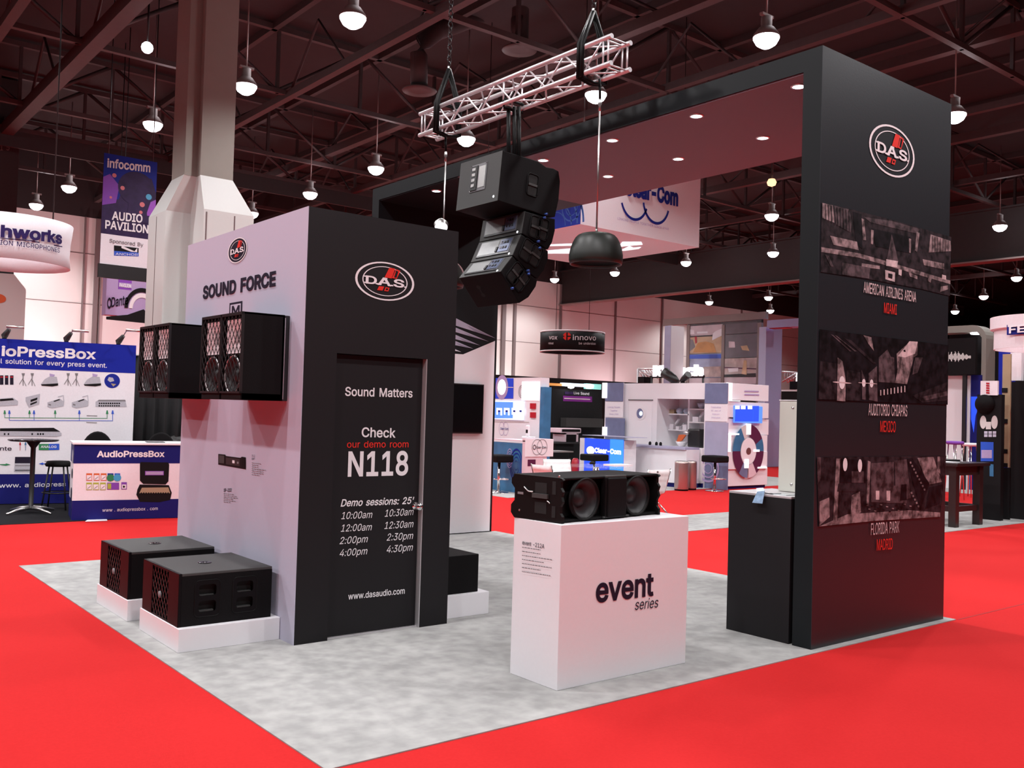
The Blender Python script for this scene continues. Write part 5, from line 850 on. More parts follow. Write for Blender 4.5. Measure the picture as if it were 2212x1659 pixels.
g = Gr(PY(26), base=.01); g.ptext('N', (2, 303), (13, 303), 11, 'flange'); g.ptext('1 5', (0, 325), (20, 325), 13, 'flange'); g.build('grid_number', t, label='stencilled N 15')
# ================================================================ hanging signs on the left
mat('sign_white', (.80, .78, .82), .6); mat('purple_ink', (.028, .016, .10), .5); mat('violet', (.22, .07, .42), .5); mat('violet_dark', (.035, .02, .07), .5, grain=.6, scale=5); mat('glow_violet', (.32, .10, .52), .5); mat('cyan_ink', (.05, .35, .6), .5); mat('blue_ink', (.012, .022, .26), .5); mat('blue_bright', (.02, .09, .55), .45); mat('green_ink', (.02, .22, .08), .5); mat('lilac_print', (.42, .33, .55), .55)
def wires(t, pts, top=11.39, r=.012):
    for p in pts: MB('black_metal').tube([p, (p[0], p[1], top)], r, n=4).build('wire', t)
# round sign
yc = 11.9; ca = at(15, 520, y=yc); R = at(155, 520, y=yc).x - ca.x; R *= .985
zl, zh = at(15, 556, y=yc - R).z, at(15, 457, y=yc - R).z
t = thing('round_sign', 'round white hanging sign about microphones at the left edge', 'sign', (ca.x, yc, zl))
prof = [(R * .975, 0), (R * .955, (zh - zl) * .3), (R * .965, (zh - zl) * .6), (R, zh - zl)]
MB('sign_white').lathe(prof, (ca.x, yc, zl), n=64).build('drum', t, solid=.02)
def on_drum(a, b, h): q = a / R - math.pi / 2; return Vector((ca.x + math.cos(q) * (R + h), yc + math.sin(q) * (R + h), zl + b))
class Cy:                                     # cylinder seen from outside: pixel -> arc length, height
    def __init__(s, c, R, zl): s.c, s.R, s.zl = Vector(c), R, zl; s.b = math.atan2(_O.y - s.c.y, _O.x - s.c.x)
    def st(s, u, v):
        d = ray(u, v); o = _O - s.c; a = d.x ** 2 + d.y ** 2; b = 2 * (o.x * d.x + o.y * d.y); k = o.x ** 2 + o.y ** 2 - s.R ** 2
        t = (-b - math.sqrt(max(0, b * b - 4 * a * k))) / (2 * a); q = o + d * t
        return (((math.atan2(q.y, q.x) - s.b + math.pi) % (2 * math.pi) - math.pi) * s.R, _O.z + d.z * t - s.zl)
    def pt(s, a, b, h): q = a / s.R + s.b; return Vector((s.c.x + math.cos(q) * (s.R + h), s.c.y + math.sin(q) * (s.R + h), s.zl + b))
g = Gr(Cy((ca.x, yc, 0), R, zl), step=.002, base=.005)
g.ptext('hworks', (1, 511), (133, 527), 24, 'purple_ink', bold=.045); g.ppoly([(0, 513.5), (66, 519), (134, 532), (134, 534), (66, 521), (0, 515)], 'purple_ink'); g.ptext('ION MICROPHONES', (0, 528.5), (128, 546), 10, 'purple_ink', bold=.008)
g.build('lettering', t, label='purple lettering'); wires(t, [(ca.x + R * .7, yc, zh), (ca.x - R * .6, yc, zh)])
# pavilion banner
yb = 17.0; t = thing('hanging_banner', 'tall violet audio pavilion banner hanging left of the grey column', 'banner', (3.2, yb, 4))
a, b = at(225, 330, y=yb), at(331, 573, y=yb); st = PY(yb).st
MB('violet_dark').box((a.x, yb, b.z - .1), (b.x, yb + .02, a.z)).build('cloth', t)
MB('black_metal').box((a.x - .03, yb - .02, b.z - .42), (b.x + .03, yb + .04, b.z - .1)).build('weight_bar', t)
g = Gr(PY(yb), base=.004, step=.003); mid = at(250, 508, y=yb).z
g.rect(a.x, mid, b.x, a.z, 'violet_dark', 0); g.rect(a.x, b.z - .1, b.x, mid, 'sign_white', 1)
x0, x1 = a.x, b.x; X = lambda f: x0 + (x1 - x0) * f; Z = lambda f: mid + (a.z - mid) * f
g.poly([(X(0), Z(.42)), (X(.30), Z(.45)), (X(.42), Z(.75)), (X(.9), Z(.78)), (X(1), Z(.6)), (X(1), Z(1)), (X(0), Z(1))], 'blue_ink', 1)
g.poly([(X(0), Z(.35)), (X(.25), Z(.4)), (X(.3), Z(.62)), (X(.12), Z(.75)), (X(0), Z(.7))], 'violet', 2); g.poly([(X(.82), Z(.3)), (X(1), Z(.3)), (X(1), Z(.52)), (X(.9), Z(.48))], 'glow_violet', 2)
g.ring((X(.62), Z(.62)), .42, .40, 'violet_dark', 2); g.poly([(X(.45), Z(.2)), (X(.85), Z(.2)), (X(.82), Z(.5)), (X(.5), Z(.5))], 'violet_dark', 3)
for fx, fz, r, m_ in ((.2, .74, .05, 'warm_ink'), (.36, .6, .05, 'warm_ink'), (.74, .43, .06, 'warm_ink'), (.86, .54, .07, 'cyan_ink'), (.72, .33, .04, 'warm_ink'), (.15, .46, .03, 'warm_ink')):
    if 'warm_ink' not in MATS: mat('warm_ink', (.6, .14, .16), .5)
    g.ring((X(fx), Z(fz)), r, r, m_, 3, n=12)
g.ptext('infocomm', (231, 361), (324, 372), 18, 'vinyl_white', 4, bold=.03); g.ptext('AUDIO', (241, 474), (307, 481), 17, 'vinyl_white', 4, bold=.03); g.ptext('PAVILION', (226.5, 493), (320, 504), 17, 'vinyl_white', 4, bold=.03)
g.ptext('Sponsored By', (236, 524), (309, 533), 8, 'ink_grey', 4, bold=.01)
g.ppoly([(246, 530), (299, 536), (299, 546), (246, 542)], 'ink_black', 3); g.ppoly([(246, 542), (299, 546), (299, 554), (246, 552)], 'blue_bright', 3); g.ppoly([(262, 531), (268, 533), (290, 543), (296, 536), (296, 545), (283, 544), (262, 536)], 'vinyl_white', 4)
g.ptext('ANCHOR', (249, 551), (297, 553), 5, 'vinyl_white', 4); g.build('print', t, label='violet picture and white lettering'); wires(t, [(x0 + .1, yb + .01, a.z), (x1 - .1, yb + .01, a.z)])
# lilac box sign
yd = 20.5; t = thing('box_sign', 'lilac box sign hanging between banner and column', 'sign', (3.7, yd, 4)); st = PY(yd).st
e = at(293, 680, y=yd); a = at(230, 620, y=yd); zb_, zt_ = at(260, 682, y=yd).z, at(283, 598, y=yd).z
MB('lilac_print').box((a.x, yd, zb_), (a.x + 3.2, yd + .35, zt_)).build('box', t)
g = Gr(PY(yd), base=.01, step=.004); g.ppoly([(229, 684), (275, 680), (310, 668), (330, 690), (330, 700), (229, 690)], 'ink_black'); g.ptext('Dante', (240, 663), (276, 657), 20, 'vinyl_dark', bold=.02)
q = st(236, 655); g.ring(q, .055, .15, 'vinyl_dark', 1, .6); q = st(306, 668); g.ring(q, .34, .44, 'vinyl_white', 1, .72, a0=0, a1=math.pi); g.ring(q, .46, .58, 'ink_black', 1, .80, a0=0, a1=math.pi)
g.build('print', t, label='dark lettering and arch mark'); wires(t, [(a.x + .3, yd + .2, zt_), (a.x + 2.3, yd + .2, zt_)])
yq = 19.5; t = thing('small_banner', 'small purple pavilion banner in front of the lilac box sign', 'banner', (3.6, yq, 4)); a, b = at(257, 586, y=yq), at(284, 627, y=yq)
MB('violet').box((a.x, yq, b.z), (b.x, yq + .02, a.z)).build('cloth', t); g = Gr(PY(yq), base=.004); g.ptext('AUDIO', (260, 601), (282, 604), 8, 'vinyl_white', bold=.03); g.prect(257, 610, 284, 622, 'lilac_print'); g.ptext('PAVILION', (258, 619), (283, 622), 7, 'vinyl_white', 2, bold=.03); g.build('print', t); wires(t, [(a.x + .05, yq + .01, a.z)])
# ================================================================ helpers for boxes measured on upright planes
def fy_(mb, Y, u0, v0, u1, v1, d=.05, m=None, z0=None):
    a, b = at(u0, v0, y=Y), at(u1, v1, y=Y); return mb.box((a.x, Y, b.z if z0 is None else z0), (b.x, Y + d, a.z), m)
def fx_(mb, X, u0, v0, u1, v1, d=.05, m=None, z0=None):
    a, b = at(u0, v0, x=X), at(u1, v1, x=X); return mb.box((X, a.y, b.z if z0 is None else z0), (X + d, b.y, a.z), m)
def crop(x0, y0, k): return lambda *p: [(x0 + x * k, y0 + y * k) for x, y in p]
mat('pink_panel', (.72, .56, .62), .5); mat('teal_panel', (.035, .16, .32), .5, grain=.5, scale=4); mat('slate_blue', (.15, .18, .31), .5, grain=.25, scale=5); mat('slate_lilac', (.36, .36, .50), .5, grain=.15, scale=4)
mat('red_tile', (.45, .01, .025), .4); mat('brown_white', (.62, .58, .57), .5); mat('beige', (.36, .28, .17), .6); mat('blue_lit', (.02, .10, 1), emit=.9); mat('blue_lit2', (.05, .35, 1), emit=1.0); mat('screen_blue', (.10, .32, .95), emit=1.0); mat('screen_white', (.75, .88, 1), emit=1.3)
mat('led_soft', (1, .97, 1), emit=2.2); mat('glass', (.75, .80, .84), .03, grain=0, alpha=.07); mat('tuft_white', (.84, .82, .82), .55, bump=.05, scale=20); mat('orange_lit', (1, .42, .10), emit=.7); mat('green_lit', (.35, .95, .85), emit=.9); mat('purple_sign', (.20, .03, .24), .5); mat('plum', (.10, .02, .06), .4); mat('skin_tint', (.4, .22, .18), .5)
carpet_patch('pale_carpet', 'pale grey carpet of the white and blue intercom booth', 'pale_carpet', 8.3, 8.05, 19.5, 15)
carpet_patch('grey_carpet', 'strip of grey carpet in the aisle behind the white podium', 'grey_carpet', 6.9, 3.0, 10.9, 4.47)
carpet_patch('grey_carpet', 'grey carpet under the black high table at the right', 'grey_carpet', 11.25, 1.07, 16.9, 3.25)
carpet_patch('black_carpet', 'black carpet of the blue and white press booth', 'black_carpet', -6, 7.62, 2.6, 11.2)
carpet_patch('pale_carpet', 'pale carpet strip far behind the black high table', 'pale_carpet', 19.6, 3.2, 30, 7.4)
# ================================================================ press booth at the left
A, B = at(0, 1090, z=0), at(281, 1086, z=0); d = (B - A).normalized()
t = thing('backdrop_display', 'wide blue and white pop-up backdrop about press audio boxes', 'display', ((A + B) / 2))
pl = Pl(A, d); W0, W1 = -1.6, (B - A).length; HT = pl.st(150, 739)[1]
back = -pl.N * .12
MB('sign_white').prism([pl.pt(W0, .01), pl.pt(W1, .01), pl.pt(W1, HT), pl.pt(W0, HT)], back).build('panel', t)
mat('apb_blue', (.010, .020, .30), .45); mat('apb_navy', (.012, .014, .14), .45); mat('device_grey', (.45, .45, .50), .45, grain=.2, scale=60)
g = Gr(pl); c = crop(0, 700, .27723); st = pl.st
y1, y2 = st(100, 799)[1], st(100, 1024)[1]
g.rect(W0, y1, W1, HT, 'apb_blue', 0); g.rect(W0, .01, W1, y2, 'apb_navy', 0)
g.ptext('ioPressBox', (2.8, 768), (207.4, 775.4), 20, 'vinyl_white', bold=.035); g.ptext('l solution for every press event.', (1.4, 784.6), (230.7, 794.3), 10, 'vinyl_white', bold=.01)
g.ptext('www. audiopress', (-2, 1053.5), (142, 1050), 9, 'vinyl_white', bold=.01)
def pr_(*p, m='device_grey', l=1): g.ppoly(c(*p), m, l)
for x in (0, 38, 78): pr_((x, 400), (x + 27, 400), (x + 27, 472), (x, 472), m='vinyl_dark'); pr_((x + 4, 408), (x + 23, 408), (x + 23, 418), (x + 4, 418), m='red_tile', l=2)
for x in (180, 250, 530, 595):
    for q in (((x - 12, 383), (x + 14, 383), (x + 10, 403), (x - 6, 403)), ((x - 4, 400), (x + 4, 400), (x + 3, 480), (x - 3, 480)), ((x - 2, 420), (x - 32, 470), (x - 28, 472), (x + 2, 425)), ((x - 2, 420), (x + 26, 484), (x + 22, 484), (x - 4, 425))): pr_(*q, m='ink_grey')
for x in (318, 652): pr_((x, 470), (x + 30, 430), (x + 70, 408), (x + 125, 412), (x + 135, 470), (x + 90, 484), (x + 10, 478)); pr_((x, 470), (x + 135, 462), (x + 135, 478), (x + 90, 486), (x + 8, 480), m='ink_black', l=2); pr_((x + 70, 408), (x + 68, 385), (x + 110, 395), (x + 100, 410), m='lilac_print', l=2)
q = st(*c((874, 443))[0]); g.ring(q, .115, .115, 'blue_ink', 1, n=28); g.poly([(q[0] - .05, q[1] + .06), (q[0] + .01, q[1] + .05), (q[0] + .03, q[1]), (q[0] - .03, q[1] - .02), (q[0] - .07, q[1] + .01)], 'device_grey', 2); g.poly([(q[0] - .02, q[1] - .04), (q[0] + .06, q[1] - .05), (q[0] + .02, q[1] - .09)], 'beige', 2)
pr_((0, 580), (100, 573), (140, 600), (138, 632), (0, 640)); pr_((0, 585), (98, 578), (110, 592), (0, 602), m='ink_black', l=2)
pr_((200, 570), (312, 543), (303, 625), (225, 650), (200, 600)); pr_((238, 590), (292, 572), (290, 590), (238, 608), m='ink_black', l=2); pr_((236, 620), (288, 600), (288, 612), (236, 634), m='ink_black', l=2)
for x in (370, 560): pr_((x, 610), (x + 95, 580), (x + 130, 605), (x + 125, 640), (x + 35, 656), (x, 645)); pr_((x + 45, 600), (x + 90, 585), (x + 100, 590), (x + 55, 606), m='ink_black', l=2); pr_((x + 80, 565), (x + 126, 553), (x + 130, 605), (x + 124, 603), (x + 121, 560), (x + 84, 571)); pr_((x + 8, 620), (x + 28, 626), (x + 28, 636), (x + 8, 632), m='ink_grey', l=2)
pr_((745, 605), (770, 590), (975, 590), (988, 645), (745, 645)); pr_((770, 590), (975, 590), (980, 602), (760, 602), m='ink_grey', l=2)
for i in range(10): pr_((770 + i * 17, 612), (782 + i * 17, 612), (782 + i * 17, 624), (770 + i * 17, 624), m='ink_black', l=2); pr_((768 + i * 17, 632), (780 + i * 17, 632), (780 + i * 17, 642), (768 + i * 17, 642), m='ink_black', l=2)
for x, m_ in ((37, 'green_ink'), (230, 'green_ink'), (430, 'green_ink'), (835, 'green_ink'), (73, 'blue_bright'), (265, 'blue_bright'), (618, 'blue_bright'), (878, 'blue_bright')):
    pr_((x - 10, 700), (x + 10, 700), (x + 4, 672), (x - 4, 672), m=m_); e = 730 if m_[0] == 'g' else 750; pr_((x - 2, 700), (x + 2, 700), (x + 2, e), (x - 2, e), m=m_)
pr_((37, 728), (837, 732), (837, 736), (37, 732), m='green_ink'); pr_((73, 748), (880, 752), (880, 756), (73, 752), m='blue_bright'); pr_((675, 711), (758, 713), (758, 718), (675, 716), m='ink_grey'); pr_((672, 764), (756, 767), (756, 772), (672, 769), m='ink_grey')
pr_((0, 812), (418, 808), (480, 850), (478, 868), (440, 878), (0, 872)); pr_((0, 812), (418, 808), (470, 838), (0, 834), m='ink_black', l=2)
for x in (30, 60, 245, 290, 310, 330): pr_((x, 850), (x + 12, 850), (x + 12, 864), (x, 864), m='ink_black', l=2)
g.ptext('nte', (0, 973), (25, 973), 8.5, 'vinyl_dark', bold=.01); pr_((302, 934), (380, 934), (380, 982), (302, 982), m='green_ink'); pr_((380, 934), (462, 932), (462, 980), (380, 982), m='blue_bright'); g.ptext('ANALOG', (88, 967.5), (122, 967.5), 5, 'sign_white', 2, bold=.02)
for x, m_ in ((157, 'red_tile'), (199, 'teal_panel')): pr_((x - 8, 942), (x + 8, 942), (x + 3, 920), (x - 3, 920), m=m_); pr_((x - 2, 940), (x + 2, 940), (x + 2, 985), (x - 2, 985), m=m_)
pr_((118, 1035), (265, 1035), (270, 1085), (115, 1085), m='vinyl_dark'); pr_((115, 1085), (270, 1085), (272, 1150), (110, 1150)); pr_((118, 1100), (268, 1100), (268, 1106), (118, 1106), m='ink_grey', l=2); pr_((118, 1136), (268, 1136), (268, 1142), (118, 1142), m='ink_black', l=2)
pr_((0, 1091), (45, 1091), (45, 1085), (82, 1095), (45, 1103), (0, 1096), m='green_ink'); pr_((302, 1088), (335, 1078), (335, 1085), (440, 1085), (440, 1090), (335, 1092), (335, 1098), m='blue_bright'); pr_((348, 1066), (438, 1070), (438, 1075), (348, 1071), m='ink_grey')
g.build('print', t, label='blue bands, device pictures and white lettering')
for u0, v0, u1, v1, lb in ((9, 729, 20, 709, 'first of three arm lamps on the press backdrop, cut by the picture edge'), (143, 739, 158, 717, 'middle of three arm lamps on top of the press backdrop'), (256, 744, 272, 716, 'arm lamp at the right end of the press backdrop')):
    p0 = pl.pt(*st(u0, v0), .0); p0.z = A.z + HT; k = pl.pt(*st(u1, v1), .35); al = thing('arm_lamp', lb, 'lamp', p0, group='arm lamps on the backdrop')
    MB('cone').tube([p0 + back * .5, p0 + back * .5 + Vector((0, 0, .05)), p0 + Vector((.05, -.06, .14))], [.035, .05, .03], n=10).build('clamp', al); MB('silver').tube([p0 + Vector((.05, -.06, .14)), k], .009, n=6).build('arm', al)
    MB('silver').tube([k - d * .02, k + d * .22], [.022, .022], n=10).build('head', al, label='slim silver lamp head')
# counter
A, B, S = at(154, 1124, z=0), at(384, 1118, z=0), at(137, 1114, z=0); d = (B - A).normalized(); B = A + d * 2.0
t = thing('counter', 'blue and white press booth counter with a picture of an open case', 'counter', A); pl = Pl(A, d); ht = pl.st(160, 960)[1]; dp = -pl.N * .75
MB('sign_white').prism([pl.pt(0, 0), pl.pt(2, 0), pl.pt(2, 0) + dp, pl.pt(0, 0) + dp], (0, 0, ht)).build('body', t)
MB('white_lam').prism([pl.pt(-.02, ht, .02), pl.pt(2, ht, .02), pl.pt(2, ht) + dp, pl.pt(-.02, ht) + dp], (0, 0, .025)).build('counter_top', t)
g = Gr(pl); st = pl.st
ya, yb2 = st(250, 1001)[1], st(250, 1080)[1]
g.rect(0, ya, 2, ht, 'apb_navy'); g.rect(0, 0, 2, yb2, 'apb_navy')
g.ptext('AudioPressBox', (209, 987), (355.5, 986.5), 12.5, 'vinyl_white', bold=.035); g.ptext('www . audiopressbox . com', (221, 1105.5), (340.5, 1101.5), 7, 'vinyl_white')
for x0, x1, ya_, yb_, m_ in ((672, 718, 1163, 1220, 'orange_ink'), (730, 775, 1163, 1220, 'orange_ink'), (785, 830, 1163, 1220, 'orange_ink'), (838, 884, 1163, 1220, 'blue_ink'), (892, 936, 1163, 1218, 'blue_bright'), (672, 716, 1235, 1293, 'olive'), (725, 770, 1235, 1293, 'olive'), (780, 824, 1235, 1293, 'olive'), (834, 928, 1235, 1290, 'violet'), (945, 988, 1232, 1288, 'violet')):
    if 'olive' not in MATS: mat('olive', (.38, .45, .05), .5)
    pr_((x0, ya_), (x1, ya_), (x1, yb_), (x0, yb_), m=m_)
    if m_ in ('orange_ink', 'olive'): pr_((x0 + 4, ya_ + 14), (x1 - 4, ya_ + 14), (x1 - 4, yb_ - 5), (x0 + 4, yb_ - 5), m='sign_white', l=2); pr_((x0 + 8, yb_ - 12), (x1 - 10, ya_ + 24), (x1 - 8, ya_ + 28), (x0 + 10, yb_ - 8), m='ink_grey', l=3)
    elif x0 == 834: pr_((838, 1242), (866, 1242), (866, 1285), (838, 1285), m='olive', l=2)
    elif x0 == 945: pr_((950, 1250), (983, 1250), (983, 1283), (950, 1283), m='sign_white', l=2); pr_((958, 1258), (975, 1262), (970, 1275), (958, 1275), m='ink_black', l=3)
    else: q = st(*c(((x0 + x1) / 2, 1198))[0]); g.ring(q, .05, .05, 'green_ink' if x0 == 838 else 'cyan_ink', 2, n=12)
pr_((1095, 1075), (1310, 1078), (1318, 1095), (1312, 1225), (1290, 1250), (1115, 1245), (1090, 1220), (1090, 1090), m='ink_black'); pr_((1130, 1145), (1276, 1145), (1276, 1178), (1130, 1178), m='violet', l=2); pr_((1135, 1149), (1271, 1149), (1271, 1174), (1135, 1174), m='lilac_print', l=3)
pr_((1088, 1250), (1315, 1255), (1338, 1315), (1325, 1370), (1240, 1388), (1090, 1385), (1062, 1330), (1070, 1290), m='ink_black'); pr_((1105, 1275), (1312, 1272), (1326, 1318), (1085, 1318), m='beige', l=2)
for i in range(12): pr_((1095 + i * 19, 1312), (1107 + i * 19, 1312), (1104 + i * 19, 1328), (1094 + i * 19, 1328), m='ink_black', l=3)
g.build('print', t, label='navy bands, colour tiles and open case picture')
ps = Pl(A + dp, -dp.normalized() * 1.0); g2 = Gr(Pl(A + dp, -dp)); L_ = .75
g2.rect(0, ya, L_, ht, 'apb_navy'); g2.rect(0, 0, L_, yb2, 'apb_navy'); [g2.ring((.52, z_), .14, .07, 'vinyl_dark', 1, n=14) for z_ in (.36, .62, .30)] ; g2.ring((.5, .85), .14, .10, 'device_grey', 1, n=14); g2.build('side_print', t)
tag(MB('ink_black').prism([pl.pt(.95, ht + .026) + dp * .3, pl.pt(1.2, ht + .026) + dp * .3, pl.pt(1.2, ht + .026) + dp * .6, pl.pt(.95, ht + .026) + dp * .6], (0, 0, .006)).build('notebook'), 'dark flat notebook lying on the press booth counter', 'notebook')
tag(MB('sign_white').prism([at(184, 1127, z=0), at(232, 1125, z=0), at(230, 1121, z=0), at(190, 1122, z=0)], (0, 0, .004)).build('paper_sheet'), 'white paper sheet on the red carpet at the counter foot', 'paper')
def office_chair(label, p, rz):
    t = thing('chair', label, 'chair', p, rz, 'black chairs of the press booth')
    MB('cab_black').lathe([(0, 0), (.20, .005), (.235, .03), (.22, .06), (0, .07)], (0, 0, .46), n=20).build('seat', t, world=False)
    m = MB('cab_black'); n_ = 14; pts = [(math.cos(math.pi * i / n_) * .24, .25 + .03 * math.sin(math.pi * i / n_), .80 + .36 * math.sin(math.pi * i / n_)) for i in range(n_ + 1)] + [(-.2, .25, .66), (.2, .25, .66)]
    m.prism(pts, (0, .05, 0)).build('backrest', t, world=False, bevel=.02)
    for x in (-.2, .2):
        MB('black_metal').tube([(x, -.2, 0), (x, -.19, .46)], .013).build('leg', t, world=False); MB('black_metal').tube([(x, .24, 0), (x, .2, .46), (x, .26, .75)], .013).build('leg', t, world=False)
    return t
cs = (at(190, 945, z=.9) + Vector((0, 0, 0))); q = pl.pt(.42, 0) + dp * 1.75; q.z = 0; office_chair('black chair behind the counter, its rounded back showing above the left part', q, math.radians(-8))
q = pl.pt(1.30, 0) + dp * 1.7; q.z = 0; office_chair('black chair behind the counter, its rounded back showing near the white wall', q, math.radians(-14))
tb = at(66, 1108, z=0); t = thing('bistro_table', 'black round bistro table on a silver star foot', 'table', tb); zt_ = at(66, 949, y=tb.y).z
MB('black_gloss').lathe([(0, zt_ - .02), (.32, zt_ - .025), (.335, zt_ - .01), (.33, zt_), (0, zt_)], tb, n=40).build('tabletop', t); MB('black_metal').lathe([(.10, zt_ - .03), (.035, zt_ - .12), (.032, .10), (.06, .07)], tb, n=16).build('column', t)
for k in range(4): a = k * math.pi / 2 + .5; MB('silver').tube([tb + Vector((0, 0, .08)), tb + Vector((math.cos(a) * .2, math.sin(a) * .2, .06)), tb + Vector((math.cos(a) * .4, math.sin(a) * .4, .015))], [.03, .024, .014], n=8).build('foot', t)
sp = at(122, 1100, z=0); t = thing('bar_stool', 'black bar stool between bistro table and counter', 'stool', sp); zs = at(130, 1000, y=sp.y).z
MB('cab_black').lathe([(0, zs - .06), (.17, zs - .05), (.185, zs - .02), (.15, zs + .03), (0, zs + .035)], sp, n=20).build('seat', t)
for k in range(4): a = k * math.pi / 2 + .3; MB('black_metal').tube([sp + Vector((math.cos(a) * .14, math.sin(a) * .14, zs - .05)), sp + Vector((math.cos(a) * .24, math.sin(a) * .24, 0))], .012).build('leg', t)
MB('black_metal').lathe([(.20, .24), (.215, .25), (.20, .26)], sp, n=20).build('foot_ring', t)
# drape and wrapped gear beside the grey column
yd = 10.5; t = thing('drape', 'black pipe-and-drape curtain between press backdrop and white wall', 'drape', (3.4, yd, 0)); a = at(281, 766, y=yd); m = MB('drape'); n_ = 40; xs = [2.03 + 2.4 * i / n_ for i in range(n_ + 1)]
vs = [(x, yd + .05 * math.sin(i * 1.9), z) for z in (0, a.z) for i, x in enumerate(xs)]; m.add(vs, [(i, i + 1, n_ + 2 + i, n_ + 1 + i) for i in range(n_)], smooth=True); m.build('curtain', t, solid=.01)
MB('silver').tube([(2.0, yd, a.z), (4.45, yd, a.z)], .02).build('rail', t); [MB('silver').tube([(x, yd + .08, 0), (x, yd + .08, a.z)], .02).build('pole', t) for x in (2.0, 4.45)]
mat('wrap', (.09, .09, .09), .12, alpha=.55, bump=1, scale=7)
t = thing('wrapped_crate', 'dark crate under clear crinkled plastic beside the white wall', 'crate', (2.5, 9.2, 0)); MB('cab_black').box((2.25, 9.0, 0), (3.2, 9.9, .95)).build('crate', t, bevel=.02)
m = MB('wrap'); random.seed(3); n_ = 9; vs = [(2.2 + 1.05 * i / n_, 8.95 + 1.0 * j / n_ , .98 + random.uniform(0, .10) - (.5 if j == 0 else 0) - (.2 if i == 0 else 0)) for j in range(n_ + 1) for i in range(n_ + 1)]
m.add(vs, [(j * (n_ + 1) + i, j * (n_ + 1) + i + 1, (j + 1) * (n_ + 1) + i + 1, (j + 1) * (n_ + 1) + i) for j in range(n_) for i in range(n_)], smooth=False).build('plastic_sheet', t, label='clear crinkled plastic sheet')
# ================================================================ intercom booth: hanging box sign
t = thing('box_sign', 'large white and blue hanging box sign above the intercom booth', 'sign', (12.8, 11, 5.77)); zb_ = at(1254, 484, y=9).z; x0, x1 = at(1254, 484, y=9).x, at(1510, 530, y=9).x
MB('sign_white').box((x0, 9, zb_), (x1, 13.1, zb_ + 1.75)).build('box', t)
g = Gr(PY(9), base=.01, step=.004); st = g.pl.st
g.ptext('Clear-Com', (1349, 419), (1463.6, 444), 33, 'vinyl_navy', 2, bold=.055)
for q, a0, a1 in ((st(1370, 428), 3.5, 5.9), (st(1417, 437), 3.3, 6.0)): g.ring(q, .46, .52, 'vinyl_navy', 1, .88, a0=a0, a1=a1)
g.ptext('LINKING PEOPLE TOGETHER SINCE 1968', (1333.4, 474.5), (1443.3, 497.3), 5, 'lilac_print'); g.build('front_print', t, label='navy lettering and arcs')
g = Gr(PX(x0), base=.01, step=.004); g.rect(-13.1, zb_, -9, zb_ + 1.75, 'blue_lit_p' if 'blue_lit_p' in MATS else (mat('blue_lit_p', (.015, .07, .75), .45) and 'blue_lit_p'), 0); st = g.pl.st
for r in (.35, .55, .75, .95): g.ring(st(1200, 492), r, r, 'screen_blue_p' if 'screen_blue_p' in MATS else (mat('screen_blue_p', (.08, .28, .9), .5) and 'screen_blue_p'), 1, .94, a0=0, a1=math.pi)
for r in (.2, .32): g.ring(st(1236, 447), r, r, 'screen_blue_p', 1, .9, a0=math.pi, a1=2 * math.pi)
g.build('side_print', t, label='bright blue side with circles')
g = Gr(Pl((0, 0, zb_), (1, 0, 0), (0, -1, 0)), base=.01)
def bot(u, v): q = at(u, v, z=zb_); return (q.x, -q.y)
for p in (((1184, 528), (1236, 526), (1236, 530), (1184, 531)), ((1182, 541), (1240, 536), (1238, 547), (1182, 547)), ((1335, 533), (1345, 522), (1385, 522), (1388, 528), (1362, 530)), ((1340, 541), (1360, 531), (1368, 535), (1385, 533), (1380, 537), (1350, 541))):
    vs = [bot(*q) for q in p]; vs = vs if sum((vs[i][0] * vs[(i + 1) % len(vs)][1] - vs[(i + 1) % len(vs)][0] * vs[i][1]) for i in range(len(vs))) > 0 else vs[::-1]
    g = Gr(Pl((0, 0, zb_), (1, 0, 0), (0, -1, 0)), base=.01); g.poly(vs, 'led_soft'); g.build('lit_mark', t, label='glowing white mark underneath')
wires(t, [(x0 + .3, 9.3, zb_ + 1.75), (x1 - .3, 9.3, zb_ + 1.75), (x0 + .3, 12.8, zb_ + 1.75), (x1 - .3, 12.8, zb_ + 1.75)])
# round black sign
yc = 17.5; ca = at(1236.5, 735, y=yc); R = (at(1288, 735, y=yc) - at(1185, 735, y=yc)).length / 2 * .985; zl, zh = at(1236, 755, y=yc - R).z, at(1236, 711, y=yc - R).z
t = thing('round_sign', 'round black hanging sign with a red target mark', 'sign', (ca.x, ca.y, zl)); MB('ink_black').lathe([(R, 0), (R, zh - zl)], (ca.x, ca.y, zl), n=48).build('drum', t, solid=.03)
for z in (0, zh - zl): MB('sign_white').lathe([(R - .02, z - .02), (R + .025, z - .02), (R + .025, z + .02), (R - .02, z + .02)], (ca.x, ca.y, zl), n=48).build('rim', t, label='thin white rim')
g = Gr(Cy((ca.x, ca.y, 0), R, zl), step=.004, base=.02)
g.ptext('vox', (1187, 733), (1204.5, 733.5), 9, 'vinyl_white', bold=.01); g.ptext('innovo', (1237, 734.5), (1286, 735.5), 11, 'vinyl_white', bold=.01); g.ptext('be understoo', (1250, 744), (1285.5, 745), 5, 'vinyl_white'); g.ptext('rstood', (1186, 743.5), (1196, 743.8), 4.5, 'vinyl_white')
q = g.pl.st(1225, 726.5); r_ = (g.pl.st(1233.5, 726.5)[0] - q[0]); g.ring(q, r_, r_, 'vinyl_red', 1, n=24); g.rect(q[0] - r_, q[1] - .02, q[0] + r_, q[1] + .02, 'ink_black', 2); g.rect(q[0] - .02, q[1] - r_, q[0] + .02, q[1] + r_, 'ink_black', 2); g.build('lettering', t, label='white lettering and red target'); wires(t, [(ca.x - R * .7, ca.y, zh), (ca.x + R * .7, ca.y, zh)])
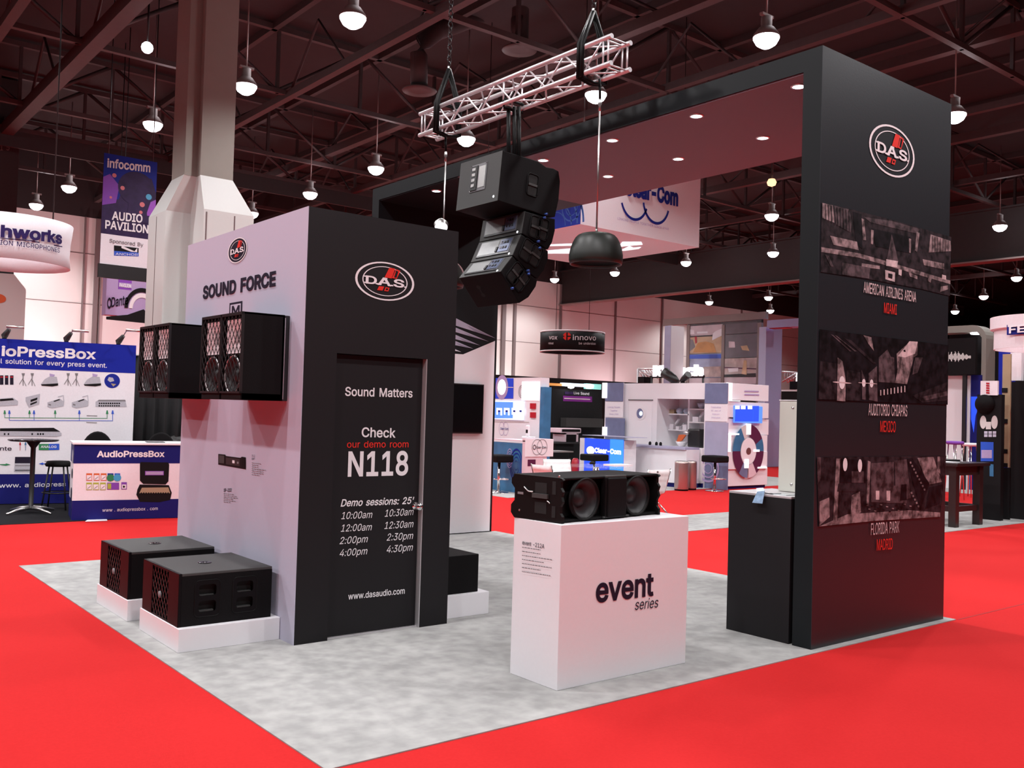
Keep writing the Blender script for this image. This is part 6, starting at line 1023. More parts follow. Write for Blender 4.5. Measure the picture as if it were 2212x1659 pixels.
# ================================================================ far black drape line, live sound booth
yq = 18.5; a, b = at(1066, 816, y=yq), at(1430, 824, y=yq)
tag(MB('drape').box((a.x - 1, yq, 0), (b.x, yq + .08, (a.z + b.z) / 2)).build('drape'), 'long black drape line in front of the hall wall', 'drape')
c = crop(1060, 800, .13867); yl = 14.5
t = thing('stage_backdrop', 'black live sound backdrop with a small violet banner', 'display', (17, yl, 0)); m = MB('drape'); u = c((845, 285), (1745, 320)); a, b = at(*u[0], y=yl), at(*u[1], y=yl); m.box((a.x, yl, 0), (b.x, yl + .06, (a.z + b.z) / 2)).build('cloth', t)
fy_(MB('teal_panel'), yl - .02, *c((765, 258))[0], *c((820, 1060))[0], .1, z0=0).build('side_panel', t, label='blue side panel'); fy_(MB('pilaster'), yl - .04, *c((830, 290))[0], *c((850, 1060))[0], .03, z0=0).build('pole', t)
m = MB('orange_lit'); fy_(m, yl - .1, *c((700, 185))[0], *c((1110, 245))[0], .08, 'orange_lit'); fy_(m, yl - .1, *c((1110, 192))[0], *c((1480, 262))[0], .08, 'screen_white'); fy_(m, yl - .1, *c((1480, 205))[0], *c((1720, 300))[0], .08, 'green_lit'); m.build('lit_header', t, label='glowing orange, white and green header')
for x in (1250, 1555): q = at(*c((x, 255))[0], y=yl - .25); MB('lamp').lathe([(0, -.06), (.09, -.03), (.10, .05), (0, .08)], q, n=12).build('spotlight', t, label='glaring white spotlight')
g = Gr(PY(yl), base=.01, step=.004); g.ppoly(c((1125, 395), (1575, 410), (1575, 495), (1125, 480)), 'purple_sign'); g.ppoly(c((1140, 428), (1545, 445), (1545, 460), (1140, 443)), 'pink_panel', 1); g.ppoly(c((1150, 330), (1280, 335), (1280, 380), (1150, 375)), 'violet_dark', 1); g.ptext('Live Sound', c((1290, 372))[0], c((1528, 385))[0], 5.5, 'vinyl_white', bold=.01); g.build('banner', t, label='violet strip and white lettering')
ye = 13.6
t = thing('road_case', 'open silver-edged road case on a rack before the black backdrop', 'case', at(*c((1255, 960))[0], y=ye)); fy_(MB('pink_panel'), ye, *c((1095, 900))[0], *c((1410, 980))[0], .5).build('shell', t, bevel=.02); fy_(MB('ink_black'), ye - .01, *c((1115, 918))[0], *c((1395, 960))[0], .02).build('front', t)
t = thing('equipment_rack', 'silver-framed equipment rack under the road case', 'rack', at(*c((1255, 1120))[0], y=ye)); m = MB('pink_panel'); fy_(m, ye, *c((1155, 980))[0], *c((1175, 1112))[0], .5); fy_(m, ye, *c((1340, 980))[0], *c((1362, 1112))[0], .5); fy_(m, ye, *c((1155, 980))[0], *c((1362, 1000))[0], .5); m.build('frame', t); fy_(MB('ink_black'), ye + .02, *c((1175, 1000))[0], *c((1340, 1112))[0], .46).build('gear', t)
t = thing('folding_table', 'dark table carrying the equipment rack', 'table', at(*c((1200, 1150))[0], y=ye)); fy_(MB('cone'), ye - .2, *c((1000, 1120))[0], *c((1450, 1145))[0], 1.0).build('top', t); fy_(MB('ink_black'), ye - .1, *c((1010, 1145))[0], *c((1290, 1250))[0], .8, z0=0).build('skirt', t)
t = thing('flight_case', 'black flight case on the floor before the live sound backdrop', 'case', at(*c((1100, 1330))[0], y=12.6)); fy_(MB('ink_black'), 12.6, *c((980, 1275))[0], *c((1220, 1420))[0], .6, z0=0).build('body', t, bevel=.02); fy_(MB('silver'), 12.59, *c((980, 1262))[0], *c((1290, 1278))[0], .62).build('lid', t)
tag(fy_(MB('cab_grey'), 14.2, *c((1180, 740))[0], *c((1750, 890))[0], .25).build('covered_console'), 'dark covered mixing console before the live sound backdrop', 'console')
# demo station (left part of the intercom booth); its faces look across the aisle to the left
c = crop(1060, 800, .13867); xb_ = 10.0; t = thing('demo_station', 'white and blue intercom demo station with a bright screen', 'display', (xb_, 9, 0))
m = MB('sign_white'); fx_(m, xb_, *c((60, 120))[0], *c((750, 1060))[0], .25, z0=0); m.build('panel', t); fx_(MB('teal_panel'), xb_ + .01, *c((750, 258))[0], *c((815, 1060))[0], .2, z0=0).build('edge_strip', t, label='blue edge strip')
scr_ = fx_(MB('screen_white'), xb_ - .04, *c((40, 475))[0], *c((502, 778))[0], .03).build('screen', t, label='bright screen')
fx_(MB('led_soft'), xb_ - .02, *c((485, 180))[0], *c((748, 470))[0], .02).build('light_panel', t, label='glaring white light panel')
for v in (512, 652): fx_(MB('red_tile'), xb_ - .03, *c((612, v))[0], *c((690, v + 88))[0], .03).build('tile', t, label='dark red square tile')
g = Gr(PX(xb_), base=.006, step=.003); st = g.pl.st
g.ppoly(c((40, 118), (360, 125), (355, 440), (40, 440)), 'blue_lit_p', 1); q = st(*c((180, 262))[0]); r_ = st(*c((245, 262))[0])[0] - q[0]; g.ring(q, r_ * 1.5, r_ * 1.8, 'lilac_print', 2); g.ring(q, r_, r_ * 1.15, 'led_soft', 3); g.ppoly(c((240, 258), (360, 262), (360, 272), (240, 268)), 'sign_white', 3)
q = st(*c((490, 330))[0]); [g.ring(q, r * .8, r, 'ink_grey', 2, .9, a0=1.6, a1=4.7) for r in (.06, .10, .14)]
g.ppoly(c((40, 790), (600, 800), (600, 815), (40, 805)), 'brown_white', 1); g.ptext('Clear-Com', c((155, 922))[0], c((280, 928))[0], 4.5, 'vinyl_navy', 2, bold=.02); [g.ring(st(*c((x, 908))[0]), .10, .15, 'lilac_print', 1, .94) for x in (175, 235)]; g.build('print', t)
g = Gr(PX(xb_ - .04), base=.004, step=.003); st = g.pl.st
g.ppoly(c((40, 490), (350, 495), (345, 745), (40, 745)), 'screen_blue')
for x in (135, 252, 372, 470): g.ppoly(c((x - 42, 585), (x + 45, 590), (x + 48, 700), (x + 20, 700), (x + 20, 620), (x - 20, 620), (x - 20, 690), (x - 42, 690)), 'led_soft', 1); g.ppoly(c((x - 18, 622), (x + 18, 622), (x + 18, 648), (x - 18, 648)), 'blue_ink', 2)
g.build('screen_picture', scr_)
xk = 9.12; t2 = thing('demo_counter', 'white counter with teal front panel at the intercom booth', 'counter', (xk, 9, 0))
m = MB('pink_panel'); fx_(m, xk, *c((20, 1060))[0], *c((540, 1112))[0], .55); fx_(m, xk, *c((497, 1060))[0], *c((540, 1660))[0], .55, z0=0); m.build('frame', t2); fx_(MB('teal_panel'), xk + .02, *c((20, 1108))[0], *c((500, 1660))[0], .1, z0=0).build('front_panel', t2, label='teal front panel with circles')
g = Gr(PX(xk + .02), base=.006, step=.003); st = g.pl.st; [g.ring(st(*c((300, 1370))[0]), r * .5, r, 'lilac_print', 1, .9) for r in (.05, .10, .15, .20)]; [g.ring(st(*c((400, 1480))[0]), r * .6, r, 'blue_ink', 1, .9) for r in (.1, .18, .26, .34)]; g.build('circles', t2)
yk = at(*c((546, 1200))[0], x=xk).y - .03; t3 = thing('display_pod', 'pink-lit white display pod with the intercom emblem', 'counter', (9.6, yk, 0)); fy_(MB('sign_white'), yk, *c((548, 1070))[0], *c((972, 1342))[0], .02).build('front', t3); a, b = at(*c((548, 1070))[0], y=yk), at(*c((972, 1342))[0], y=yk); MB('sign_white').box((xk + .62, yk + .02, b.z), (b.x, yk + .5, a.z)).build('box', t3); fy_(MB('pink_panel'), yk + .03, *c((548, 1345))[0], *c((760, 1660))[0], .02, z0=0).build('pedestal', t3); fy_(MB('plum'), yk + .01, *c((580, 1390))[0], *c((698, 1490))[0], .02).build('opening', t3)
g = Gr(PY(yk), base=.006, step=.003); st = g.pl.st; g.ptext('Clear-Com', c((705, 1215))[0], c((862, 1215))[0], 4.5, 'vinyl_dark', 2, bold=.02); q = st(*c((678, 1197))[0]); g.ring(q, .04, .05, 'vinyl_dark', 1, .7); [g.ring(st(*c((x, 1195))[0]), .14, .16, 'ink_grey', 1, .94) for x in (722, 798)]; g.build('lettering', t3)
xd = xk + .3; p = at(*c((650, 1056))[0], x=xd); ztop = at(*c((520, 1062))[0], x=xk).z; t = thing('headset_stand', 'white headset stand with a small dark screen on the demo counter', 'device', (xd, p.y, ztop)); yy = at(*c((480, 1000))[0], x=xd).y
m = MB('sign_white').box((xd, yy - .22, ztop), (xd + .2, yy, ztop + .03)); m.build('base', t, bevel=.01); MB('sign_white').box((xd + .05, yy - .16, ztop + .03), (xd + .1, yy - .06, ztop + .26)).build('holder', t, bevel=.02); MB('ink_black').box((xd + .045, yy - .14, ztop + .10), (xd + .05, yy - .08, ztop + .17)).build('screen', t)
# ================================================================ bar stools
def stool(label, u, vseat, x, sw=.42):
    q = at(u, vseat, x=x); t = thing('bar_stool', label, 'stool', (x, q.y, 0), group='black bar stools of the intercom booth'); z = q.z
    MB('cab_black').box((-sw / 2, -sw / 2, z - .15), (sw / 2, sw / 2, z)).build('seat', t, world=False, bevel=.03); MB('chrome').tube([(0, 0, .02), (0, 0, z - .15)], .03, n=12).build('post', t, world=False); MB('chrome').lathe([(0, .05), (.04, .05), (.06, .03), (.20, .015), (.21, 0), (0, 0)], n=24).build('base', t, world=False)
    m = MB('chrome').tube([(math.cos(a) * .16, -.1 + math.sin(a) * .16, .28) for a in [2 * math.pi * k / 14 for k in range(15)]], .011, n=6); m.build('foot_ring', t, world=False); return t
stool('black bar stool beside the teal front panel', 1079, 982, 8.8); stool('black bar stool in front of the blue lit counter', 1284, 981, 12.1, .48); stool('black bar stool at the lilac panel near the wheel tower', 1545, 984, 13.75, .44)
# ================================================================ intercom booth: back wall with niche
c = crop(1290, 800, .1688); xw = 14.33; t = thing('booth_wall', 'white intercom booth wall with a door and a shelf niche', 'booth', (xw, 10, 0)); pl = PX(xw); st = pl.st
A_, B_ = st(*c((326, 165))[0]), st(*c((1390, 165))[0]); zt_ = (A_[1] + B_[1]) / 2; n0, n1 = st(*c((770, 362))[0]), st(*c((1362, 1000))[0]); z0n, z1n = n1[1], n0[1]
def bx(m, s0, z0, s1, z1, x0, x1, mt=None): return m.box((xw + x0, -s0, z0), (xw + x1, -s1, z1), mt)
m = MB('white_paint'); bx(m, A_[0], 0, n0[0], zt_, 0, .1); bx(m, n1[0], 0, B_[0], zt_, 0, .1); bx(m, n0[0], z1n, n1[0], zt_, 0, .1); bx(m, n0[0], 0, n1[0], z0n, 0, .1)
bx(m, n0[0] - .05, z0n - .05, n1[0] + .05, z1n + .05, .80, .85); bx(m, n0[0] - .03, z0n - .05, n0[0], z1n + .05, .1, .8); bx(m, n1[0], z0n - .05, n1[0] + .03, z1n + .05, .1, .8); bx(m, n0[0], z0n - .03, n1[0], z0n, .1, .8); bx(m, n0[0], z1n, n1[0], z1n + .03, .1, .8); m.build('wall', t)
xsf = xw + .42
def shelf(x0, x1, y_):
    a, b = at(*c((x0, y_))[0], x=xsf), at(*c((x1, y_ + (x1 - x0) * .03))[0], x=xsf); MB('white_lam').box((xsf, min(a.y, -n0[0]), a.z - .03), (xw + .8, max(b.y, -n1[0]), a.z)).build('shelf', t); return a.z
s1 = shelf(800, 1172, 548); s2 = shelf(800, 1172, 748); s3_ = shelf(1178, 1370, 488); s4 = shelf(1178, 1370, 655)
a = at(*c((1172, 370))[0], x=xsf); MB('white_lam').box((xsf, a.y - .03, s2), (xw + .8, a.y + .02, z1n)).build('divider', t)
d0, d1 = st(*c((415, 385))[0]), st(*c((695, 930))[0]); dr = MB('white_lam'); bx(dr, d0[0], .02, d1[0], d0[1], -.015, 0); dr = dr.build('door', t, bevel=.004); g = Gr(PX(xw - .015), base=.006, step=.003); q = g.pl.st(*c((556, 552))[0]); g.ring(q, .17, .16, 'vinyl_white', 0); g.ring((q[0] - .02, q[1]), .11, .125, 'slate_blue', 1); g.ring((q[0] + .02, q[1]), .06, .06, 'screen_white', 2); g.build('emblem', dr, label='round emblem'); m = MB('ink_grey'); bx(m, d0[0] - .02, d0[1], d1[0] + .02, d0[1] + .03, -.03, 0); m.build('door_header', t)
def panel_col(label, u0, u1, rows, x, txt):
    p = thing('graphic_column', label, 'display', (x, 0, 0), group='graphic columns of the intercom booth'); v0 = rows[0][0]; a, b = at(u0, v0, x=x), at(u1, v0, x=x); p.location = (x, (a.y + b.y) / 2, 0); MB('sign_white').box((x, a.y, 0), (x + .06, b.y, a.z)).build('core', p)
    for i, (va, vb, m_) in enumerate(rows): fx_(MB(m_), x - .02, u0, va, u1, vb, .02, z0=0 if i == len(rows) - 1 else None).build('panel', p)
    g = Gr(PX(x - .02), base=.006, step=.003)
    for i, s_ in enumerate(txt): w_ = len(s_) * 1.9; u = (u0 + u1) / 2; g.ptext(s_, (u - w_ / 2, 881 + i * 7.5), (u + w_ / 2, 881.3 + i * 7.5), 3.2, 'lilac_print')
    g.build('lettering', p); return p
pc = panel_col('slim blue and white graphic column left of the booth door', 1308, 1345, ((827, 867, 'slate_blue'), (867.5, 902, 'sign_white'), (902.5, 1060, 'slate_blue')), xw - .07, ('Linking People', 'Together', 'Since 1968'))
for v0, v1 in ((827, 860), (922, 942)): fx_(MB('led_soft'), xw - .13, 1301, v0, 1309, v1, .06).build('light_bar', pc, label='glowing white light bar')
pc = panel_col('lilac and white graphic column between niche and wheel tower', 1523, 1571, ((828, 872, 'slate_blue'), (872.5, 911, 'sign_white'), (911.5, 985, 'slate_lilac'), (985, 1057, 'slate_blue')), xw - .07, ('Celebrating', '50 Years of', 'Intercom', 'Innovation'))
g = Gr(PX(xw - .09), base=.006, step=.003); [g.ring(g.pl.st(1530, 1012), r, r, 'lilac_print', 1, .85) for r in (.12, .22, .32)]; g.build('circles', pc)
# niche contents
def shelf_item(name, label, cat, u0, v0, u1, v1, x, z, m, kind='box', group=None):
    a, b = at(u0, v0, x=x), at(u1, v1, x=x); r = abs(b.y - a.y) / 2; h = a.z - b.z; cy = (a.y + b.y) / 2; mb = MB(m); r_ = min(r, .15)
    if kind == 'ball': mb.lathe([(r_ * .6, 0), (r_, h * .35), (r_ * .95, h * .65), (r_ * .6, h * .92), (0, h)], (x + r_, cy, z), n=16)
    elif kind == 'bowl': mb.lathe([(r_ * .4, 0), (r_ * .75, h * .4), (r_, h), (r_ * .94, h), (r_ * .68, h * .4), (0, h * .15)], (x + r_, cy, z), n=20)
    elif kind == 'slab': mb.prism([(x + .12, cy + r, z), (x + .05, cy + r * .1, z), (x + .14, cy - r, z + h), (x + .2, cy - r * .1, z + h)], (.05, 0, 0)); mb.box((x + .02, cy - r * .3, z), (x + .12, cy + r, z + h * .5))
    else: mb.box((x, cy - r, z), (x + .12, cy + r, z + h))
    return tag(mb.build(name), label, cat, group)
mat('cap_blue', (.45, .53, .68), .6, grain=.6, scale=14); K = lambda *p: [v for q in c(*p) for v in q]; xs_ = xsf + .03
shelf_item('cap', 'pale blue cap on the upper left shelf, next to the small box', 'cap', *K((990, 472), (1065, 548)), xs_, s1, 'cap_blue', 'ball', 'caps on the niche shelf'); shelf_item('cap', 'pale blue cap on the upper left shelf, beside the divider', 'cap', *K((1080, 474), (1160, 552)), xs_, s1, 'cap_blue', 'ball', 'caps on the niche shelf')
shelf_item('small_box', 'small beige box at the left of the upper niche shelf', 'box', *K((920, 495), (980, 548)), xs_, s1, 'beige')
for (x0, y0, x1), lb in (((905, 605, 1000), 'tall white handset stand at the left of the lower shelf'), ((1000, 660, 1060), 'short white handset stand at the middle of the lower shelf'), ((1088, 610, 1160), 'white handset stand beside the divider on the lower shelf')): shelf_item('handset_stand', lb, 'device', *K((x0, y0), (x1, 745)), xs_, s2, 'sign_white', 'slab', 'handset stands in the niche')
shelf_item('handset_stand', 'white handset stand on the right middle shelf', 'device', *K((1215, 525), (1320, 655)), xs_, s4, 'sign_white', 'slab', 'handset stands in the niche'); shelf_item('bowl', 'pale bowl on the top right niche shelf', 'bowl', *K((1250, 415), (1345, 490)), xs_, s3_, 'cap_blue', 'bowl')
xt = xw + .12; zc = z0n + .002
a, b = at(*c((1152, 745))[0], x=xt), at(*c((1305, 920))[0], x=xt); t = thing('coffee_machine', 'black coffee machine with a silver handle in the niche', 'coffee machine', (xt, a.y, zc)); MB('black_metal').box((xt, a.y, zc), (xt + .3, b.y, a.z)).build('body', t, bevel=.04); MB('silver').lathe([(0, 0), (.07, .02), (.08, .06), (.05, .10), (0, .11)], (xt - .04, a.y - .02, a.z - .16), n=14).build('handle', t, label='silver handle')
shelf_item('bowl', 'white snack bowl with an orange packet on the niche counter', 'bowl', *K((955, 878), (1105, 950)), xt, zc, 'sign_white', 'bowl'); q0 = at(*c((1060, 900))[0], x=xt + .1)
tag(MB('orange_ink').prism([(xt + .1, q0.y + .12, zc + .1), (xt + .13, q0.y - .02, zc + .14), (xt + .16, q0.y - .14, zc + .30), (xt + .12, q0.y + .06, zc + .28)], (.04, 0, 0)).build('snack_packet'), 'orange snack packet standing in the white bowl', 'packet')
# curved reception counter
P0, P1 = at(1348, 957, x=13.85), at(1480, 968, x=13.65); zcn = (P0.z + P1.z) / 2; n_ = 20
path = [(P0.x + (P1.x - P0.x) * i / n_ - .22 * math.sin(math.pi * i / n_), P0.y + (P1.y - P0.y) * i / n_) for i in range(n_ + 1)]
t = thing('reception_counter', 'curved white reception counter with a grey worktop', 'counter', (13.8, (P0.y + P1.y) / 2, 0)); bk = lambda e, z: [(14.15 - e, P1.y, z), (14.15 - e, P0.y, z)]
MB('white_paint').prism([(x + .05, y, .1) for x, y in path] + bk(0, .1), (0, 0, zcn - .15)).build('body', t); MB('apb_navy').prism([(x + .1, y, 0) for x, y in path] + bk(.02, 0), (0, 0, .1)).build('kick_base', t, label='dark kick base'); MB('slate_lilac').prism([(x, y, zcn - .05) for x, y in path] + bk(0, zcn - .05), (0, 0, .05)).build('worktop', t, label='lilac grey worktop')
for u, lb in ((1404, 'small dark stand on the reception counter, leftmost'), (1418, 'small dark stand in the middle of the reception counter'), (1427, 'small dark stand on the reception counter, nearest the niche')): p = at(u, 958, x=13.9); tag(MB('ink_black').lathe([(.03, 0), (.035, .05), (.02, .08), (0, .09)], (13.9, p.y, zcn), n=10).build('desk_item'), lb, 'stand', 'stands on the reception counter')
t = thing('side_cabinet', 'white cabinet with a black screen right of the reception counter', 'cabinet', (14.2, 8.4, 0)); a, b = at(1481, 969, x=14.2), at(1515, 1050, x=14.2); MB('white_paint').box((14.2, a.y, .1), (14.31, b.y, z0n - .01)).build('body', t); MB('apb_navy').box((14.22, a.y, 0), (14.31, b.y, .1)).build('kick_base', t); fx_(MB('black_gloss'), 14.18, *c((1128, 1062))[0], *c((1272, 1158))[0], .02).build('screen', t, label='black screen')
for u0, u1, x_, lb in ((1453, 1479, 13.05, 'copper-coloured waste bin next to the reception counter'), (1478, 1497, 13.45, 'reddish copper waste bin, the one nearer the lilac column')):
    a, b = at(u0, 996, x=x_), at(u1, 1056, x=x_); r = abs(b.y - a.y) / 2 * .86; cc_ = (x_ + .1, (a.y + b.y) / 2, 0); t = thing('waste_bin', lb, 'bin', cc_, group='copper waste bins'); MB('copper').lathe([(r * .98, .03), (r, .05), (r, a.z - .04), (r * .97, a.z), (r * .85, a.z)], cc_, n=28).build('drum', t); MB('ink_black').lathe([(0, 0), (r * .96, 0), (r * .96, .03)], cc_, n=24).build('base', t); MB('silver').lathe([(r * .97, a.z - .01), (r * 1.01, a.z), (r * .85, a.z + .01)], cc_, n=24).build('rim', t)
# blue lit counter
xk = 12.9; t = thing('lit_counter', 'blue backlit counter with white lettering and a grey top', 'counter', (xk, 9.8, 0)); fx_(MB('slate_lilac'), xk - .08, 1258, 939, 1366, 946, .5).build('worktop', t); fx_(MB('sign_white'), xk + .02, 1253, 946, 1346, 1060, .4, z0=0).build('body', t); fx_(MB('blue_lit'), xk, 1263, 946, 1344, 1060, .02, z0=.1).build('lit_front', t, label='glowing blue front')
g = Gr(PX(xk), base=.006, step=.004); q = g.pl.st(1276, 973); g.ring(q, .14, .10, 'led_soft'); g.ptext('Clear-Com', (1285, 977), (1342, 981.5), 9.5, 'led_soft', bold=.05); g.build('lit_lettering', t, label='glowing white lettering'); fx_(MB('blue_lit2'), xk - .005, 1318, 948, 1344, 1060, .01, z0=.1).build('lit_stripe', t)
# wheel tower
c = crop(1540, 820, .1627); yt = 7.75; t = thing('wheel_tower', 'stepped pink-white tower with a wheel picture and blue screen', 'display', (16.3, yt, 0)); offs = (.0, .04, 0, .03, .06, .02)
bands = ((42, 290), (290, 515), (515, 735), (735, 960), (960, 1180), (1180, 1395))
for i, (va, vb) in enumerate(bands): fy_(MB('sign_white'), yt - offs[i], *c((190 - (i > 2) * 12, va))[0], *c((738 - (i > 2) * 18, vb))[0], .5).build('slab', t, bevel=.005)
fy_(MB('apb_navy'), yt + .03, *c((185, 1395))[0], *c((690, 1445))[0], .4, z0=0).build('base', t, label='dark base'); scr_ = fy_(MB('screen_blue'), yt - .075, *c((288, 345))[0], *c((655, 580))[0], .03).build('screen', t, label='bright blue screen')
g = Gr(PY(yt - .075), base=.003, step=.003); g.ppoly(c((300, 350), (535, 350), (530, 555), (290, 555)), 'blue_lit'); g.ppoly(c((535, 350), (610, 350), (605, 555), (530, 555)), 'blue_lit', 1); [g.ppoly(c((x, 348), (x + 60, 348), (x + 60, 392), (x, 392)), 'led_soft', 2) for x in (292, 368, 458)]; g.build('screen_picture', scr_)
for p in ((200, 40, 255, 275), (200, 272, 365, 290), (180, 715, 238, 960), (180, 712, 350, 735), (455, 585, 505, 732), (600, 1160, 718, 1178), (425, 1060, 475, 1175), (545, 930, 620, 958)): fy_(MB('led_soft'), yt - .09, *c(p[:2])[0], *c(p[2:])[0], .04).build('light_bar', t, label='glowing white light bar')
g = Gr(PY(yt - .07), base=.004, step=.004); st = g.pl.st; q = st(*c((470, 950))[0]); hw = st(*c((672, 950))[0])[0] - q[0]; hh = st(*c((470, 595))[0])[1] - q[1]
for a0, a1, m_ in ((0, .5, 'teal_panel'), (.5, 1.45, 'plum'), (1.75, 2.1, 'brown_white'), (2.1, math.pi, 'teal_panel'), (math.pi, 4.1, 'plum'), (4.1, 4.68, 'slate_blue'), (4.75, 5.3, 'pink_panel'), (5.3, 6.28, 'plum')): g.ring(q, hw, hh, m_, 0, .52, a0=a0, a1=a1, n=16)
g.ring(q, hw * .5, hh * .5, 'sign_white', 1); g.ring(q, hw * .16, hh * .13, 'silver', 2); g.build('wheel_picture', t, label='large wheel of dark picture segments'); g = Gr(PY(yt), base=.006, step=.003); [g.ppoly(c((a_, b_), (a_ + w_, b_ + 4), (a_ + w_, b_ + 22), (a_, b_ + 18)), m_, 1) for a_, b_, w_, m_ in ((415, 145, 190, 'lilac_print'), (415, 190, 195, 'lilac_print'))]; g.build('lettering', t)
# lounge: white tufted chairs and glass table
def lounge_chair(label, x, y, rz, w_=.56):
    t = thing('lounge_chair', label, 'chair', (x, y, 0), rz, 'white tufted lounge chairs')
    def pad(P0, U, V, n, nm, nu=4, nv=4):
        m = MB('tuft_white'); P0, U, V = Vector(P0), Vector(U), Vector(V); N = U.cross(V).normalized(); k = nu * 4 + 1; kv = nv * 4 + 1; vs = []
        for s_ in (1, -1):
            for j in range(kv):
                for i in range(k):
                    a, b = i / (k - 1), j / (kv - 1); e = min(1, 8 * min(a, 1 - a, b, 1 - b)) ; h = .03 + .012 * abs(math.sin(a * nu * math.pi) * math.sin(b * nv * math.pi)); vs.append(P0 + U * a + V * b + N * s_ * h * (e ** .5 if e > 0 else 0))
        o = k * kv; fs = []
        for j in range(kv - 1):
            for i in range(k - 1): q = j * k + i; fs += [(q, q + 1, q + k + 1, q + k), (o + q, o + q + k, o + q + k + 1, o + q + 1)]
        return m.add(vs, fs, smooth=True).build(nm, t, world=False)
    pad((-w_ / 2, -.25, .40), (w_, 0, 0), (0, .5, -.04), 1, 'seat'); pad((-w_ / 2, .26, .36), (w_, 0, 0), (0, .12, .40), 1, 'backrest')
    for s_ in (-1, 1):
        MB('chrome').tube([(s_ * w_ / 2, .39, .77), (s_ * w_ / 2, .27, .38), (s_ * w_ / 2, .05, .25), (s_ * w_ / 2, -.25, .0)], .014, n=8).build('leg', t, world=False); MB('chrome').tube([(s_ * w_ / 2, -.27, .40), (s_ * w_ / 2, -.05, .30), (s_ * w_ / 2, .15, .18), (s_ * w_ / 2, .38, .0)], .014, n=8).build('leg', t, world=False)
    return t
tbx = at(1290, 1006, z=.74); t = thing('glass_table', 'round glass lounge table behind the white podium', 'table', (tbx.x, tbx.y, 0)); MB('glass').lathe([(0, .725), (.60, .725), (.61, .735), (.60, .745), (0, .745)], (tbx.x, tbx.y, 0), n=48).build('tabletop', t, label='clear glass top'); MB('chrome').tube([(tbx.x, tbx.y, .02), (tbx.x, tbx.y, .72)], .035, n=14).lathe([(0, .03), (.28, .015), (.29, 0), (0, 0)], (tbx.x, tbx.y, 0), n=28).build('pedestal', t)
q = at(1335, 1006, z=.75); tag(MB('sign_white').box((q.x - .22, q.y - .14, .7455), (q.x + .22, q.y + .14, .775)).build('magazine_stack'), 'white stack of magazines on the glass table', 'magazines'); q = at(1288, 1003, z=.75); tag(MB('ink_black').lathe([(.05, 0), (.06, .02), (.03, .05), (0, .06)], (q.x, q.y + .1, .7455), n=12).build('table_hub'), 'dark round box in the middle of the glass table', 'box')
for lb, u, v in (('white tufted lounge chair nearest the teal panel, left of the glass table', 1170, 1005), ('white tufted lounge chair on the far side of the glass table', 1203, 992), ('white tufted lounge chair right of the glass table, chrome leg showing', 1424, 1015)):
    p = at(u, v, z=.76); dv = Vector((tbx.x - p.x, tbx.y - p.y, 0)).normalized(); lounge_chair(lb, p.x + dv.x * .38, p.y + dv.y * .38, math.atan2(dv.x, -dv.y))
q = at(1234, 1016, z=.3); tag(MB('red_tile').lathe([(.08, 0), (.10, .42), (.085, .52), (.05, .56), (0, .56)], (q.x + .4, q.y + .3, 0), n=16).build('waste_bin'), 'bright red bin standing behind the glass table', 'bin')
# ================================================================ far centre: photo wall, lit letters, frames
c = crop(1360, 660, .1718); XG = 24.0
t = thing('photo_wall', 'glazed wall of large photographs behind the wheel tower', 'display', (XG, 15, 0)); st = PX(XG).st; e0, e1 = st(*c((725, 250))[0]), st(*c((1640, 990))[0]); zt_, zb_ = st(*c((1180, 205))[0])[1], st(*c((1180, 1000))[0])[1]
MB('cone').box((XG + .03, -e0[0], 0), (XG + .12, -e1[0], zt_)).build('backing', t)
mat('ph_warm', (.62, .40, .22), .2, grain=.7, scale=2); mat('ph_dark', (.10, .09, .11), .2, grain=.8, scale=2); mat('ph_blue', (.34, .38, .60), .2, grain=.8, scale=2); mat('ph_brown', (.50, .38, .35), .2, grain=.9, scale=3); mat('ph_pink', (.62, .52, .56), .2, grain=.6, scale=2)
for x0, y0, x1, y1, m_ in ((740, 262, 1165, 380, 'ph_pink'), (1182, 235, 1610, 350, 'ph_dark'), (740, 385, 1160, 600, 'ph_warm'), (1182, 360, 1605, 655, 'ph_dark'), (740, 608, 1155, 905, 'ph_blue'), (1172, 660, 1595, 900, 'ph_brown'), (740, 915, 1150, 985, 'ph_pink'), (1172, 905, 1590, 985, 'ph_pink')):
    fx_(MB(m_), XG, *c((x0, y0))[0], *c((x1, y1))[0], .03).build('photograph', t)
g = Gr(PX(XG), base=.01, step=.005)
for p, m_ in (([(760, 300), (815, 310), (820, 360), (750, 365)], 'sign_white'), ([(850, 330), (985, 325), (985, 350), (850, 355)], 'sign_white'), ([(820, 390), (850, 390), (850, 470), (830, 480)], 'red_tile'), ([(1090, 320), (1160, 290), (1160, 380), (1040, 440), (1050, 350)], 'sign_white'), ([(800, 590), (860, 470), (960, 450), (1060, 480), (1090, 590)], 'orange_p'), ([(750, 420), (800, 430), (830, 520), (745, 590)], 'ink_grey'),
             ([(1250, 450), (1325, 455), (1330, 530), (1250, 530)], 'ph_pink'), ([(1400, 510), (1480, 500), (1510, 570), (1420, 560)], 'ph_warm'), ([(740, 620), (1155, 612), (1155, 665), (740, 670)], 'blue_bright'), ([(930, 770), (1150, 765), (1150, 895), (930, 900)], 'ph_brown'), ([(1172, 770), (1595, 790), (1595, 805), (1172, 785)], 'plum'), ([(1172, 870), (1590, 850), (1590, 900), (1172, 900)], 'ink_black'), ([(1440, 690), (1475, 690), (1475, 870), (1410, 860)], 'ph_warm'), ([(1240, 790), (1370, 785), (1370, 830), (1250, 840)], 'sign_white')):
    if 'orange_p' not in MATS: mat('orange_p', (.55, .26, .07), .3, grain=.5, scale=3)
    g.ppoly(c(*p), m_, 1)
g.build('picture_shapes', t)
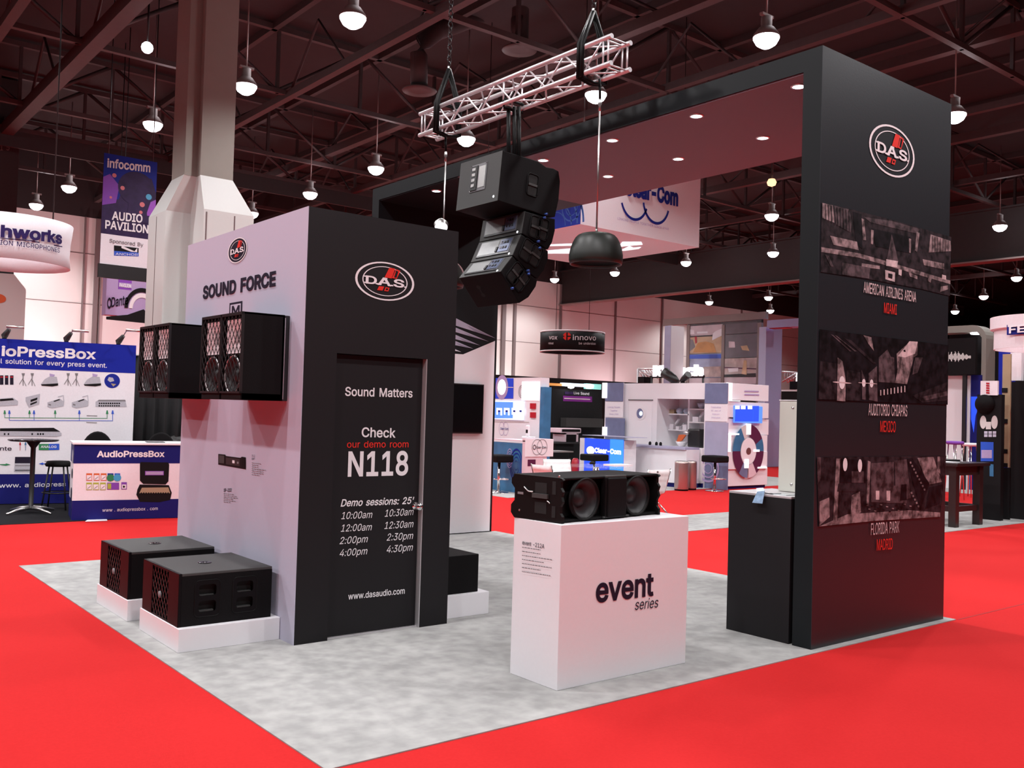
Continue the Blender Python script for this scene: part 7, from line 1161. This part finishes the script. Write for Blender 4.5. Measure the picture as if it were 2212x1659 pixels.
m = MB('flange'); fx_(m, XG - .04, *c((720, 245))[0], *c((740, 990))[0], .12, z0=0); fx_(m, XG - .04, *c((1160, 245))[0], *c((1178, 990))[0], .1, z0=0); fx_(m, XG - .04, *c((1608, 215))[0], *c((1640, 990))[0], .12, z0=0); a_, b_ = st(*c((430, 245))[0]), st(*c((1720, 175))[0]); m.box((XG - .05, -a_[0], zt_), (XG + .12, -b_[0], zt_ + .25)); m.build('frame', t, label='pale frame and beam')
MB('glass').box((XG - .025, -e0[0], zb_), (XG - .015, -e1[0], zt_)).build('glass_pane', t, label='clear glass pane')
def pylon(label, X, u0, uc, u1, v0, m_, m2):
    q = at(uc, v0, x=X); x1, y1 = at(u1, v0, y=q.y).x, at(u0, v0, x=X).y; t = thing('pylon', label, 'pylon', ((X + x1) / 2, (q.y + y1) / 2, 0)); MB(m_).box((X, q.y, 0), (x1, y1, q.z)).build('body', t)
    MB(m2).box((X - .02, q.y, 0), (X, y1, q.z)).build('side_panel', t, label='lilac side panel'); return t
pylon('tall white pylon with a lilac edge left of the photo wall', 22.0, 1437, 1450, 1478, 703, 'white_paint', 'slate_lilac')
mat('lilac_p', (.42, .45, .72), .5); mat('lilac_q', (.52, .58, .80), .5)
pylon('tall lilac pylon right of the photo wall', 23.6, 1641, 1656, 1690, 706, 'lilac_p', 'lilac_q')
t = thing('cross_beam', 'pale lilac cross beam joining the lilac pylon', 'beam', (23.6, 11, 6)); fx_(MB('lilac_p'), 23.5, 1657, 692, 1726, 704.5, .5).build('beam', t); fx_(MB('red_tile'), 23.55, 1662, 704.5, 1700, 708, .3).build('underside', t)
t = thing('letter_sign', 'glowing white letters beside the white pylon', 'sign', (22.8, 17, 4)); g = Gr(PX(22.8), base=.0); g.ptext('Klipsch', (1412, 812), (1518, 811), 21, 'led_soft', bold=.05); g.build('letters', t, solid=.12, label='glowing white letters'); MB('black_metal').tube([at(1405, 814, x=22.85), at(1521, 813, x=22.85)], .05, n=6).build('rail', t)
a_, b_ = at(1408, 814, x=22.85), at(1519, 813, x=22.85); MB('black_metal').tube([a_, (a_.x, a_.y, 0)], .04, n=6).tube([b_, (b_.x, b_.y, 0)], .04, n=6).build('post', t)
def small_truss(label, X, pts, box):
    t = thing('truss_gantry', label, 'truss', at(*pts[0], x=X)); m = MB('alu'); P_ = [at(*p, x=X) for p in pts]
    for dz in (0, .35):
        for dx in (0, .3): m.tube([p + Vector((dx, 0, -dz if k else 0)) for k, p in enumerate(P_)], .03, n=5)
    for k in range(6): f = k / 6; p = P_[0].lerp(P_[-1], f); q = P_[0].lerp(P_[-1], f + 1 / 6); m.tube([p, q + Vector((.15, 0, -.33))], .02, n=4)
    q0 = P_[0]; m.tube([q0, (q0.x, q0.y, 0)], .04, n=6).tube([q0 + Vector((.3, 0, 0)), (q0.x + .3, q0.y, 0)], .04, n=6); m.build('truss', t)
    q = at(*box[0], x=X - .1), at(*box[1], x=X - .1); MB('ink_black').box((X - .1, q[0].y, q[1].z), (X + .3, q[1].y, q[0].z)).build('speaker_box', t, label='black box'); return t
small_truss('small silver truss frame left of the glowing letters', 23.2, ((1378, 797), (1412, 797)), ((1378, 814), (1391, 827)))
small_truss('small silver truss frame between lilac pylon and picture panel', 25, ((1722, 805), (1690, 803)), ((1706, 824), (1721, 841)))
t = thing('low_wall', 'black low wall right of the lilac pylon', 'wall', (22.5, 9, 0)); m = MB('ink_black'); fx_(m, 22.6, 1688, 845, 1728, 1040, .5, z0=0); m.build('body', t); fx_(MB('white_paint'), 22.58, 1688, 842, 1728, 845.5, .54).build('cap', t)
for i, (u, v) in enumerate(((1468, 828), (1490, 828))):
    q = at(u, v, x=14.6); zz = at(1468, 829, x=14.33).z; t = thing('stage_light', ('larger black stage light on top of the white booth wall', 'smaller black stage light beside the larger one on the booth wall')[i], 'lamp', (14.5, q.y, q.z), group='stage lights on the booth wall'); k = 1 - .35 * i
    MB('black_metal').box((14.34, q.y - .08, zz + .001), (14.42, q.y + .08, zz + .03)).build('foot', t); s_ = 1 if i == 0 else -1; p0 = Vector((14.38, q.y, zz + .12)); dv = Vector((-.05, s_ * .34 * k, .20 * k)); MB('black_metal').tube([p0 - dv * .4, p0, p0 + dv * .8], [.05, .11 * k, .13 * k], n=14).build('head', t); MB('black_metal').tube([(14.38, q.y, zz + .02), p0], .03, n=6).build('yoke', t)
# ================================================================ right edge: high table, poster stand, far arch
tx, ty = 12.0, 1.28; t = thing('high_table', 'dark high table at the right behind the picture panel', 'table', (tx + .47, ty + .45, 0)); zt_ = at(2062, 1001, y=ty).z; LW, LD = .95, .95
mat('dark_wood', (.018, .012, .012), .35, grain=.3, scale=10)
MB('dark_wood').box((tx - .08, ty - .06, zt_ - .05), (tx + LW + .1, ty + LD + .06, zt_)).build('tabletop', t, bevel=.006)
for x, y in ((tx, ty), (tx + LW - .14, ty), (tx, ty + LD - .14), (tx + LW - .14, ty + LD - .14)): MB('dark_wood').prism([(x, y, 0), (x + .12, y, 0), (x + .12, y + .12, 0), (x, y + .12, 0)], (0, 0, zt_ - .05)).build('leg', t, bevel=.004)
m = MB('dark_wood')
for y in (ty + .03, ty + LD - .11): MB('dark_wood').box((tx + .12, y, zt_ - .20), (tx + LW - .14, y + .06, zt_ - .05)).build('apron', t); MB('dark_wood').box((tx + .12, y, .24), (tx + LW - .14, y + .06, .33)).build('stretcher', t)
for x in (tx + .03, tx + LW - .10): MB('dark_wood').box((x, ty + .12, zt_ - .20), (x + .06, ty + LD - .14, zt_ - .05)).build('apron', t); MB('dark_wood').box((x, ty + .12, .24), (x + .06, ty + LD - .14, .33)).build('stretcher', t)
tag(MB('ink_black').lathe([(.08, 0), (.15, .05), (.18, .10), (.17, .10), (.12, .04), (0, .02)], (tx + .15, ty + .65, zt_ + .001), n=20).build('bowl'), 'black bowl on the dark high table', 'bowl'); tag(MB('cone').box((tx + .45, ty + .35, zt_ + .001), (tx + .85, ty + .6, zt_ + .03)).build('tray'), 'flat dark tray on the high table', 'tray'); tag(MB('sign_white').box((tx + .1, ty + .1, zt_ + .001), (tx + .32, ty + .4, zt_ + .012)).build('leaflet_stack'), 'pale leaflets at the front of the high table', 'leaflets')
XP = 13.85; c = crop(2030, 880, .1688); c6 = crop(2040, 660, .1447); t = thing('poster_stand', 'black poster stand with a white sign board on top', 'display', (XP, 1.5, 0)); st = PX(XP).st
fx_(MB('ink_black'), XP, 2111, 852, 2160, 1125, .12, z0=0).build('panel', t); fx_(MB('sign_white'), XP - .03, *c6((540, 1125))[0], *c6((792, 1340))[0], .05).build('sign_board', t, label='white sign board'); q = at(*c6((610, 1470))[0], x=XP); MB('cab_black').lathe([(.17, -.01), (.16, -.05), (.09, -.09), (0, -.10)], (XP, q.y, q.z), n=24, axis=(1, 0, 0)).build('speaker_cone', t)
g = Gr(PX(XP), base=.006, step=.003)
for x in (557, 702): q = g.pl.st(*c((x, 190))[0]); g.ring(q, .055, .115, 'brown_white')
g.ppoly(c((592, 185), (658, 185), (658, 280), (592, 280)), 'brown_white')
for x in (570, 625, 680):
    for y in (305, 345): g.ppoly(c((x, y), (x + 44, y), (x + 44, y + 34), (x, y + 34)), 'lilac_paint')
g.ppoly(c((525, 440), (690, 445), (690, 690), (525, 690)), 'blue_bright'); g.ppoly(c((535, 545), (670, 545), (670, 650), (535, 650)), 'lilac_print', 1); g.ppoly(c((640, 725), (690, 730), (690, 885), (640, 880)), 'teal_panel'); g.build('print', t)
g = Gr(PX(XP - .03), base=.006); [g.ppoly(c6((625, y), (675, y + 3), (675, y + 26), (625, y + 23)), 'red_tile') for y in (1150, 1185, 1220, 1255, 1290)]; g.build('sign_mark', t, label='red column of characters')
t = thing('shelf_unit', 'slim beige shelf unit with black boxes right of the poster stand', 'shelf', (14.1, 1.3, 0)); st = PX(14.1).st; m = MB('beige'); fx_(m, 14.22, 2166, 765, 2180, 1010, .04); m.build('upright', t); fx_(MB('ink_black'), 14.22, 2166, 1010, 2180, 1125, .04, z0=0).build('base', t)
for v in (838, 905, 970, 1000): fx_(MB('ink_black'), 14.21, 2164, v, 2176, v + 10, .1).build('box', t)
bp = thing('partition', 'tall black panel cut by the right picture edge', 'panel', (14, .6, 0)); m = MB('ink_black'); fx_(m, 14.5, 2181, 825, 2330, 1127, .4, z0=0); m.build('panel', bp)
fx_(MB('sign_white'), 14.6, 2183, 762, 2206, 822, .1).build('white_board', bp, label='white board on top'); fx_(MB('apb_blue'), 14.95, 2158, 722, 2184, 1120, .1, z0=0).build('blue_board', bp, label='blue board')
yc = .35; ca = at(2262, 730, y=yc); R = at(2262, 730, y=yc).x; X_ = ca.x; R = abs((at(2150, 700, x=X_).y - at(2262, 700, x=X_).y)) ; zl, zh = at(2200, 752, x=X_ - R * .7).z, at(2200, 682, x=X_ - R * .7).z
t = thing('round_sign', 'round white hanging sign with a blue letter panel at the right edge', 'sign', (X_, ca.y, zl)); MB('sign_white').lathe([(R * .93, 0), (R * .93, (zh - zl) * .62), (R * 1.0, (zh - zl) * .64), (R * 1.0, zh - zl)], (X_, ca.y, zl), n=56, smooth=False).build('drum', t, solid=.02)
g = Gr(Cy((X_, ca.y, 0), R, zl), step=.003, base=.008); g.ppoly([(2176, 702), (2240, 697), (2240, 720), (2176, 724)], 'vinyl_navy', 1); g.ptext('FE', (2181, 720), (2216, 717), 15, 'sign_white', 3, bold=.03); g.build('lettering', t, label='white letters on blue'); wires(t, [(X_ - R * .6, ca.y, zh), (X_ + R * .6, ca.y, zh)])
# far booth seen right of the panel
XA = 21.0; t = thing('booth_arch', 'grey rounded arch of the far booth right of the panel', 'arch', (XA, 5, 0)); st = PX(XA).st; P = lambda x, y: st(*c6((x, y))[0]); o_ = [P(-60, 315), P(540, 290)]
z1, z2 = P(300, 298)[1], P(300, 400)[1]; xl, xr, xi = P(-80, 300)[0], P(622, 600)[0], P(555, 600)[0]; r = .35
pts = [(xl, z2), (xi - .12, z2), (xi, z2 - .15), (xi, 0), (xr, 0)] + [(xr - r + r * math.cos(a), z1 - r + r * math.sin(a)) for a in [k * math.pi / 12 for k in range(7)]] + [(xl, z1)]
pl = PX(XA); MB('column_grey').prism([pl.pt(a, b) for a, b in pts], (.5, 0, 0)).build('arch', t)
pl2 = PX(XA + .4); MB('ink_black').box((XA + .55, -(xr + 1.2), 0), (XA + .7, -xl, z1 - .1)).build('dark_lining', t)
q = at(*c6((488, 398))[0], x=XA + .25); q.z = z2 - .02; MB('lamp').lathe([(0, -.03), (.14, -.02), (.16, .0), (0, .02)], q, n=16).build('downlight', t, label='glowing round lamp')
t = thing('video_screen', 'dark screen showing a pale sound wave in the far booth', 'screen', (XA - .3, 6, 3)); fx_(MB('ink_black'), XA - .3, *c6((-60, 500))[0], *c6((462, 1025))[0], .1).build('panel', t); a_ = at(*c6((300, 1025))[0], x=XA - .25); MB('black_metal').box((XA - .25, a_.y - .05, 0), (XA - .2, a_.y + .05, a_.z)).build('stand', t); mat('wave', (.8, .78, .76), emit=.35)
g = Gr(PX(XA - .3), base=.006, step=.003)
for k in range(44): x = -40 + k * 10; h = 12 + 85 * abs(math.sin(k * .55)) * max(0, 1 - max(0, k - 26) / 18) * (.5 + .5 * random.random()); g.ppoly(c6((x, 765 - h), (x + 6, 765 - h), (x + 6, 775 + h * .8), (x, 775 + h * .8)), 'wave')
g.build('sound_wave', t, label='pale glowing sound wave'); 
t = thing('booth_partition', 'white lit booth panel under the dark screen', 'panel', (XA, 6, 0)); fx_(MB('white_paint'), XA - .1, *c6((-60, 1050))[0], *c6((372, 1700))[0], .08, z0=0).build('panel', t); mat('blue_drape', (.02, .06, .5), .8); fx_(MB('apb_navy'), XA - .05, *c6((372, 1040))[0], *c6((545, 1700))[0], .08, z0=0).build('navy_drape', t, label='navy drape'); g = Gr(PX(XA - .05), base=.01); g.ppoly(c6((400, 1360), (520, 1360), (500, 1560), (470, 1640), (440, 1900), (400, 1700)), 'blue_lit'); g.build('blue_glow_panel', t, label='glowing blue panel')
for u, v, m_, lb in ((2063, 953, 'violet', 'violet stool in the far booth behind the high table'), (2096, 957, 'sign_white', 'white stool in the far booth behind the high table')):
    q = at(u, v, x=17.5 if m_ == 'violet' else 18.6); t = thing('bar_stool', lb, 'stool', (q.x, q.y, 0), group='stools of the far booth'); MB(m_).lathe([(0, q.z - .08), (.17, q.z - .07), (.19, q.z - .03), (.17, q.z), (0, q.z)], (q.x, q.y, 0), n=20).build('seat', t)
    for k in range(4): a = k * math.pi / 2 + .6; MB('chrome').tube([(q.x + math.cos(a) * .13, q.y + math.sin(a) * .13, q.z - .06), (q.x + math.cos(a) * .2, q.y + math.sin(a) * .2, 0)], .013).build('leg', t)
for n_, m_ in MATS.items():                                      # printed cloth and film hardly shine
    if n_.split('_')[0] in ('violet', 'purple', 'ink', 'vinyl', 'apb', 'pic0', 'pic1', 'glow', 'lilac', 'plum') or n_ == 'blue_ink':
        m_.node_tree.nodes['Principled BSDF'].inputs['Specular IOR Level'].default_value = .15
